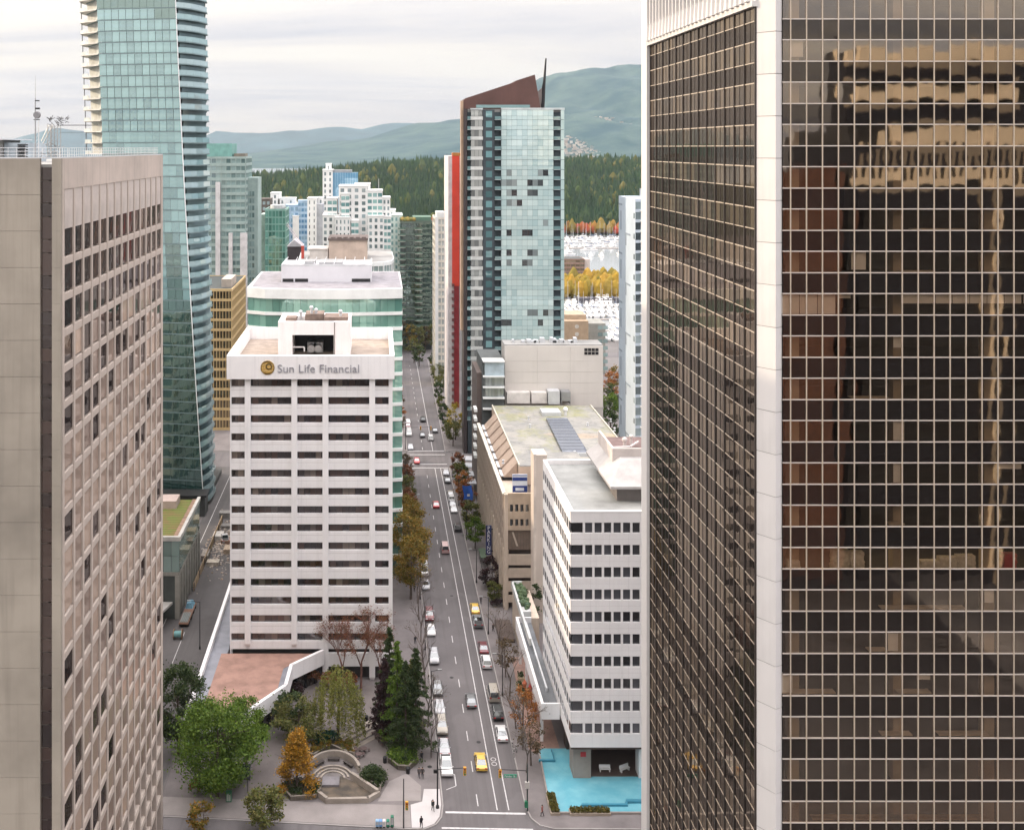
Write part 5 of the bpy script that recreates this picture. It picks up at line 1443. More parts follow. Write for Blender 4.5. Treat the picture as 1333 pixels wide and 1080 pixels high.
# beige stair tower at its right
St = thing('beige_stair_tower', 'plain beige stair tower between parkade and white building', 'tower', (gx(702, 226), 228, 0))
yy = 226.0
n = MB(); n.box(gx(695, yy), gx(712, yy), yy, yy + 4.5, 0.1, gz(592, yy)); n.obj('wall', M('stair_beige', (.60, .52, .45), .85, var=.06, scale=.1, streak=.35), St)
n = MB(); n.box(gx(714, yy), gx(765, yy), yy + 4, yy + 12, zu - 3, gz(597, yy + 4) - .8); n.obj('roof_wing', mossm, St)
n = MB(); n.box(gx(694.7, yy), gx(698, yy), yy - .1, yy, 4, gz(591, yy)); n.obj('edge_strip', M('stair_edge', (.68, .60, .52)), St)

# ------------------------------------------------------------------ white office block by the blue pool
H = thing('white_banded_office', 'white stone office block on legs above the blue pool', 'office block', (45, 183, 0))
y0, y1 = 169.0, 197.0
hx0, hx1 = 30.5, 60.0
zt = 42.9; zb = 5.8
hg = glass('grey_office_window', (0.085, 0.088, 0.10), (0.95, .97, 1), .12, base2=(0.018, 0.017, 0.019), wob=.02)
n = MB(); n.box(hx0 + .5, hx1, y0 + .5, y1, zb + .1, zt - 1.6); n.obj('core', M('office_core', (.06, .06, .06)), H)
rows = []
for k in range(10):
    zr = gz(680, y0) - k * 29.0 * y0 / F
    rows.append((zr - 13.8 * y0 / F, zr))
p0, p1 = (hx0, y0), (hx1, y0)
fw = [(gx(a, y0) - hx0, gx(c, y0) - hx0) for a, c in [(744.5, 758.8)] + [(761.7 + 12.35 * i, 771.3 + 12.35 * i) for i in range(19)] if gx(c, y0) < hx1]
panes(H, 'window', p0, p1, fw, rows, hg, out=-.3, limit=300)
Lq = y1 - y0
sw = cuts(Lq, 14, .5)
panes(H, 'side_window', (hx0, y1), (hx0, y0), sw, rows, hg, out=-.03, limit=300)
edges = [zt - .3] + [z for r_ in rows for z in (r_[1], r_[0])] + [zb]
for i in range(0, len(edges), 2):
    a, c = edges[i + 1], edges[i]
    n = MB(); n.box(hx0, hx1, y0, y0 + .6, a, c); n.box(hx0, hx0 + .6, y0 + .6, y1, a, c); n.obj('spandrel', white_stone, H)
bars(H, 'pier', p0, p1, [(fw[i][1], fw[i + 1][0]) for i in range(len(fw) - 1)], rows, -.45, -.03, white_stone)
bars(H, 'side_pier', (hx0, y1), (hx0, y0), [(sw[i][1], sw[i + 1][0]) for i in range(13)] + [(0, sw[0][0])], rows, -.45, -.015, white_stone)
jm = M('stone_joint', (.55, .53, .52), var=0)
for i in range(1, len(edges) - 2, 2):
    z = (edges[i + 1] + edges[i + 2]) / 2 if i + 2 < len(edges) else None
n = MB()
for r_ in rows[1:]:
    for i in range(0, 24, 4):
        X = gx(744 + i * 6.2, y0)
        n.box(X, X + .03, y0 - .004, y0 + .1, r_[1] + .02, r_[1] + 1.8)
    n.box(hx0, hx1, y0 - .004, y0 + .1, r_[1] + .9, r_[1] + .93)
n.obj('stone_joints', jm, H, kind='stuff')
n = MB(); n.box(hx0 + .6, hx1, y0 + .6, y1, zt - 1.1, zt - .75); n.obj('roof', M('pale_roof_membrane', (.31, .32, .31), .9, var=.2, scale=.12, fine=.1), H)
n = MB(); n.box(hx0 - .02, hx1, y0 - .02, y0 + .55, zt - .3, zt); n.box(hx0 - .02, hx0 + .55, y0 + .55, y1, zt - .3, zt); n.box(hx0 + .55, hx1, y1 - .5, y1 + .05, zt - 1.6, zt); n.obj('parapet', white_stone, H)
# pyramid-shouldered plant house
pz0 = zt - .75
a_ = [(gx(762, 178.5), 176.5), (gx(900, 176.5), 176.5), (gx(900, 190), 192), (gx(762, 178.5), 192)]
n = MB(); n.box(39.4, 70, 176.2, 192, pz0, pz0 + 2.4); n.obj('plant_house', M('plant_brown', (.20, .18, .17), .8), H)
lo = [(38.0, 174.6), (75, 174.6), (75, 195), (38.0, 195)]
hi = [(41.4, 181.5), (75, 181.5), (75, 195), (41.4, 195)]
n = MB(); n.prism(lo, pz0 + 2.4, pz0 + 2.8); n.prism(lo, pz0 + 2.8, pz0 + 5.2, hi); n.obj('plant_roof', M('grey_hip_roof', (.40, .385, .375), .85, var=.1, scale=.3, streak=.2), H)
n = MB(); n.box(40.2, 75, 183.2, 183.6, pz0 + 4.2, pz0 + 6.6); n.box(40.2, 40.6, 183.6, 195, pz0 + 4.2, pz0 + 6.6); n.obj('plant_parapet', M('parapet_taupe', (.55, .50, .47), .85, var=.08), H)
n = MB(); n.box(40.6, 75, 183.6, 195, pz0 + 5.21, pz0 + 5.4); n.obj('plant_well', M('well_brown', (.20, .14, .13), .9, var=.2), H)
n = MB()
for x_, y_, r_ in ((43.4, 188, .5), (45, 190, .4), (47, 187, .5)):
    n.tube((x_, y_, pz0 + 5.3), (x_, y_, pz0 + 6.6), r_ * .6, n=8); n.ball((x_, y_, pz0 + 6.8), r_, n=8, m=5)
n.tube((40.5, 186, pz0 + 6), (44, 186.5, pz0 + 6), .2, n=6); n.tube((44, 186.5, pz0 + 6), (46, 189, pz0 + 6.2), .2, n=6)
n.obj('duct', M('duct_pale', (.66, .60, .58), .6), H)
# undercroft: core wall, legs, dark ceiling
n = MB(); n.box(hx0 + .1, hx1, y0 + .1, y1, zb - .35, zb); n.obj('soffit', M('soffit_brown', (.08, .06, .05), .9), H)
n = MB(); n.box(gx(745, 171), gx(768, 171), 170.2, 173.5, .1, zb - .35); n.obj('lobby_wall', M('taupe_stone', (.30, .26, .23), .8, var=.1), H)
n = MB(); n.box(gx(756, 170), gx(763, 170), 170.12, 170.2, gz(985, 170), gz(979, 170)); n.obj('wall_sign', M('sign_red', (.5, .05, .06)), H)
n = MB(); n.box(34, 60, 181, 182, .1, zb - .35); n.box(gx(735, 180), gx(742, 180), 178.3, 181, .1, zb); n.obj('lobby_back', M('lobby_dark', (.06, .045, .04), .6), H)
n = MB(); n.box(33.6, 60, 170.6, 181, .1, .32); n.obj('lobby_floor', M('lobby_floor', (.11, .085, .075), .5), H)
n = MB(); n.box(gx(830, 171), gx(834, 171), 170.2, 172.5, .1, zb - .35); n.obj('leg', white_stone, H)
# long white canopy terrace along its street side
Cn = thing('white_canopy_terrace', 'long white walled terrace canopy along the white office side', 'canopy', (28.9, 194, 5))
cz = 8.0
cpt = [(27.3, 178), (27.3, 211), (30.35, 211), (30.35, 178)]
n = MB(); n.prism(cpt, cz - 2.6, cz - 1.1); n.obj('slab', white_conc, Cn)
n = MB(); n.box(27.3, 27.75, 178.4, 211, cz - 1.1, cz); n.box(27.3, 30.35, 178, 178.4, cz - 1.1, cz); n.box(27.75, 30.35, 210.6, 211, cz - 1.1, cz); n.obj('wall', white_conc, Cn)
n = MB(); n.box(27.76, 30.34, 178.41, 210.6, cz - 1.09, cz - 1.02); n.obj('floor', M('canopy_floor', (.15, .16, .17), .8), Cn)
n = MB(); n.box(29.0, 29.3, 184, 210, cz - 1.0, cz - .4); n.obj('rail', pale_metal, Cn)
for yy in (181, 190, 199, 208):
    n = MB(); n.box(27.6, 28.1, yy, yy + .5, .12, cz - 2.6); n.obj('post', white_conc, Cn)
Cg = thing('green_terrace', 'raised planted terrace with pale walls beside the stair tower', 'terrace', (29.5, 217, 5))
n = MB(); n.box(28.2, 28.6, 198.5, 225, cz + .1, cz + 1.4); n.box(28.6, 30.4, 211.2, 225, cz - .4, cz + .9); n.box(28.2, 30.4, 224.6, 225, cz + .9, cz + 1.4); n.obj('wall', M('terrace_wall', (.55, .56, .55), .7), Cg)
n = MB(); n.box(28.4, 32, 211.3, 224.5, .1, cz - .4); n.obj('base', beige, Cg)
n = MB()
for i in range(70):
    n.ball((rng.uniform(28.8, 30.3), rng.uniform(212, 224), cz + .9 + rng.random() * .5), rng.uniform(.3, .6), n=5, m=4)
n.obj('planting', M('terrace_leaf', (.05, .09, .04), island=[(.04, .07, .03), (.08, .12, .05), (.05, .09, .06)], var=0), Cg)
n = MB(); n.box(24.8, 28.0, 217, 226, .1, .9); n.box(24.8, 25.1, 213, 217, .1, 2.2); n.obj('entry_wall', M('dark_entry', (.10, .075, .065)), Cg)

# pool
Pl = thing('reflecting_pool', 'turquoise pool wrapping the legs of the white office block', 'pool', (34, 168, 0))
poolw = bpy.data.materials.new('pool_water'); poolw.use_nodes = True; pt = poolw.node_tree
pp = pt.nodes['Principled BSDF']; pp.inputs['Base Color'].default_value = (0.105, 0.37, 0.46, 1); pp.inputs['Roughness'].default_value = .12
_c = _mix(pt, (0.12, 0.36, 0.44), (0.18, 0.43, 0.50), _ramp(pt, _noise(pt, .25, 3), .4, .65)); pt.links.new(_c, pp.inputs['Base Color'])
_bn = pt.nodes.new('ShaderNodeBump'); _bn.inputs['Strength'].default_value = .6; _bn.inputs['Distance'].default_value = .05
pt.links.new(_noise(pt, 2.2, 3), _bn.inputs['Height']); pt.links.new(_bn.outputs[0], pp.inputs['Normal'])
wp = [(26.9, 178.6), (26.9, 175.2), (26.7, 171), (26.3, 161.4), (46, 161.4), (46, 171.4), (33.4, 171.4), (33.4, 178.6)]
n = MB(); n.prism(wp, .02, .30); n.obj('water', poolw, Pl)
n = MB()
for a, c in ((wp[0], wp[1]), (wp[1], wp[2]), (wp[2], wp[3]), (wp[3], wp[4])):
    n.sbox(a, c, -.1, math.dist(a, c) + .1, 0, .25, .1, .45)
n.obj('rim', M('pool_rim', (.30, .27, .25), .8), Pl)
poolb = M('pool_tile', (.06, .26, .36), .4)
n = MB(); n.box(gx(700, 176), gx(721, 176), 174.6, 175.0, .3, .62); n.box(gx(720, 176), gx(721, 176), 175, 177.8, .3, .62); n.box(gx(815, 164), 46, 163.6, 164.2, .3, .62); n.box(gx(757, 163), gx(817, 163), 162.8, 163.2, .3, .6); n.box(gx(814, 163.4), gx(817, 163.4), 163.2, 163.6, .3, .6); n.obj('weir', poolb, Pl)
hedge_leaf = leafmat('hedge_leaf', [(.09, .085, .02), (.15, .12, .025), (.06, .075, .02), (.2, .15, .04)])
def leaf_blob(n, xr, yr, zr, k, s):
    for i in range(k):
        c = np.array([rng.uniform(*xr), rng.uniform(*yr), rng.uniform(*zr)])
        u = rng.normal(size=3); u /= np.linalg.norm(u); w = np.cross(u, rng.normal(size=3)); w /= np.linalg.norm(w)
        s_ = s * rng.uniform(.6, 1.3)
        n.add([tuple(c - u * s_), tuple(c + w * s_ * .7), tuple(c + u * s_), tuple(c - w * s_ * .7)], [(0, 1, 2, 3)])
for nm, xr, yr, lab in (('hedge', (26.2, 27.4), (161.0, 165.6), 'short clipped hedge beside the pool corner'), ('hedge', (gx(742, 161.5), gx(793, 161.5)), (160.9, 162.0), 'long low clipped hedge along the front of the pool')):
    t_ = thing(nm, lab, 'hedge', (sum(xr) / 2, sum(yr) / 2, .12))
    n = MB(); n.box(xr[0] - .12, xr[1] + .12, yr[0] - .12, yr[1] + .12, .11, .5); n.obj('planter', M('planter_stone', (.36, .30, .24), .85), t_)
    n = MB(); leaf_blob(n, xr, yr, (.5, .95), 900, .16); n.obj('foliage', hedge_leaf, t_)
def bench(label, x, y, rz):
    t_ = thing('white_bench', label, 'bench', (x, y, .32), world=False); t_.rotation_euler = (0, 0, rz)
    m_ = M('bench_white', (.75, .74, .73), .6)
    n = MB(); n.box(-.9, .9, -.25, .25, .38, .5); n.obj('seat', m_, t_)
    n = MB(); n.box(-.9, .9, .2, .3, .5, .95); n.obj('backrest', m_, t_)
    for sx in (-.75, .75):
        n = MB(); n.box(sx - .08, sx + .08, -.22, .22, 0, .38); n.obj('leg', m_, t_)
bench('white bench in the undercroft, one further from the tower', gx(787, 172.2), 172.0, 0)
bench('white bench in the undercroft, one nearer the dark tower', gx(813, 172.2), 172.1, 0.5)

# ------------------------------------------------------------------ blank pale wall building and annex
Z = thing('blank_wall_building', 'pale grey building with a huge blank wall above the parkade', 'building', (52, 320, 0))
yy = 306.0
pg = M('pale_grey_panel', (.60, .57, .53), .85, var=.05, scale=.05, streak=.12, fine=.05)
n = MB(); n.box(gx(657, yy), gx(785, yy), yy, yy + 8, .1, gz(450, yy)); n.obj('wall', M('panel_gap', (.40, .38, .36), .9, var=0), Z)
cw = (gx(785, yy) - gx(657, yy)) / 3
hts = [450, 470, 484, 498, 512, 530]
for i in range(3):
    for a, c in zip(hts, hts[1:]):
        n = MB(); n.box(gx(657, yy) + cw * i + .02, gx(657, yy) + cw * (i + 1) - .02, yy - .12, yy, gz(c, yy) + .02, gz(a, yy) - .02); n.obj('wall_panel', pg, Z)
for r_ in range(2):
    for i in range(4):
        n = MB(); n.box(gx(760.5 + i * 4.8, yy), gx(764.6 + i * 4.8, yy), yy - .2, yy - .05, gz(461.5 - r_ * 4.6, yy), gz(457.8 - r_ * 4.6, yy)); n.obj('louvre', black, Z)
n = MB(); n.box(gx(657, yy), gx(785, yy), yy + .3, yy + 7.7, gz(450, yy), gz(448.6, yy)); n.obj('roof', roof_grey, Z)
n = MB()
for i in range(16):
    X = gx(662 + rng.uniform(0, 95), yy + 4); h = rng.uniform(.4, 1.4); w = rng.uniform(.4, 1.3)
    n.box(X, X + w, yy + 3, yy + 5, gz(448.6, yy), gz(448.6, yy) + h)
n.obj('roof_plant', pale_metal, Z)
yl = 303.5
n = MB(); n.box(gx(660, yl), gx(690, yl), yl, yy - .12, zu - .2, gz(511, yl)); n.box(gx(692, yl), gx(712, yl), yl, yy - .12, zu - .2, gz(511, yl)); n.obj('lean_to', M('lean_to_white', (.66, .63, .60), .8), Z)
n = MB(); n.box(gx(713, yl), gx(728, yl), yl - 1, yy - .12, zu - .2, gz(508, yl)); n.obj('duct_box', pale_metal, Z)
n = MB(); n.box(gx(730, yl), gx(742, yl), yl - 1, yy - .12, gz(521, yl), gz(509, yl)); n.box(gx(730, yl), gx(731, yl), yl - 1, yy - .12, zu - .2, gz(521, yl)); n.box(gx(741, yl), gx(742, yl), yl - 1, yy - .12, zu - .2, gz(521, yl)); n.obj('cooling_unit', grey_metal, Z)
ya = 303.0
n = MB(); n.box(gx(628, ya), gx(656.6, ya), ya + .6, ya + 18, .1, gz(470, ya)); n.obj('annex_core', M('annex_core', (.10, .11, .11)), Z)
n = MB(); n.box(gx(631, ya), gx(656.6, ya), ya, ya + .5, gz(489, ya), gz(471, ya)); n.obj('annex_fascia', M('fascia_blue', (.45, .55, .60), .6), Z)
for pa in (469.5, 489, 503, 517, 531):
    n = MB(); n.box(gx(629, ya - .8), gx(656.6, ya), ya - .8, ya + 4, gz(pa + 1.6, ya), gz(pa, ya)); n.obj('annex_slab', wslab, Z)
panes(Z, 'annex_pane', (gx(632, ya), ya + .5), (gx(656, ya), ya + .5), cuts(gx(656, ya) - gx(632, ya), 6, .12), [(gz(503, ya), gz(490.6, ya)), (gz(517, ya), gz(504.6, ya))], glass('annex_glass', (.20, .22, .22), (.9, 1, 1), .2, base2=(.10, .11, .10)))
n = MB(); n.box(gx(620, ya + 4), gx(630, ya + 4), ya + 2, ya + 18, .1, gz(487, ya)); n.obj('annex_side', M('annex_brown', (.14, .11, .10), .8), Z)
for i in range(6):
    n = MB(); z_ = gz(535 + i * 12, 300); n.box(gx(617, 300), gx(621, 300), 299, 303, z_, z_ + .8); n.obj('side_ledge', wslab, Z)

# blue-white slab beside the dark tower
Bs = thing('pale_blue_slab_tower', 'pale blue apartment slab with L shaped joints beside dark tower', 'apartment slab', (80, 352, 0))
xb0 = 78.0
ya = F * xb0 / (827 - 490); yb = F * xb0 / (805.5 - 490)
zt = gz(255, yb)
pb = M('pale_blue_panel', (.50, .58, .66), .7, var=.06, scale=.1, streak=.12)
n = MB(); n.box(xb0, xb0 + 22, ya, yb, .1, zt); n.obj('wall', pb, Bs)
gr = M('joint_blue', (.25, .30, .36), var=0)
dl = yb - ya
for k in range(6):
    z = zt - 3 - k * 15.5
    for (u0, u1, za, zb_) in ((.12, .17, -7.6, -1.5), (.02, .22, .2, .75), (.42, .48, -12, -8), (.48, .72, -8.6, -8.0)):
        if z + za < 1:
            continue
        n = MB(); n.box(xb0 - .08, xb0, yb - dl * u1, yb - dl * u0, z + za, z + zb_); n.obj('wall_slot', gr, Bs)
nfl_ = int(zt / 3.1)
m = MB(); m.box(xb0 - .5, xb0 + 1.5, ya - 1.6, ya + .4, -.12, .12); mes = m.mesh('balcony', wh)
for k in range(nfl_):
    z = zt - 2.8 - 3.1 * k
    n = MB(); n.box(xb0 + .05, xb0 + 1.6, ya - .06, ya - .01, z - .2, z + 2.0); n.obj('window', dk, Bs)
    put('balcony', mes, Bs, (1.9, 0, z - .6))
    n = MB(); n.box(xb0 + 1.9, xb0 + 10, ya - .2, ya - .02, z - .9, z); n.obj('white_band', wh, Bs)
    if k % 2:
        n = MB(); n.box(xb0 - .05, xb0 - .01, ya + .8, ya + 2.0, z, z + 1.6); n.obj('side_window', dk, Bs)
n = MB(); n.box(xb0 + 6, xb0 + 14, ya + 4, yb - 3, zt, zt + 2.5); n.tube((xb0 + 8, ya + 6, zt + 2.5), (xb0 + 8, ya + 6, zt + 8), .1, n=5); n.obj('roof_plant', pale_metal, Bs)

# tan office and mid-rise buildings toward the marina
Ma = thing('tan_midrise', 'tan mid-rise with two round windows before the marina', 'building', (68, 485, 0))
y0 = 470.0
n = MB(); n.box(gx(730, y0), gx(766, y0), y0, y0 + 18, .1, gz(418, y0)); n.obj('wall', M('tan_wall', (.40, .30, .20), .85, var=.1, streak=.2), Ma)
n = MB(); n.box(gx(738, y0), gx(766, y0), y0 + 5, y0 + 18, gz(418, y0), gz(412, y0)); n.obj('penthouse', M('tan_wall2', (.44, .34, .24)), Ma)
for pyy in (425, 435):
    n = MB(); n.tube((gx(751, y0), y0 - .06, gz(pyy, y0)), (gx(751, y0), y0 + .1, gz(pyy, y0)), .9, n=14); n.obj('round_window', M('round_pane', (.55, .52, .46), .4), Ma)
n = MB(); n.box(gx(766, y0), gx(792, y0), y0 + 6, y0 + 20, .1, gz(424, y0)); n.obj('wing', M('grey_wing', (.30, .30, .27), .8), Ma)
panes(Ma, 'wing_window', (gx(778, y0 + 6), y0 + 6), (gx(792, y0 + 6), y0 + 6), cuts(4.6, 2, .3), [(gz(424, y0) - 2.6 - 3 * k, gz(424, y0) - 1 - 3 * k) for k in range(7)], tg, out=.05, limit=30)
n = MB(); n.box(gx(766, y0), gx(769, y0), y0 + 5.4, y0 + 6, 2, gz(421, y0)); n.obj('pale_upright', M('pale_strip', (.62, .52, .36)), Ma)  # upright strip in a paler tan
Mb = thing('brown_marina_block', 'brown banded block standing by the water beyond marina trees', 'building', (150, 790, 0))
y0 = 780.0
slab(Mb, gx(725, y0), gx(761, y0), y0, y0 + 16, gz(337, y0) , 3.0, 6, 3, gpair('marina_glass', (.10, .08, .08), (1, 1, 1), .15, (.2, .17, .16)), M('marina_brown', (.26, .17, .14), .85), band=1.2, pier=.2)
n = MB(); n.box(gx(761, y0), gx(768.5, y0), y0 + 2, y0 + 16, .1, gz(338, y0)); n.obj('pale_wing', M('marina_pale', (.55, .47, .43), .8), Mb)

# ------------------------------------------------------------------ green-roofed low building at the lane
Lb_ = thing('green_roof_building', 'low glass topped stone building with striped green roof', 'building', (-48, 240, 0))
ya, yb = 228.0, 254.0; xr_ = -41.8; zt = 17.6
n = MB(); n.box(-62, xr_ - .3, ya + .3, yb, .1, zt - .8); n.obj('core', M('low_core', (.08, .09, .085)), Lb_)
stone = M('grey_green_stone', (.30, .29, .26), .85, var=.1, scale=.4, streak=.3)
n = MB(); n.box(-62, xr_, ya, yb, 9.2, 10.0); n.obj('string_course', stone, Lb_)
bars(Lb_, 'stone_pier', (xr_, ya), (xr_, yb), [(i * 3.2, i * 3.2 + .9) for i in range(9)], [(.12, 9.2)], -.3, .12, stone)
bars(Lb_, 'stone_pier', (-62, ya), (xr_, ya), [(20.2 - i * 3.4 - .9, 20.2 - i * 3.4) for i in range(5)], [(.12, 9.2)], -.3, .12, stone)
lg_ = glass('low_teal_glass', (.10, .17, .15), (.9, 1, .97), .25, base2=(.22, .32, .30))
for z0_, z1_ in ((10.05, 13.3), (13.4, 16.6)):
    panes(Lb_, 'pane', (xr_, ya), (xr_, yb), cuts(26, 13, .1), [(z0_, z1_)], lg_)
    panes(Lb_, 'pane', (-62, ya), (xr_, ya), cuts(20.2, 12, .1), [(z0_, z1_)], lg_)
n = MB(); n.box(-62.2, xr_ + .3, ya - .3, ya + .4, zt - .9, zt); n.box(xr_ - .4, xr_ + .3, ya + .4, yb, zt - .9, zt); n.obj('parapet', M('pale_parapet', (.50, .49, .46), .8), Lb_)
sed = bpy.data.materials.new('sedum_roof'); sed.use_nodes = True; st_ = sed.node_tree
_c = _mix(st_, (.14, .17, .035), (.20, .13, .05), _ramp(st_, _noise(st_, .5, 5), .42, .6))
_w = st_.nodes.new('ShaderNodeTexWave'); _w.inputs['Scale'].default_value = .28; _w.inputs['Distortion'].default_value = 1.0; _w.bands_direction = 'Y'
_tc = st_.nodes.new('ShaderNodeTexCoord'); st_.links.new(_tc.outputs['Object'], _w.inputs[0])
_c = _mix(st_, _c, (.06, .085, .02), _ramp(st_, _w.outputs[1], .55, .8, 0, .8))
st_.links.new(_c, st_.nodes['Principled BSDF'].inputs['Base Color']); st_.nodes['Principled BSDF'].inputs['Roughness'].default_value = .95
n = MB(); n.box(-62, xr_ - 1.6, ya + .6, yb - .5, zt - .9, zt - .55); n.obj('green_roof', sed, Lb_)
n = MB(); n.box(xr_ - 1.6, xr_ - .4, ya + .4, yb, zt - .9, zt - .6); n.obj('gravel_strip', M('rust_gravel', (.30, .20, .14), .95, var=.2, scale=.8), Lb_)
n = MB(); n.prism([(-58, 222), (-44.6, 222), (-43.2, 227.9), (-58, 227.9)], 3.3, 3.8); n.obj('awning', M('awning_pale', (.42, .41, .39), .8), Lb_)
n = MB(); n.box(-50, -46, 247, 252, zt - .55, zt + 1.2); n.obj('roof_plant', M('plant_pinkish', (.50, .40, .36), .8), Lb_)

# ------------------------------------------------------------------ towers outside the frame that show as reflections, and one unseen block added for shade
Hd = thing('shade_block', 'unseen concrete block added to shade the plaza, behind near left block', 'office block', (-98, 232, 0))
slab(Hd, -130, -68, 186, 278, 50, 3.6, 20, 26, og, warm_conc, band=1.6, pier=.6, side='R', front=True)
Rf = thing('cream_reflected_tower', 'cream tower with slotted crown, mirrored in the dark tower glass', 'tower', (140, -75, 0))
cr_ = M('cream_stone', (.85, .72, .53), .7, var=.06, scale=.1)
dg = M('reflected_dark', (.03, .026, .024), .4, var=.1)
yy = -60.0
n = MB(); n.box(111, 200, -100, yy - .8, .1, 104); n.obj('core', dg, Rf)
n = MB(); n.box(118, 200, yy - .8, yy, 99.5, 105); n.box(111, 200, yy - .8, yy, 90.5, 93.2); n.box(112, 152, yy - 8, yy - 4, 110, 114.5); n.box(112, 165, yy - 8, yy - 4, 118.5, 124); n.obj('crown_band', cr_, Rf)
bars(Rf, 'crown_fin', (200, yy), (111, yy), [(i * 3.6, i * 3.6 + 1.5) for i in range(25)], [(93.2, 99.5)], -.8, 0, cr_)
n = MB(); n.box(113, 164, yy - 20, yy - 8.1, 104, 124); n.obj('upper_storeys', dg, Rf)
bars(Rf, 'pier', (200, yy), (111, yy), [(200 - x_ - .65, 200 - x_ + .65) for x_ in (144, 198)], [(.1, 90.5)], -.8, .3, cr_)
for k in range(22):
    n = MB(); n.box(111, 200, yy - .8, yy - .3, 4 + 3.9 * k, 4.4 + 3.9 * k); n.obj('floor_band', M('dark_bronze_band', (.04, .035, .03), .6), Rf)
Rb = thing('brick_reflected_tower', 'brown brick tower mirrored near the corner of dark tower', 'tower', (97, -80, 0))
slab(Rb, 86, 108, -100, -60, 95, 3.6, 16, 8, og, M('red_brown_brick', (.16, .075, .05), .85), band=1.6, pier=1.0, front=False)
n = MB(); n.box(86, 108, -60, -59.6, .1, 95); n.obj('brick_face', M('red_brown_brick', (.16, .075, .05)), Rb)
Rc = thing('home_tower', 'grey office tower behind the viewpoint, mirrored in lower glass', 'tower', (-20, -60, 0))
slab(Rc, -60, 24, -120, -40, 80, 3.6, 16, 8, og, M('home_grey', (.06, .055, .052), .8), band=1.5, pier=.5, front=False)
n = MB(); n.box(-60, 24, -40, -39.6, .1, 80); n.obj('street_face', M('home_grey', (.06, .055, .052)), Rc)
# ================================================================== TREES AND PLANTING
bark = M('bark', (.10, .075, .06), .95, var=.2, scale=2)
bark_g = M('grey_bark', (.17, .14, .125), .95, var=.2, scale=2)
bark_r = M('red_bark', (.20, .10, .08), .95, var=.2, scale=2)
LF = {
    'green': leafmat('leaf_green', [(.04, .085, .010), (.09, .16, .018), (.15, .22, .03), (.06, .115, .018)]),
    'willow': leafmat('leaf_willow', [(.13, .16, .03), (.20, .21, .05), (.26, .24, .06), (.09, .12, .03)]),
    'dark': leafmat('leaf_dark', [(.022, .042, .016), (.04, .068, .022), (.068, .09, .03), (.03, .05, .02)]),
    'olive': leafmat('leaf_olive', [(.08, .105, .025), (.14, .155, .04), (.18, .16, .05), (.06, .08, .03)]),
    'gold': leafmat('leaf_gold', [(.40, .20, .02), (.55, .30, .03), (.30, .17, .03), (.22, .15, .03), (.45, .20, .02)]),
    'turn': leafmat('leaf_turning', [(.11, .12, .025), (.20, .16, .03), (.32, .16, .025), (.08, .10, .025)]),
    'rust': leafmat('leaf_rust', [(.34, .12, .03), (.45, .19, .05), (.24, .09, .03), (.28, .16, .06)]),
    'red': leafmat('leaf_red', [(.20, .05, .03), (.28, .10, .04), (.12, .06, .03), (.10, .08, .03)]),
    'plum': leafmat('leaf_plum', [(.035, .018, .02), (.06, .028, .03), (.03, .02, .025), (.05, .03, .022)]),
    'brown': leafmat('leaf_brown', [(.10, .07, .04), (.15, .11, .06), (.07, .055, .03), (.19, .12, .06)]),
    'yellow': leafmat('leaf_yellow', [(.5, .38, .03), (.4, .3, .03), (.22, .22, .03), (.6, .42, .06)]),
}
def leaves(c, w, n, s, r, droop=0.0):
    """n leaf quads around each of the clump centres"""
    V = []; Fc = []
    k = len(c)
    idx = r.integers(0, k, n)
    p = c[idx] + r.normal(size=(n, 3)) * w[idx][:, None] * np.array([.5, .5, .38])
    u = r.normal(size=(n, 3)); u[:, 2] *= .6; u[:, 2] -= droop; u /= np.linalg.norm(u, axis=1)[:, None]
    v = np.cross(u, r.normal(size=(n, 3))); v /= np.linalg.norm(v, axis=1)[:, None]
    ss = s * r.uniform(.6, 1.35, n)[:, None]
    q = np.stack([p - u * ss, p + v * ss * .62, p + u * ss, p - v * ss * .62], 1).reshape(-1, 3)
    f = np.arange(n * 4).reshape(-1, 4)
    return q, f
def npmesh(name, q, f, mat):
    me = bpy.data.meshes.new(name)
    me.vertices.add(len(q)); me.vertices.foreach_set('co', q.astype(np.float32).ravel())
    me.loops.add(f.size); me.loops.foreach_set('vertex_index', f.astype(np.int32).ravel())
    me.polygons.add(len(f)); me.polygons.foreach_set('loop_start', (np.arange(len(f)) * 4).astype(np.int32)); me.polygons.foreach_set('loop_total', np.full(len(f), 4, np.int32))
    me.materials.append(mat); me.update(); me.validate()
    return me
def limbs(n, r, base, h, lean, trunk_r, crown_b, rx, k):
    top = Vector((base[0] + lean, base[1], base[2] + h * .8))
    b0 = Vector(base)
    n.tube(b0, b0.lerp(top, .5), trunk_r, trunk_r * .7, n=7, cap=False); n.tube(b0.lerp(top, .5), top, trunk_r * .7, trunk_r * .2, n=6)
    for i in range(k):
        t = crown_b + (0.95 - crown_b) * r.random()
        a = r.uniform(0, 6.28); s = b0.lerp(top, t * .9)
        e = s + Vector((math.cos(a) * rx * r.uniform(.5, .95), math.sin(a) * rx * r.uniform(.5, .95), h * r.uniform(.05, .2)))
        n.tube(s, e, trunk_r * .3, trunk_r * .08, n=5, cap=False)
        for _ in range(2):
            d = e + Vector((r.normal() * rx * .25, r.normal() * rx * .25, r.uniform(0, h * .1)))
            n.tube(s.lerp(e, .6), d, trunk_r * .12, trunk_r * .04, n=4, cap=False)
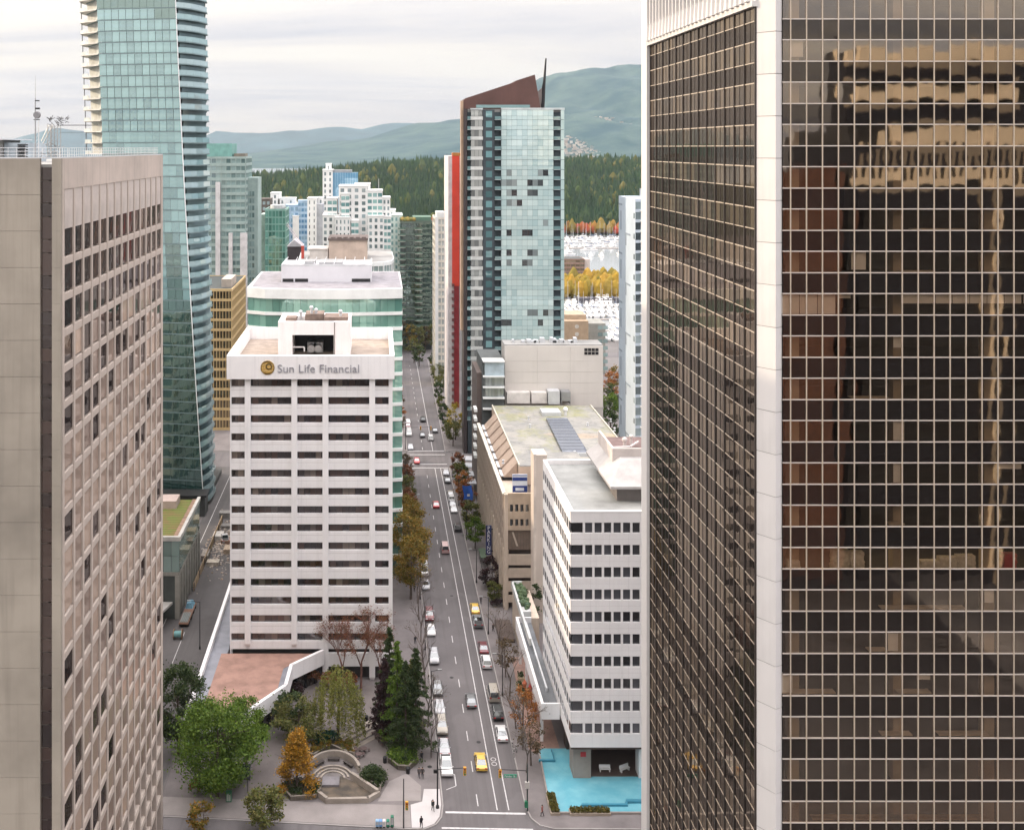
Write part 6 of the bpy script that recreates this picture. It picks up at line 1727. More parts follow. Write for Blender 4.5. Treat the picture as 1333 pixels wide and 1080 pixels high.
def broadleaf(label, x, y, h, rx, kind, seed, name='tree', nl=2600, cb=.28, s=.2, group=None, clumps=34, z=.12, barkm=bark, shape='round'):
    r = np.random.default_rng(seed)
    t = thing(name, label, 'tree', (x, y, z), group)
    n = MB(); limbs(n, r, (x, y, z), h, r.uniform(-.3, .3), max(.09, h * .022), cb, rx, 9); n.obj('trunk', barkm, t)
    a = r.uniform(0, 6.283, clumps); v = r.uniform(-1, 1, clumps); rad = r.uniform(.45, 1.0, clumps) ** .6
    hh = h * (1 - cb) / 2
    cxy = np.sqrt(1 - v * v) * rad
    if shape == 'cone':
        cxy = np.clip((1 - v) / 2, .08, 1) * rad; 
    c = np.stack([x + np.cos(a) * cxy * rx, y + np.sin(a) * cxy * rx, z + h * cb + hh + v * hh * (.85 + .15 * rad)], 1)
    w = r.uniform(.45, .85, clumps) * rx * .42
    q, f = leaves(c, w, nl, s, r, .15)
    put('crown', npmesh('crown', q, f, LF[kind]), t)
    return t
def willow(label, x, y, h, rx, kind, seed, nl=3600):
    r = np.random.default_rng(seed)
    t = thing('weeping_tree', label, 'tree', (x, y, .12))
    n = MB(); limbs(n, r, (x, y, .12), h, .2, h * .025, .4, rx * .8, 10); n.obj('trunk', bark, t)
    k = 110
    a = r.uniform(0, 6.283, k); rad = np.sqrt(r.random(k)) * rx
    topz = h * (1 - .45 * (rad / rx) ** 2)
    P = []
    for i in range(k):
        L = r.uniform(.3, .62) * h
        m = 9
        tt = np.linspace(0, 1, m)
        P.append(np.stack([x + np.cos(a[i]) * (rad[i] + tt * .35), y + np.sin(a[i]) * (rad[i] + tt * .35), .12 + np.maximum(.8, topz[i] - tt * L)], 1))
    c = np.concatenate(P); w = np.full(len(c), .34)
    q, f = leaves(c, w, nl, .13, r, .9)
    put('crown', npmesh('crown', q, f, LF[kind]), t)
def conifer(label, x, y, h, rx, kind, seed, nl=3800, group=None):
    r = np.random.default_rng(seed)
    t = thing('conifer_tree', label, 'tree', (x, y, .12), group)
    n = MB(); n.tube((x, y, .1), (x, y, h * .97), h * .016, .03, n=6)
    C = []; Wd = []
    k = int(h * 6)
    for i in range(k):
        v = (i + r.random()) / k
        zz = h * (.10 + .88 * v); R_ = rx * (1 - v) ** .8 * r.uniform(.55, 1.1) + .12
        a = r.uniform(0, 6.283)
        e = (x + math.cos(a) * R_, y + math.sin(a) * R_, zz - R_ * .22)
        n.tube((x, y, zz), e, .035, .012, n=4, cap=False)
        for tt in (.35, .65, .95):
            C.append((x + math.cos(a) * R_ * tt, y + math.sin(a) * R_ * tt, zz - R_ * .22 * tt)); Wd.append(.26 + .22 * (1 - v))
    n.obj('trunk', bark, t)
    q, f = leaves(np.array(C), np.array(Wd), nl, .15, r, .35)
    put('crown', npmesh('crown', q, f, LF[kind]), t)
def bare(label, x, y, h, rx, seed, name='bare_tree', barkm=bark_g, twigs=None, tn=0, group=None, lv=4):
    r = np.random.default_rng(seed)
    t = thing(name, label, 'tree', (x, y, .12), group)
    n = MB(); tips = []
    def grow(p, d, L, rad, lev):
        e = p + d * L
        n.tube(p, e, rad, rad * .66, n=5 if lev > 1 else 4, cap=False)
        if lev == 0:
            tips.append(tuple(e)); return
        for i in range(3 if lev > 1 else 2):
            a = r.uniform(0, 6.283); sp = r.uniform(.35, .75)
            o = d.orthogonal().normalized(); o.rotate(Quaternion(d, a))
            nd = (d + o * sp * rx + Vector((0, 0, .12))).normalized()
            grow(e if i else p.lerp(e, .8), nd, L * r.uniform(.62, .82), max(.018, rad * .6), lev - 1)
        tips.append(tuple(e))
    grow(Vector((x, y, .12)), Vector((r.normal() * .04, r.normal() * .04, 1)).normalized(), h * .34, h * .016, lv)
    n.obj('trunk', barkm, t)
    if twigs:
        c = np.array(tips); q, f = leaves(c, np.full(len(c), .6), tn, .10, r, .2)
        put('crown', npmesh('crown', q, f, LF[twigs]), t)
def shrub(label, x, y, rx, ry, h, kind, seed, nl=900, name='shrub', z=.3, s=.17):
    r = np.random.default_rng(seed)
    t = thing(name, label, 'shrub', (x, y, z))
    n = MB()
    for i in range(7):
        n.tube((x + r.normal() * .1, y, z), (x + r.normal() * rx * .4, y + r.normal() * ry * .4, z + h * .7), .05, .02, n=4)
    n.obj('stems', bark, t)
    k = 26; a = r.uniform(0, 6.283, k); rr_ = np.sqrt(r.random(k))
    c = np.stack([x + np.cos(a) * rr_ * rx * .8, y + np.sin(a) * rr_ * ry * .8, z + h * (.35 + .5 * np.sqrt(1 - rr_ ** 2))], 1)
    q, f = leaves(c, np.full(k, min(rx, ry) * .38), nl, s, r, .1)
    put('foliage', npmesh('foliage', q, f, LF[kind]), t)
gp = lambda px, py: G(px, py, .12)
# plaza trees
x, y = gp(283, 1036); broadleaf('large bright green leafy tree at the plaza corner', x, y, 14.0, 6.3, 'green', 1, nl=22000, clumps=120, s=.19, cb=.2)
x, y = gp(228, 995); broadleaf('dark green tree squeezed against the concrete block corner', x, y + 3, 14.5, 4.2, 'dark', 2, nl=9000, clumps=60, s=.2, cb=.2)
x, y = gp(318, 1012); broadleaf('green tree behind the shoulder of the large plaza tree', x, y + 2, 11.5, 3.8, 'green', 21, nl=7000, clumps=44, s=.19)
x, y = gp(387, 1030); broadleaf('golden orange conical tree in the plaza bed', x, y, 9.6, 3.4, 'gold', 3, nl=9000, clumps=70, s=.17, cb=.08, shape='cone')
x, y = gp(440, 962); willow('pale green weeping tree in the middle of the plaza', x, y, 12.3, 4.3, 'willow', 4, nl=13000)
x, y = gp(386, 985); broadleaf('dark olive bushy tree left of the weeping tree', x, y + 3, 7.6, 4.0, 'olive', 5, nl=7000, clumps=44, s=.16, cb=.2)
x, y = gp(372, 985); broadleaf('brownish dark tree half hidden beside the podium', x, y + 6, 7.0, 2.9, 'dark', 22, nl=2400, s=.24)
for i, (px, py, h, rx, kd_, lab) in enumerate(((528, 985, 16.0, 2.9, 'dark', 'broad dark conifer nearest the crossing in the plaza clump'), (541, 978, 17.5, 2.8, 'dark', 'tallest dark conifer beside the street pavement'), (517, 972, 18.0, 2.6, 'green', 'bright green conifer in the plaza clump'), (500, 962, 14.0, 2.2, 'plum', 'dark plum coloured conifer on the weeping tree side of clump'), (507, 945, 17.5, 2.4, 'dark', 'dark conifer at the rear of the plaza clump'), (536, 955, 13.0, 2.3, 'olive', 'short olive conifer tucked behind the plaza clump'))):
    x, y = gp(px, py); conifer(lab, x, y, h, rx * 1.3, kd_, 30 + i, nl=12000, group='conifers in the plaza')
for i, (px, py, h, lab) in enumerate(((470, 898, 15.5, 'tall reddish bare tree before the white tower lobby'), (447, 896, 12.0, 'shorter reddish bare tree left of the tall one'), (497, 902, 13.0, 'reddish bare tree at the white tower corner'))):
    x, y = gp(px, py); bare(lab, x, y, h, .95, 50 + i, 'bare_red_tree', bark_r, 'red', 2400, 'bare red trees by the white tower', 5)
for i, (px, py, rx, h, kd_, lab) in enumerate(((405, 892, 1.6, 2.6, 'red', 'rust red shrub under the podium parapet'), (428, 897, 2.0, 3.2, 'red', 'wide rust red shrub against the lobby glazing'), (455, 899, 1.7, 3.4, 'red', 'tall rust red shrub beside the lobby pier'), (385, 905, 1.4, 2.2, 'plum', 'dark red shrub beside the podium corner'))):
    x, y = gp(px, py); shrub(lab, x, y, rx, 1.4, h, kd_, 60 + i, 900)
# street trees
side = [(551, 900), (548, 862), (545, 835), (542, 806), (540, 785)]
ordw = ['first', 'second', 'third', 'fourth', 'fifth', 'sixth', 'seventh', 'eighth', 'ninth']
for i, (px, py) in enumerate([(560, 985)] + [(556, 944)] + side):
    x, y = gp(px, py); bare('bare street tree on the plaza side pavement, %s from the crossing' % ordw[i], 9.0, y, 9.5 + (i % 3), .9, 70 + i, 'bare_street_tree', bark_g, 'brown' if i % 2 else None, 120, 'bare street trees', 4)
for i, yy in enumerate((172, 178.5, 185, 196, 207, 213)):
    bare('bare street tree on the pool side pavement, %s from the crossing' % ordw[i], 24.0 + .3 * (i % 2), yy, 8.5 + (i % 2), .9, 90 + i, 'bare_street_tree', bark_g, 'brown', 140, 'bare street trees', 4)
x, y = gp(676, 985); broadleaf('rust orange thinning tree by the cafe terrace', 24.6, 181.5, 8.8, 2.6, 'rust', 110, nl=1500, clumps=30, s=.17, barkm=bark_g)
broadleaf('sparse yellow brown tree beside the pool', 25.0, 174.0, 8.0, 2.4, 'brown', 111, nl=900, clumps=26, s=.16, barkm=bark_g)
broadleaf('faint olive brown tree near the canopy start', 24.4, 203, 7.5, 2.2, 'brown', 112, nl=900, clumps=24, s=.18, barkm=bark_g)
for i, (yy, h, rx, kd_, xx, lab) in enumerate(((238, 13.5, 4.0, 'turn', 7.6, 'yellow green street tree beside the white tower, closest of its row'), (246, 16, 4.3, 'turn', 7.4, 'orange tinged street tree, second of the row by green ribbon office'), (254, 15.5, 4.2, 'turn', 7.5, 'full yellow green street tree, third of the row by green ribbon office'), (264, 14.5, 3.8, 'turn', 7.9, 'golden topped street tree, fourth of the row by green ribbon office'), (276, 9.5, 2.5, 'olive', 8.5, 'olive street tree, fifth of the row along green ribbon office'), (287, 9, 2.3, 'red', 8.6, 'reddish street tree, sixth of the row along green ribbon office'), (298, 9, 2.3, 'olive', 8.6, 'olive street tree, seventh of the row towards far crossing'), (310, 8.5, 2.3, 'red', 8.6, 'reddish street tree, eighth of the row towards far crossing'), (322, 8.0, 2.1, 'brown', 8.6, 'brown street tree just before the far crossing'))):
    broadleaf(lab, xx, yy, h, rx, kd_, 120 + i, 'street_tree', nl=9000 if i < 4 else 2600, clumps=44, s=.18, group='street trees along the white tower side')
for i, (yy, h, rx, kd_, xx, lab) in enumerate(((268, 7.5, 2.4, 'green', 24.6, 'round green street tree beside the blue flag'), (278, 8.5, 2.4, 'olive', 24.5, 'olive street tree before the black framed tower canopies'), (290, 9.0, 2.5, 'red', 24.5, 'reddish street tree by parked cars opposite the ribbon office'), (301, 9.0, 2.5, 'rust', 24.5, 'rust street tree opposite the ribbon office'), (313, 8.5, 2.3, 'olive', 24.5, 'olive street tree near the far crossing on the parkade side'), (324, 8, 2.1, 'red', 24.5, 'dull red street tree closest to the far crossing corner'), (368, 12, 3.0, 'yellow', 27.0, 'bright yellow tree at the foot of the red stripe tower'), (360, 8.5, 3.0, 'olive', 25.6, 'olive green tree in front of the bright yellow tree'), (452, 9, 3.2, 'olive', 26.0, 'olive tree below the cream balcony tower'), (440, 6.5, 2.4, 'olive', 27.5, 'small olive tree by the cream tower entrance'))):
    broadleaf(lab, xx, yy, h, rx, kd_, 140 + i, 'street_tree', nl=3000, clumps=36, s=.19, group='street trees along the parkade side')
for i, yy in enumerate(np.linspace(372, 492, 11)):
    broadleaf('small dark street tree in the far row, %s from the far crossing' % (ordw + ['tenth', 'eleventh'])[i], 24.0 + .012 * (yy - 360), yy, 5.5, 1.9, 'dark' if i % 3 else 'olive', 160 + i, 'street_tree', nl=520, clumps=18, s=.3, group='far street trees on the tower side')
for i, yy in enumerate(np.linspace(374, 500, 9)):
    broadleaf('rusty street tree in the far left row, %s from the far crossing' % ordw[i], 8.4, yy, 7, 2.0, 'rust' if i % 2 else 'brown', 180 + i, 'street_tree', nl=520, clumps=18, s=.3, group='far street trees on the left side')
endt = [(8.5, 524, 12, 'olive'), (12.5, 529, 15, 'brown'), (16.5, 527, 13, 'turn'), (20.5, 526, 14, 'olive'), (24, 529, 12, 'brown'), (4, 520, 13, 'dark'), (28, 527, 13, 'olive'), (17.5, 500, 11, 'olive'), (19.5, 492, 9, 'dark'), (10.5, 518, 9, 'dark')]
for i, (xx, yy, h, kd_) in enumerate(endt):
    broadleaf('%s leafed tree at the end of the street, %s from the left' % (kd_, (ordw + ['tenth'])[i]), xx, yy - 1, h, 3.4, kd_, 200 + i, 'tree', nl=900, clumps=24, s=.36, group='trees closing the street')
x, y = gp(631, 752); broadleaf('dark plum leaved tree against the parkade', 26.2, 244.5, 6.6, 3.0, 'plum', 220, nl=3000, clumps=36, s=.22, cb=.1)
x, y = gp(642, 775); broadleaf('small round yellow green tree beside the plum tree', 26.0, 236.5, 4.6, 1.9, 'olive', 221, nl=1600, clumps=24, s=.2, cb=.15)
shrub('dark brown low shrub beneath the round yellow green tree', 26.3, 234.2, 1.7, 1.0, 1.4, 'plum', 222, 500)
broadleaf('dark green tree on the terrace before the stair tower', gx(690, 226), 223, 9.5, 2.0, 'dark', 223, nl=1800, clumps=24, s=.24)
for i, (px, py, h, kd_) in enumerate(((795, 530, 14, 'green'), (800, 510, 12, 'dark'), (797, 488, 12, 'rust'), (792, 548, 12, 'dark'), (803, 475, 10, 'turn'), (800, 560, 9, 'dark'), (790, 500, 11, 'olive'))):
    x, y = G(px, py + 35); broadleaf(['green', 'dark', 'rust', 'deep green', 'turning', 'low dark', 'olive'][i] + ' tree in the gap between blank wall and blue slab', x, y, h, 3.6, kd_, 230 + i, nl=1100, clumps=24, s=.34, group='trees in the gap by the blue slab')
# tree belt by the marina
o = forest('shore_treeline', 260, (715, 812), (705, 745), (9, 14), M('shore_autumn', (.3, .2, .04), .9, island=[(.30, .20, .03), (.22, .17, .03), (.36, .22, .04), (.14, .13, .03)], var=0, spec=.1), lambda x, Y: .3, 15, cone=False)
o['label'] = 'belt of yellow autumn trees between the two marinas'; o['category'] = 'treeline'

# plaza beds, steps, sunken fountain court
stonew = M('court_stone', (.33, .29, .25), .9, var=.12, scale=.6, fine=.15)
darkpave = M('court_paving', (.16, .145, .14), .9, var=.15, scale=.6)
Fc_ = thing('sunken_fountain_court', 'sunken fountain court with curved seat wall and dark basin', 'fountain', (gx(440, 170), 170, 0))
bas = [G(405, 1030, .1), G(424, 1043, .1), G(480, 1042, .1), G(492, 1035, .1), G(470, 1022, .1), G(444, 1010, .1), G(418, 1012, .1)]
n = MB(); n.prism(bas, .125, .16); n.obj('basin_floor', M('basin_dark', (.055, .048, .04), .5, var=.3, scale=.5, col2=(.14, .11, .08)), Fc_)
for a, c, h in ((G(414, 1038, .1), G(424, 1046, .1), .9), (G(424, 1046, .1), G(480, 1045, .1), .75), (G(480, 1045, .1), G(495, 1036, .1), .75), (G(456, 1014, .1), G(490, 1037, .1), 1.1)):
    n = MB(); L = math.dist(a, c); n.sbox(a, c, 0, L, -.5, 0, .1, .1 + h); n.obj('basin_wall', stonew, Fc_)
cxy = G(433, 1012, .1)
n = MB()
ring = []
for i in range(13):
    a = R(15 + 150 * i / 12); ring.append((cxy[0] + 4.1 * math.cos(a), cxy[1] + 5.6 * math.sin(a)))
for i, (a, c) in enumerate(zip(ring, ring[1:])):
    n.sbox(c, a, -.05, math.dist(a, c) + .05, -.45, 0, .1, 1.25)
n.obj('seat_wall', stonew, Fc_)
n = MB(); n.prism(ring + [G(415, 1020, .1), G(440, 1012, .1)][:1], .13, .15); n.obj('court_floor', darkpave, Fc_)
for k, (r1, zz) in enumerate(((3.0, .32), (2.4, .22), (1.8, .18))):
    n = MB()
    pts = [(cxy[0] + r1 * math.cos(R(10 + 160 * i / 10)), cxy[1] - .6 + r1 * 1.15 * math.sin(R(10 + 160 * i / 10))) for i in range(11)]
    for a, c in zip(pts, pts[1:]):
        n.sbox(c, a, 0, math.dist(a, c), -.3, 0, .14, zz + .12)
    n.obj('court_step', stonew, Fc_)
n = MB(); p_ = G(432, 1018, .1); n.box(p_[0] - 1.5, p_[0] + 1.2, p_[1] - 1.3, p_[1] + 1.0, .14, .5); n.obj('fountain_block', M('fountain_stone', (.20, .19, .20), .7, var=.2), Fc_)
benchm = M('bench_timber', (.06, .05, .045), .7)
for i, (a0, a1) in enumerate(((118, 150), (72, 108), (28, 60))):
    am = R((a0 + a1) / 2); c_ = (cxy[0] + 3.35 * math.cos(am), cxy[1] + 4.7 * math.sin(am))
    t_ = thing('court_bench', ['dark timber bench inside fountain court, by the golden tree', 'dark timber bench inside fountain court, at the middle of the wall', 'dark timber bench inside fountain court, nearest the steps'][i], 'bench', (c_[0], c_[1], .15), world=False); t_.rotation_euler = (0, 0, am - R(90))
    n = MB(); n.box(-1.0, 1.0, -.28, .28, .38, .48); n.obj('seat', benchm, t_)
    for sx in (-.8, .8):
        n = MB(); n.box(sx - .06, sx + .06, -.22, .22, 0, .38); n.obj('leg', benchm, t_)
def bed(label, poly, h, kind, k, lh, seed):
    t_ = thing('planter_bed', label, 'planter', (sum(p[0] for p in poly) / len(poly), sum(p[1] for p in poly) / len(poly), .12))
    n = MB()
    m_ = len(poly)
    ar = sum(poly[i][0] * poly[(i + 1) % m_][1] - poly[(i + 1) % m_][0] * poly[i][1] for i in range(m_))
    pl = poly if ar > 0 else poly[::-1]
    for a, c in zip(pl, pl[1:] + pl[:1]):
        n.sbox(a, c, 0, math.dist(a, c), -.3, 0, .1, .1 + h)
    n.obj('wall', stonew, t_)
    n = MB(); n.prism(pl, .11, .05 + h); n.obj('soil', M('bed_soil', (.07, .06, .035), .95, var=.2, scale=.6), t_)
    xs = [p[0] for p in poly]; ys = [p[1] for p in poly]
    r = np.random.default_rng(seed); C = []
    while len(C) < 40:
        x, y = r.uniform(min(xs) + .4, max(xs) - .4), r.uniform(min(ys) + .4, max(ys) - .4)
        ins = False; j = m_ - 1
        for i in range(m_):
            if (poly[i][1] > y) != (poly[j][1] > y) and x < (poly[j][0] - poly[i][0]) * (y - poly[i][1]) / (poly[j][1] - poly[i][1]) + poly[i][0]:
                ins = not ins
            j = i
        if ins:
            C.append((x, y, .1 + h + lh * .4))
    q, f = leaves(np.array(C), np.full(40, lh), k, .18, r)
    put('planting', npmesh('planting', q, f, LF[kind]), t_)
g_ = lambda *p: [G(a, c, .1) for a, c in p]
bed('stone edged bed under the golden tree', g_((366, 1028), (378, 1042), (412, 1040), (418, 1030), (408, 1020), (372, 1018)), .7, 'dark', 700, .5, 301)
bed('curved grassy bed around the fountain seat wall', g_((400, 985), (404, 972), (430, 966), (458, 970), (462, 985), (452, 984), (430, 974), (408, 988)), .8, 'turn', 900, .4, 302)
bed('angular stone planter beneath the conifers by the crossing', g_((505, 992), (518, 1002), (532, 1003), (545, 992), (544, 976), (512, 974)), .8, 'green', 900, .7, 303)
bed('triangular planter beside the fountain wall', g_((468, 1012), (494, 1030), (500, 1020), (484, 1004)), .7, 'dark', 500, .5, 304)
x, y = G(486, 1018, .1); shrub('dense deep green shrub beside the fountain wall', x, y, 2.1, 1.9, 2.0, 'dark', 310, 1700)
LF['deep'] = leafmat('leaf_deep', [(.01, .05, .03), (.02, .075, .04), (.012, .045, .03)])
x, y = G(522, 990, .1); shrub('rounded mixed shrub in the angular planter', x, y, 2.2, 1.8, 1.8, 'green', 311, 1500)
x, y = G(425, 968, .1); shrub('dark evergreen shrub under the weeping tree', x, y, 2.4, 1.6, 1.8, 'deep', 312, 1100)
x, y = G(400, 965, .1); shrub('deep red shrub between the bushy tree and weeping tree', x, y + 2, 1.0, .9, 1.6, 'red', 313, 400)
x, y = G(258, 1046, .1); shrub('brown red shrub below the large plaza tree', x - .5, y + 3.0, 1.6, 1.0, 1.6, 'red', 314, 600)
x, y = G(265, 1082, 0); broadleaf('olive gold tree crown rising from below the frame, smaller one', x, 156.5, 4.2, 2.0, 'turn', 315, nl=1200, clumps=20, s=.2)
broadleaf('mottled olive street tree at the bottom edge before the plaza', gx(342, 157), 157.2, 5.3, 3.2, 'olive', 316, nl=2600, clumps=34, s=.22)
# broad steps
for i, ((a, b_), (c, d)) in enumerate((((446, 962), (492, 938)), ((450, 966), (497, 942)), ((458, 971), (502, 946)), ((463, 975), (508, 951)))):
    n = MB(); p_, q_ = G(a, b_, .1), G(c, d, .1); n.sbox(p_, q_, 0, math.dist(p_, q_), -.9, 0, .122, .16 + .07 * (3 - i)); struct(n.obj('plaza_step', stonew))
# bus shelter roof by the big tree, dark glazed
Bs_ = thing('glass_shelter', 'dark glass roofed shelter under the large plaza tree', 'shelter', G(305, 1030, .1) + (.12,))
p_ = G(305, 1032, .1)
n = MB(); n.box(p_[0] - 2.2, p_[0] + 2.2, p_[1], p_[1] + 3.4, 2.5, 2.7); n.obj('roof', glass('shelter_glass', (.06, .08, .09), (1, 1, 1), .2), Bs_)
for sx in (-2.1, 2.0):
    for sy in (.05, 3.25):
        n = MB(); n.box(p_[0] + sx, p_[0] + sx + .1, p_[1] + sy, p_[1] + sy + .1, .12, 2.5); n.obj('post', dark_metal, Bs_)
n = MB(); n.box(p_[0] - 2, p_[0] + 2, p_[1] + 3.2, p_[1] + 3.26, .3, 2.4); n.obj('rear_pane', MATS['shelter_glass'], Bs_)
# ================================================================== VEHICLES
tyre = M('tyre_rubber', (.02, .02, .02), .9, var=0)
rimm = M('wheel_rim', (.4, .4, .42), .4, .7, var=0)
cglass = glass('car_glass', (.02, .022, .025), (.95, 1, 1), .16, rough=.05, wob=.0)
lampw = M('headlamp', (.75, .75, .72), .2, var=0)
lampr = M('tail_lamp', (.35, .02, .02), .3, var=0)
def paint(name, col):
    m = M('paint_' + name, col, .32, .1, var=.04, scale=1.5, spec=.6)
    p = m.node_tree.nodes['Principled BSDF']; p.inputs['Coat Weight'].default_value = .6; p.inputs['Coat Roughness'].default_value = .08
    return m
PT = {k: paint(k, v) for k, v in dict(white=(.72, .72, .72), silver=(.42, .43, .46), black=(.018, .018, .02), grey=(.13, .135, .14), red=(.45, .025, .03), maroon=(.15, .02, .03), yellow=(.72, .47, .06), blue=(.04, .08, .25), tan=(.36, .33, .28), pink=(.55, .38, .37), green=(.05, .09, .07)).items()}
def body_loft(n, prof, hw, tuck=.12, roof=None):
    """side profile (y along the car, z up) swept across: the flanks lean in towards the top"""
    k = len(prof)
    zmx = max(z for _, z in prof); zmn = min(z for _, z in prof)
    V = []
    for s, e in ((-1, 0), (-1, 1), (1, 1), (1, 0)):
        for (y, z) in prof:
            w = hw - tuck * ((z - zmn) / (zmx - zmn)) ** 1.5 - (0.0 if e == 0 else .08)
            V.append((s * w, y * (1 if e == 0 else .985), z if e == 0 else zmn + (z - zmn) * 1.015))
    F_ = []
    for a in range(3):
        for i in range(k):
            j = (i + 1) % k
            F_.append((a * k + i, a * k + j, (a + 1) * k + j, (a + 1) * k + i))
    F_.append(tuple(range(k))); F_.append(tuple(range(3 * k, 4 * k))[::-1])
    n.add(V, F_)
_proto = {}
def car_proto(style):
    if style in _proto:
        return _proto[style]
    d = {}
    if style == 'sedan':
        L, H, hw = 4.6, 1.44, .90
        low = [(-2.3, .32), (-2.3, .70), (-1.95, .90), (-1.2, .95), (1.25, .95), (2.1, .82), (2.28, .62), (2.28, .32)]
        cab = [(-1.75, .93), (-1.05, 1.40), (.35, 1.42), (1.22, .94)]
        roof_ = (-.95, .35, 1.43)
    elif style == 'suv':
        L, H, hw = 4.7, 1.72, .94
        low = [(-2.3, .38), (-2.32, .80), (-2.2, 1.05), (1.3, 1.07), (2.15, .95), (2.32, .72), (2.32, .38)]
        cab = [(-2.22, 1.05), (-1.95, 1.66), (.45, 1.70), (1.25, 1.06)]
        roof_ = (-1.9, .45, 1.70)
    elif style == 'van':
        L, H, hw = 5.2, 2.1, .98
        low = [(-2.55, .38), (-2.6, 1.15), (1.75, 1.15), (2.5, .95), (2.6, .7), (2.6, .38)]
        cab = [(-2.58, 1.14), (-2.5, 2.05), (.95, 2.08), (1.85, 1.14)]
        roof_ = (-2.45, .95, 2.09)
    else:
        L, H, hw = 5.4, 1.8, .96
        low = [(-2.7, .45), (-2.7, 1.02), (-.75, 1.02), (1.35, 1.05), (2.45, .98), (2.65, .75), (2.65, .45)]
        cab = [(-.85, 1.02), (-.7, 1.75), (.45, 1.78), (1.25, 1.04)]
        roof_ = (-.68, .45, 1.78)
    n = MB(); body_loft(n, low, hw, .08); d['low'] = n
    n = MB(); body_loft(n, cab, hw - .08, .18); d['cab'] = n
    n = MB(); w = hw - .27
    n.prism([(-w, roof_[0]), (w, roof_[0]), (w, roof_[1]), (-w, roof_[1])], roof_[2], roof_[2] + .05, [(-w + .08, roof_[0] + .1), (w - .08, roof_[0] + .1), (w - .08, roof_[1] - .12), (-w + .08, roof_[1] - .12)])
    for s in (-1, 1):
        for (y0_, z0_), (y1_, z1_) in zip(cab, cab[1:]):
            pass
        n.tube((s * (hw - .1), cab[-1][0], cab[-1][1]), (s * (hw - .27), roof_[1], roof_[2]), .045, n=5); n.tube((s * (hw - .1), cab[0][0], cab[0][1]), (s * (hw - .27), roof_[0], roof_[2]), .06, n=5)
        n.tube((s * (hw - .11), (cab[0][0] + cab[-1][0]) / 2 + .1, .98), (s * (hw - .26), (roof_[0] + roof_[1]) / 2, roof_[2]), .045, n=5)
    d['roof'] = n
    if style == 'pickup':
        n = MB(); n.box(-.78, .78, -2.55, -.95, 1.0, 1.03); d['bed'] = n
    wb = L * .29
    n = MB(); n.tube((-.1, 0, 0), (.1, 0, 0), .33, n=14); d['tyre'] = n
    n = MB(); n.tube((-.11, 0, 0), (.11, 0, 0), .19, n=10); d['rim'] = n
    n = MB(); n.box(-.2, .2, -.05, .04, -.08, .08); d['lamp'] = n
    n = MB(); n.box(-.07, .07, -.07, .07, -.06, .06); d['mirror'] = n
    d['m'] = {}
    d['dim'] = (L, hw, wb, low)
    _proto[style] = d
    return d
_cm = {}
def part(style, key, mat, smooth=False):
    k = (style, key, mat.name)
    if k not in _cm:
        _cm[k] = _proto[style][key].mesh(key, mat, smooth)
    return _cm[k]
def car(label, x, y, style, col, rz=0.0, group=None, name='parked_car', z=.02, detail=True, cat='car'):
    """a car heading along +y (rz = pi turns it towards the camera)"""
    d = car_proto(style); L, hw, wb, low = d['dim']; m = PT[col]
    t = thing(name, label, cat, (x, y, z), group, world=False); t.rotation_euler = (0, 0, rz)
    put('body', part(style, 'low', m), t)
    put('cabin_glass', part(style, 'cab', cglass), t)
    put('roof', part(style, 'roof', m), t)
    if style == 'pickup':
        put('cargo_bed', part(style, 'bed', M('bed_liner', (.05, .05, .05), .9, var=0)), t)
    for sx in (-1, 1):
        for sy in (-1, 1):
            w = put('wheel', part(style, 'tyre', tyre), t, (sx * (hw - .08), sy * wb, .33))
            if detail:
                put('rim', part(style, 'rim', rimm), w)
        if detail:
            put('headlight', part(style, 'lamp', lampw), t, (sx * (hw - .28), low[-2][0] - .03, low[-2][1] + .02))
            put('tail_light', part(style, 'lamp', lampr), t, (sx * (hw - .26), low[1][0] + .02, low[1][1] - .02))
            put('mirror', part(style, 'mirror', m), t, (sx * (hw + .04), 1.0, 1.02))
    return t
def cy(py):
    return F * 100 / (py - 192)
gl_ = 'cars parked at the plaza kerb'
for i, (py, st, col, lab) in enumerate(((1001, 'pickup', 'white', 'white pickup parked closest to the crossing'), (976, 'sedan', 'silver', 'silver sedan parked behind the white pickup'), (949, 'suv', 'tan', 'tan SUV parked third from the crossing on the plaza side'), (924, 'sedan', 'silver', 'silver hatch parked fourth from the crossing on plaza side'), (899, 'sedan', 'grey', 'grey sedan parked fifth from the crossing on plaza side'), (859, 'suv', 'silver', 'silver SUV alone beside the conifers'), (823, 'sedan', 'white', 'white topped sedan parked beside conifer tips'), (804, 'suv', 'maroon', 'maroon SUV parked just ahead of the white topped sedan'), (764, 'sedan', 'silver', 'silver sedan beside the white tower corner'), (746, 'van', 'white', 'white van parked under the yellow green street trees'))):
    car(lab, 11.25, cy(py), st, col, math.pi, gl_)
gr_ = 'cars parked at the parkade kerb'
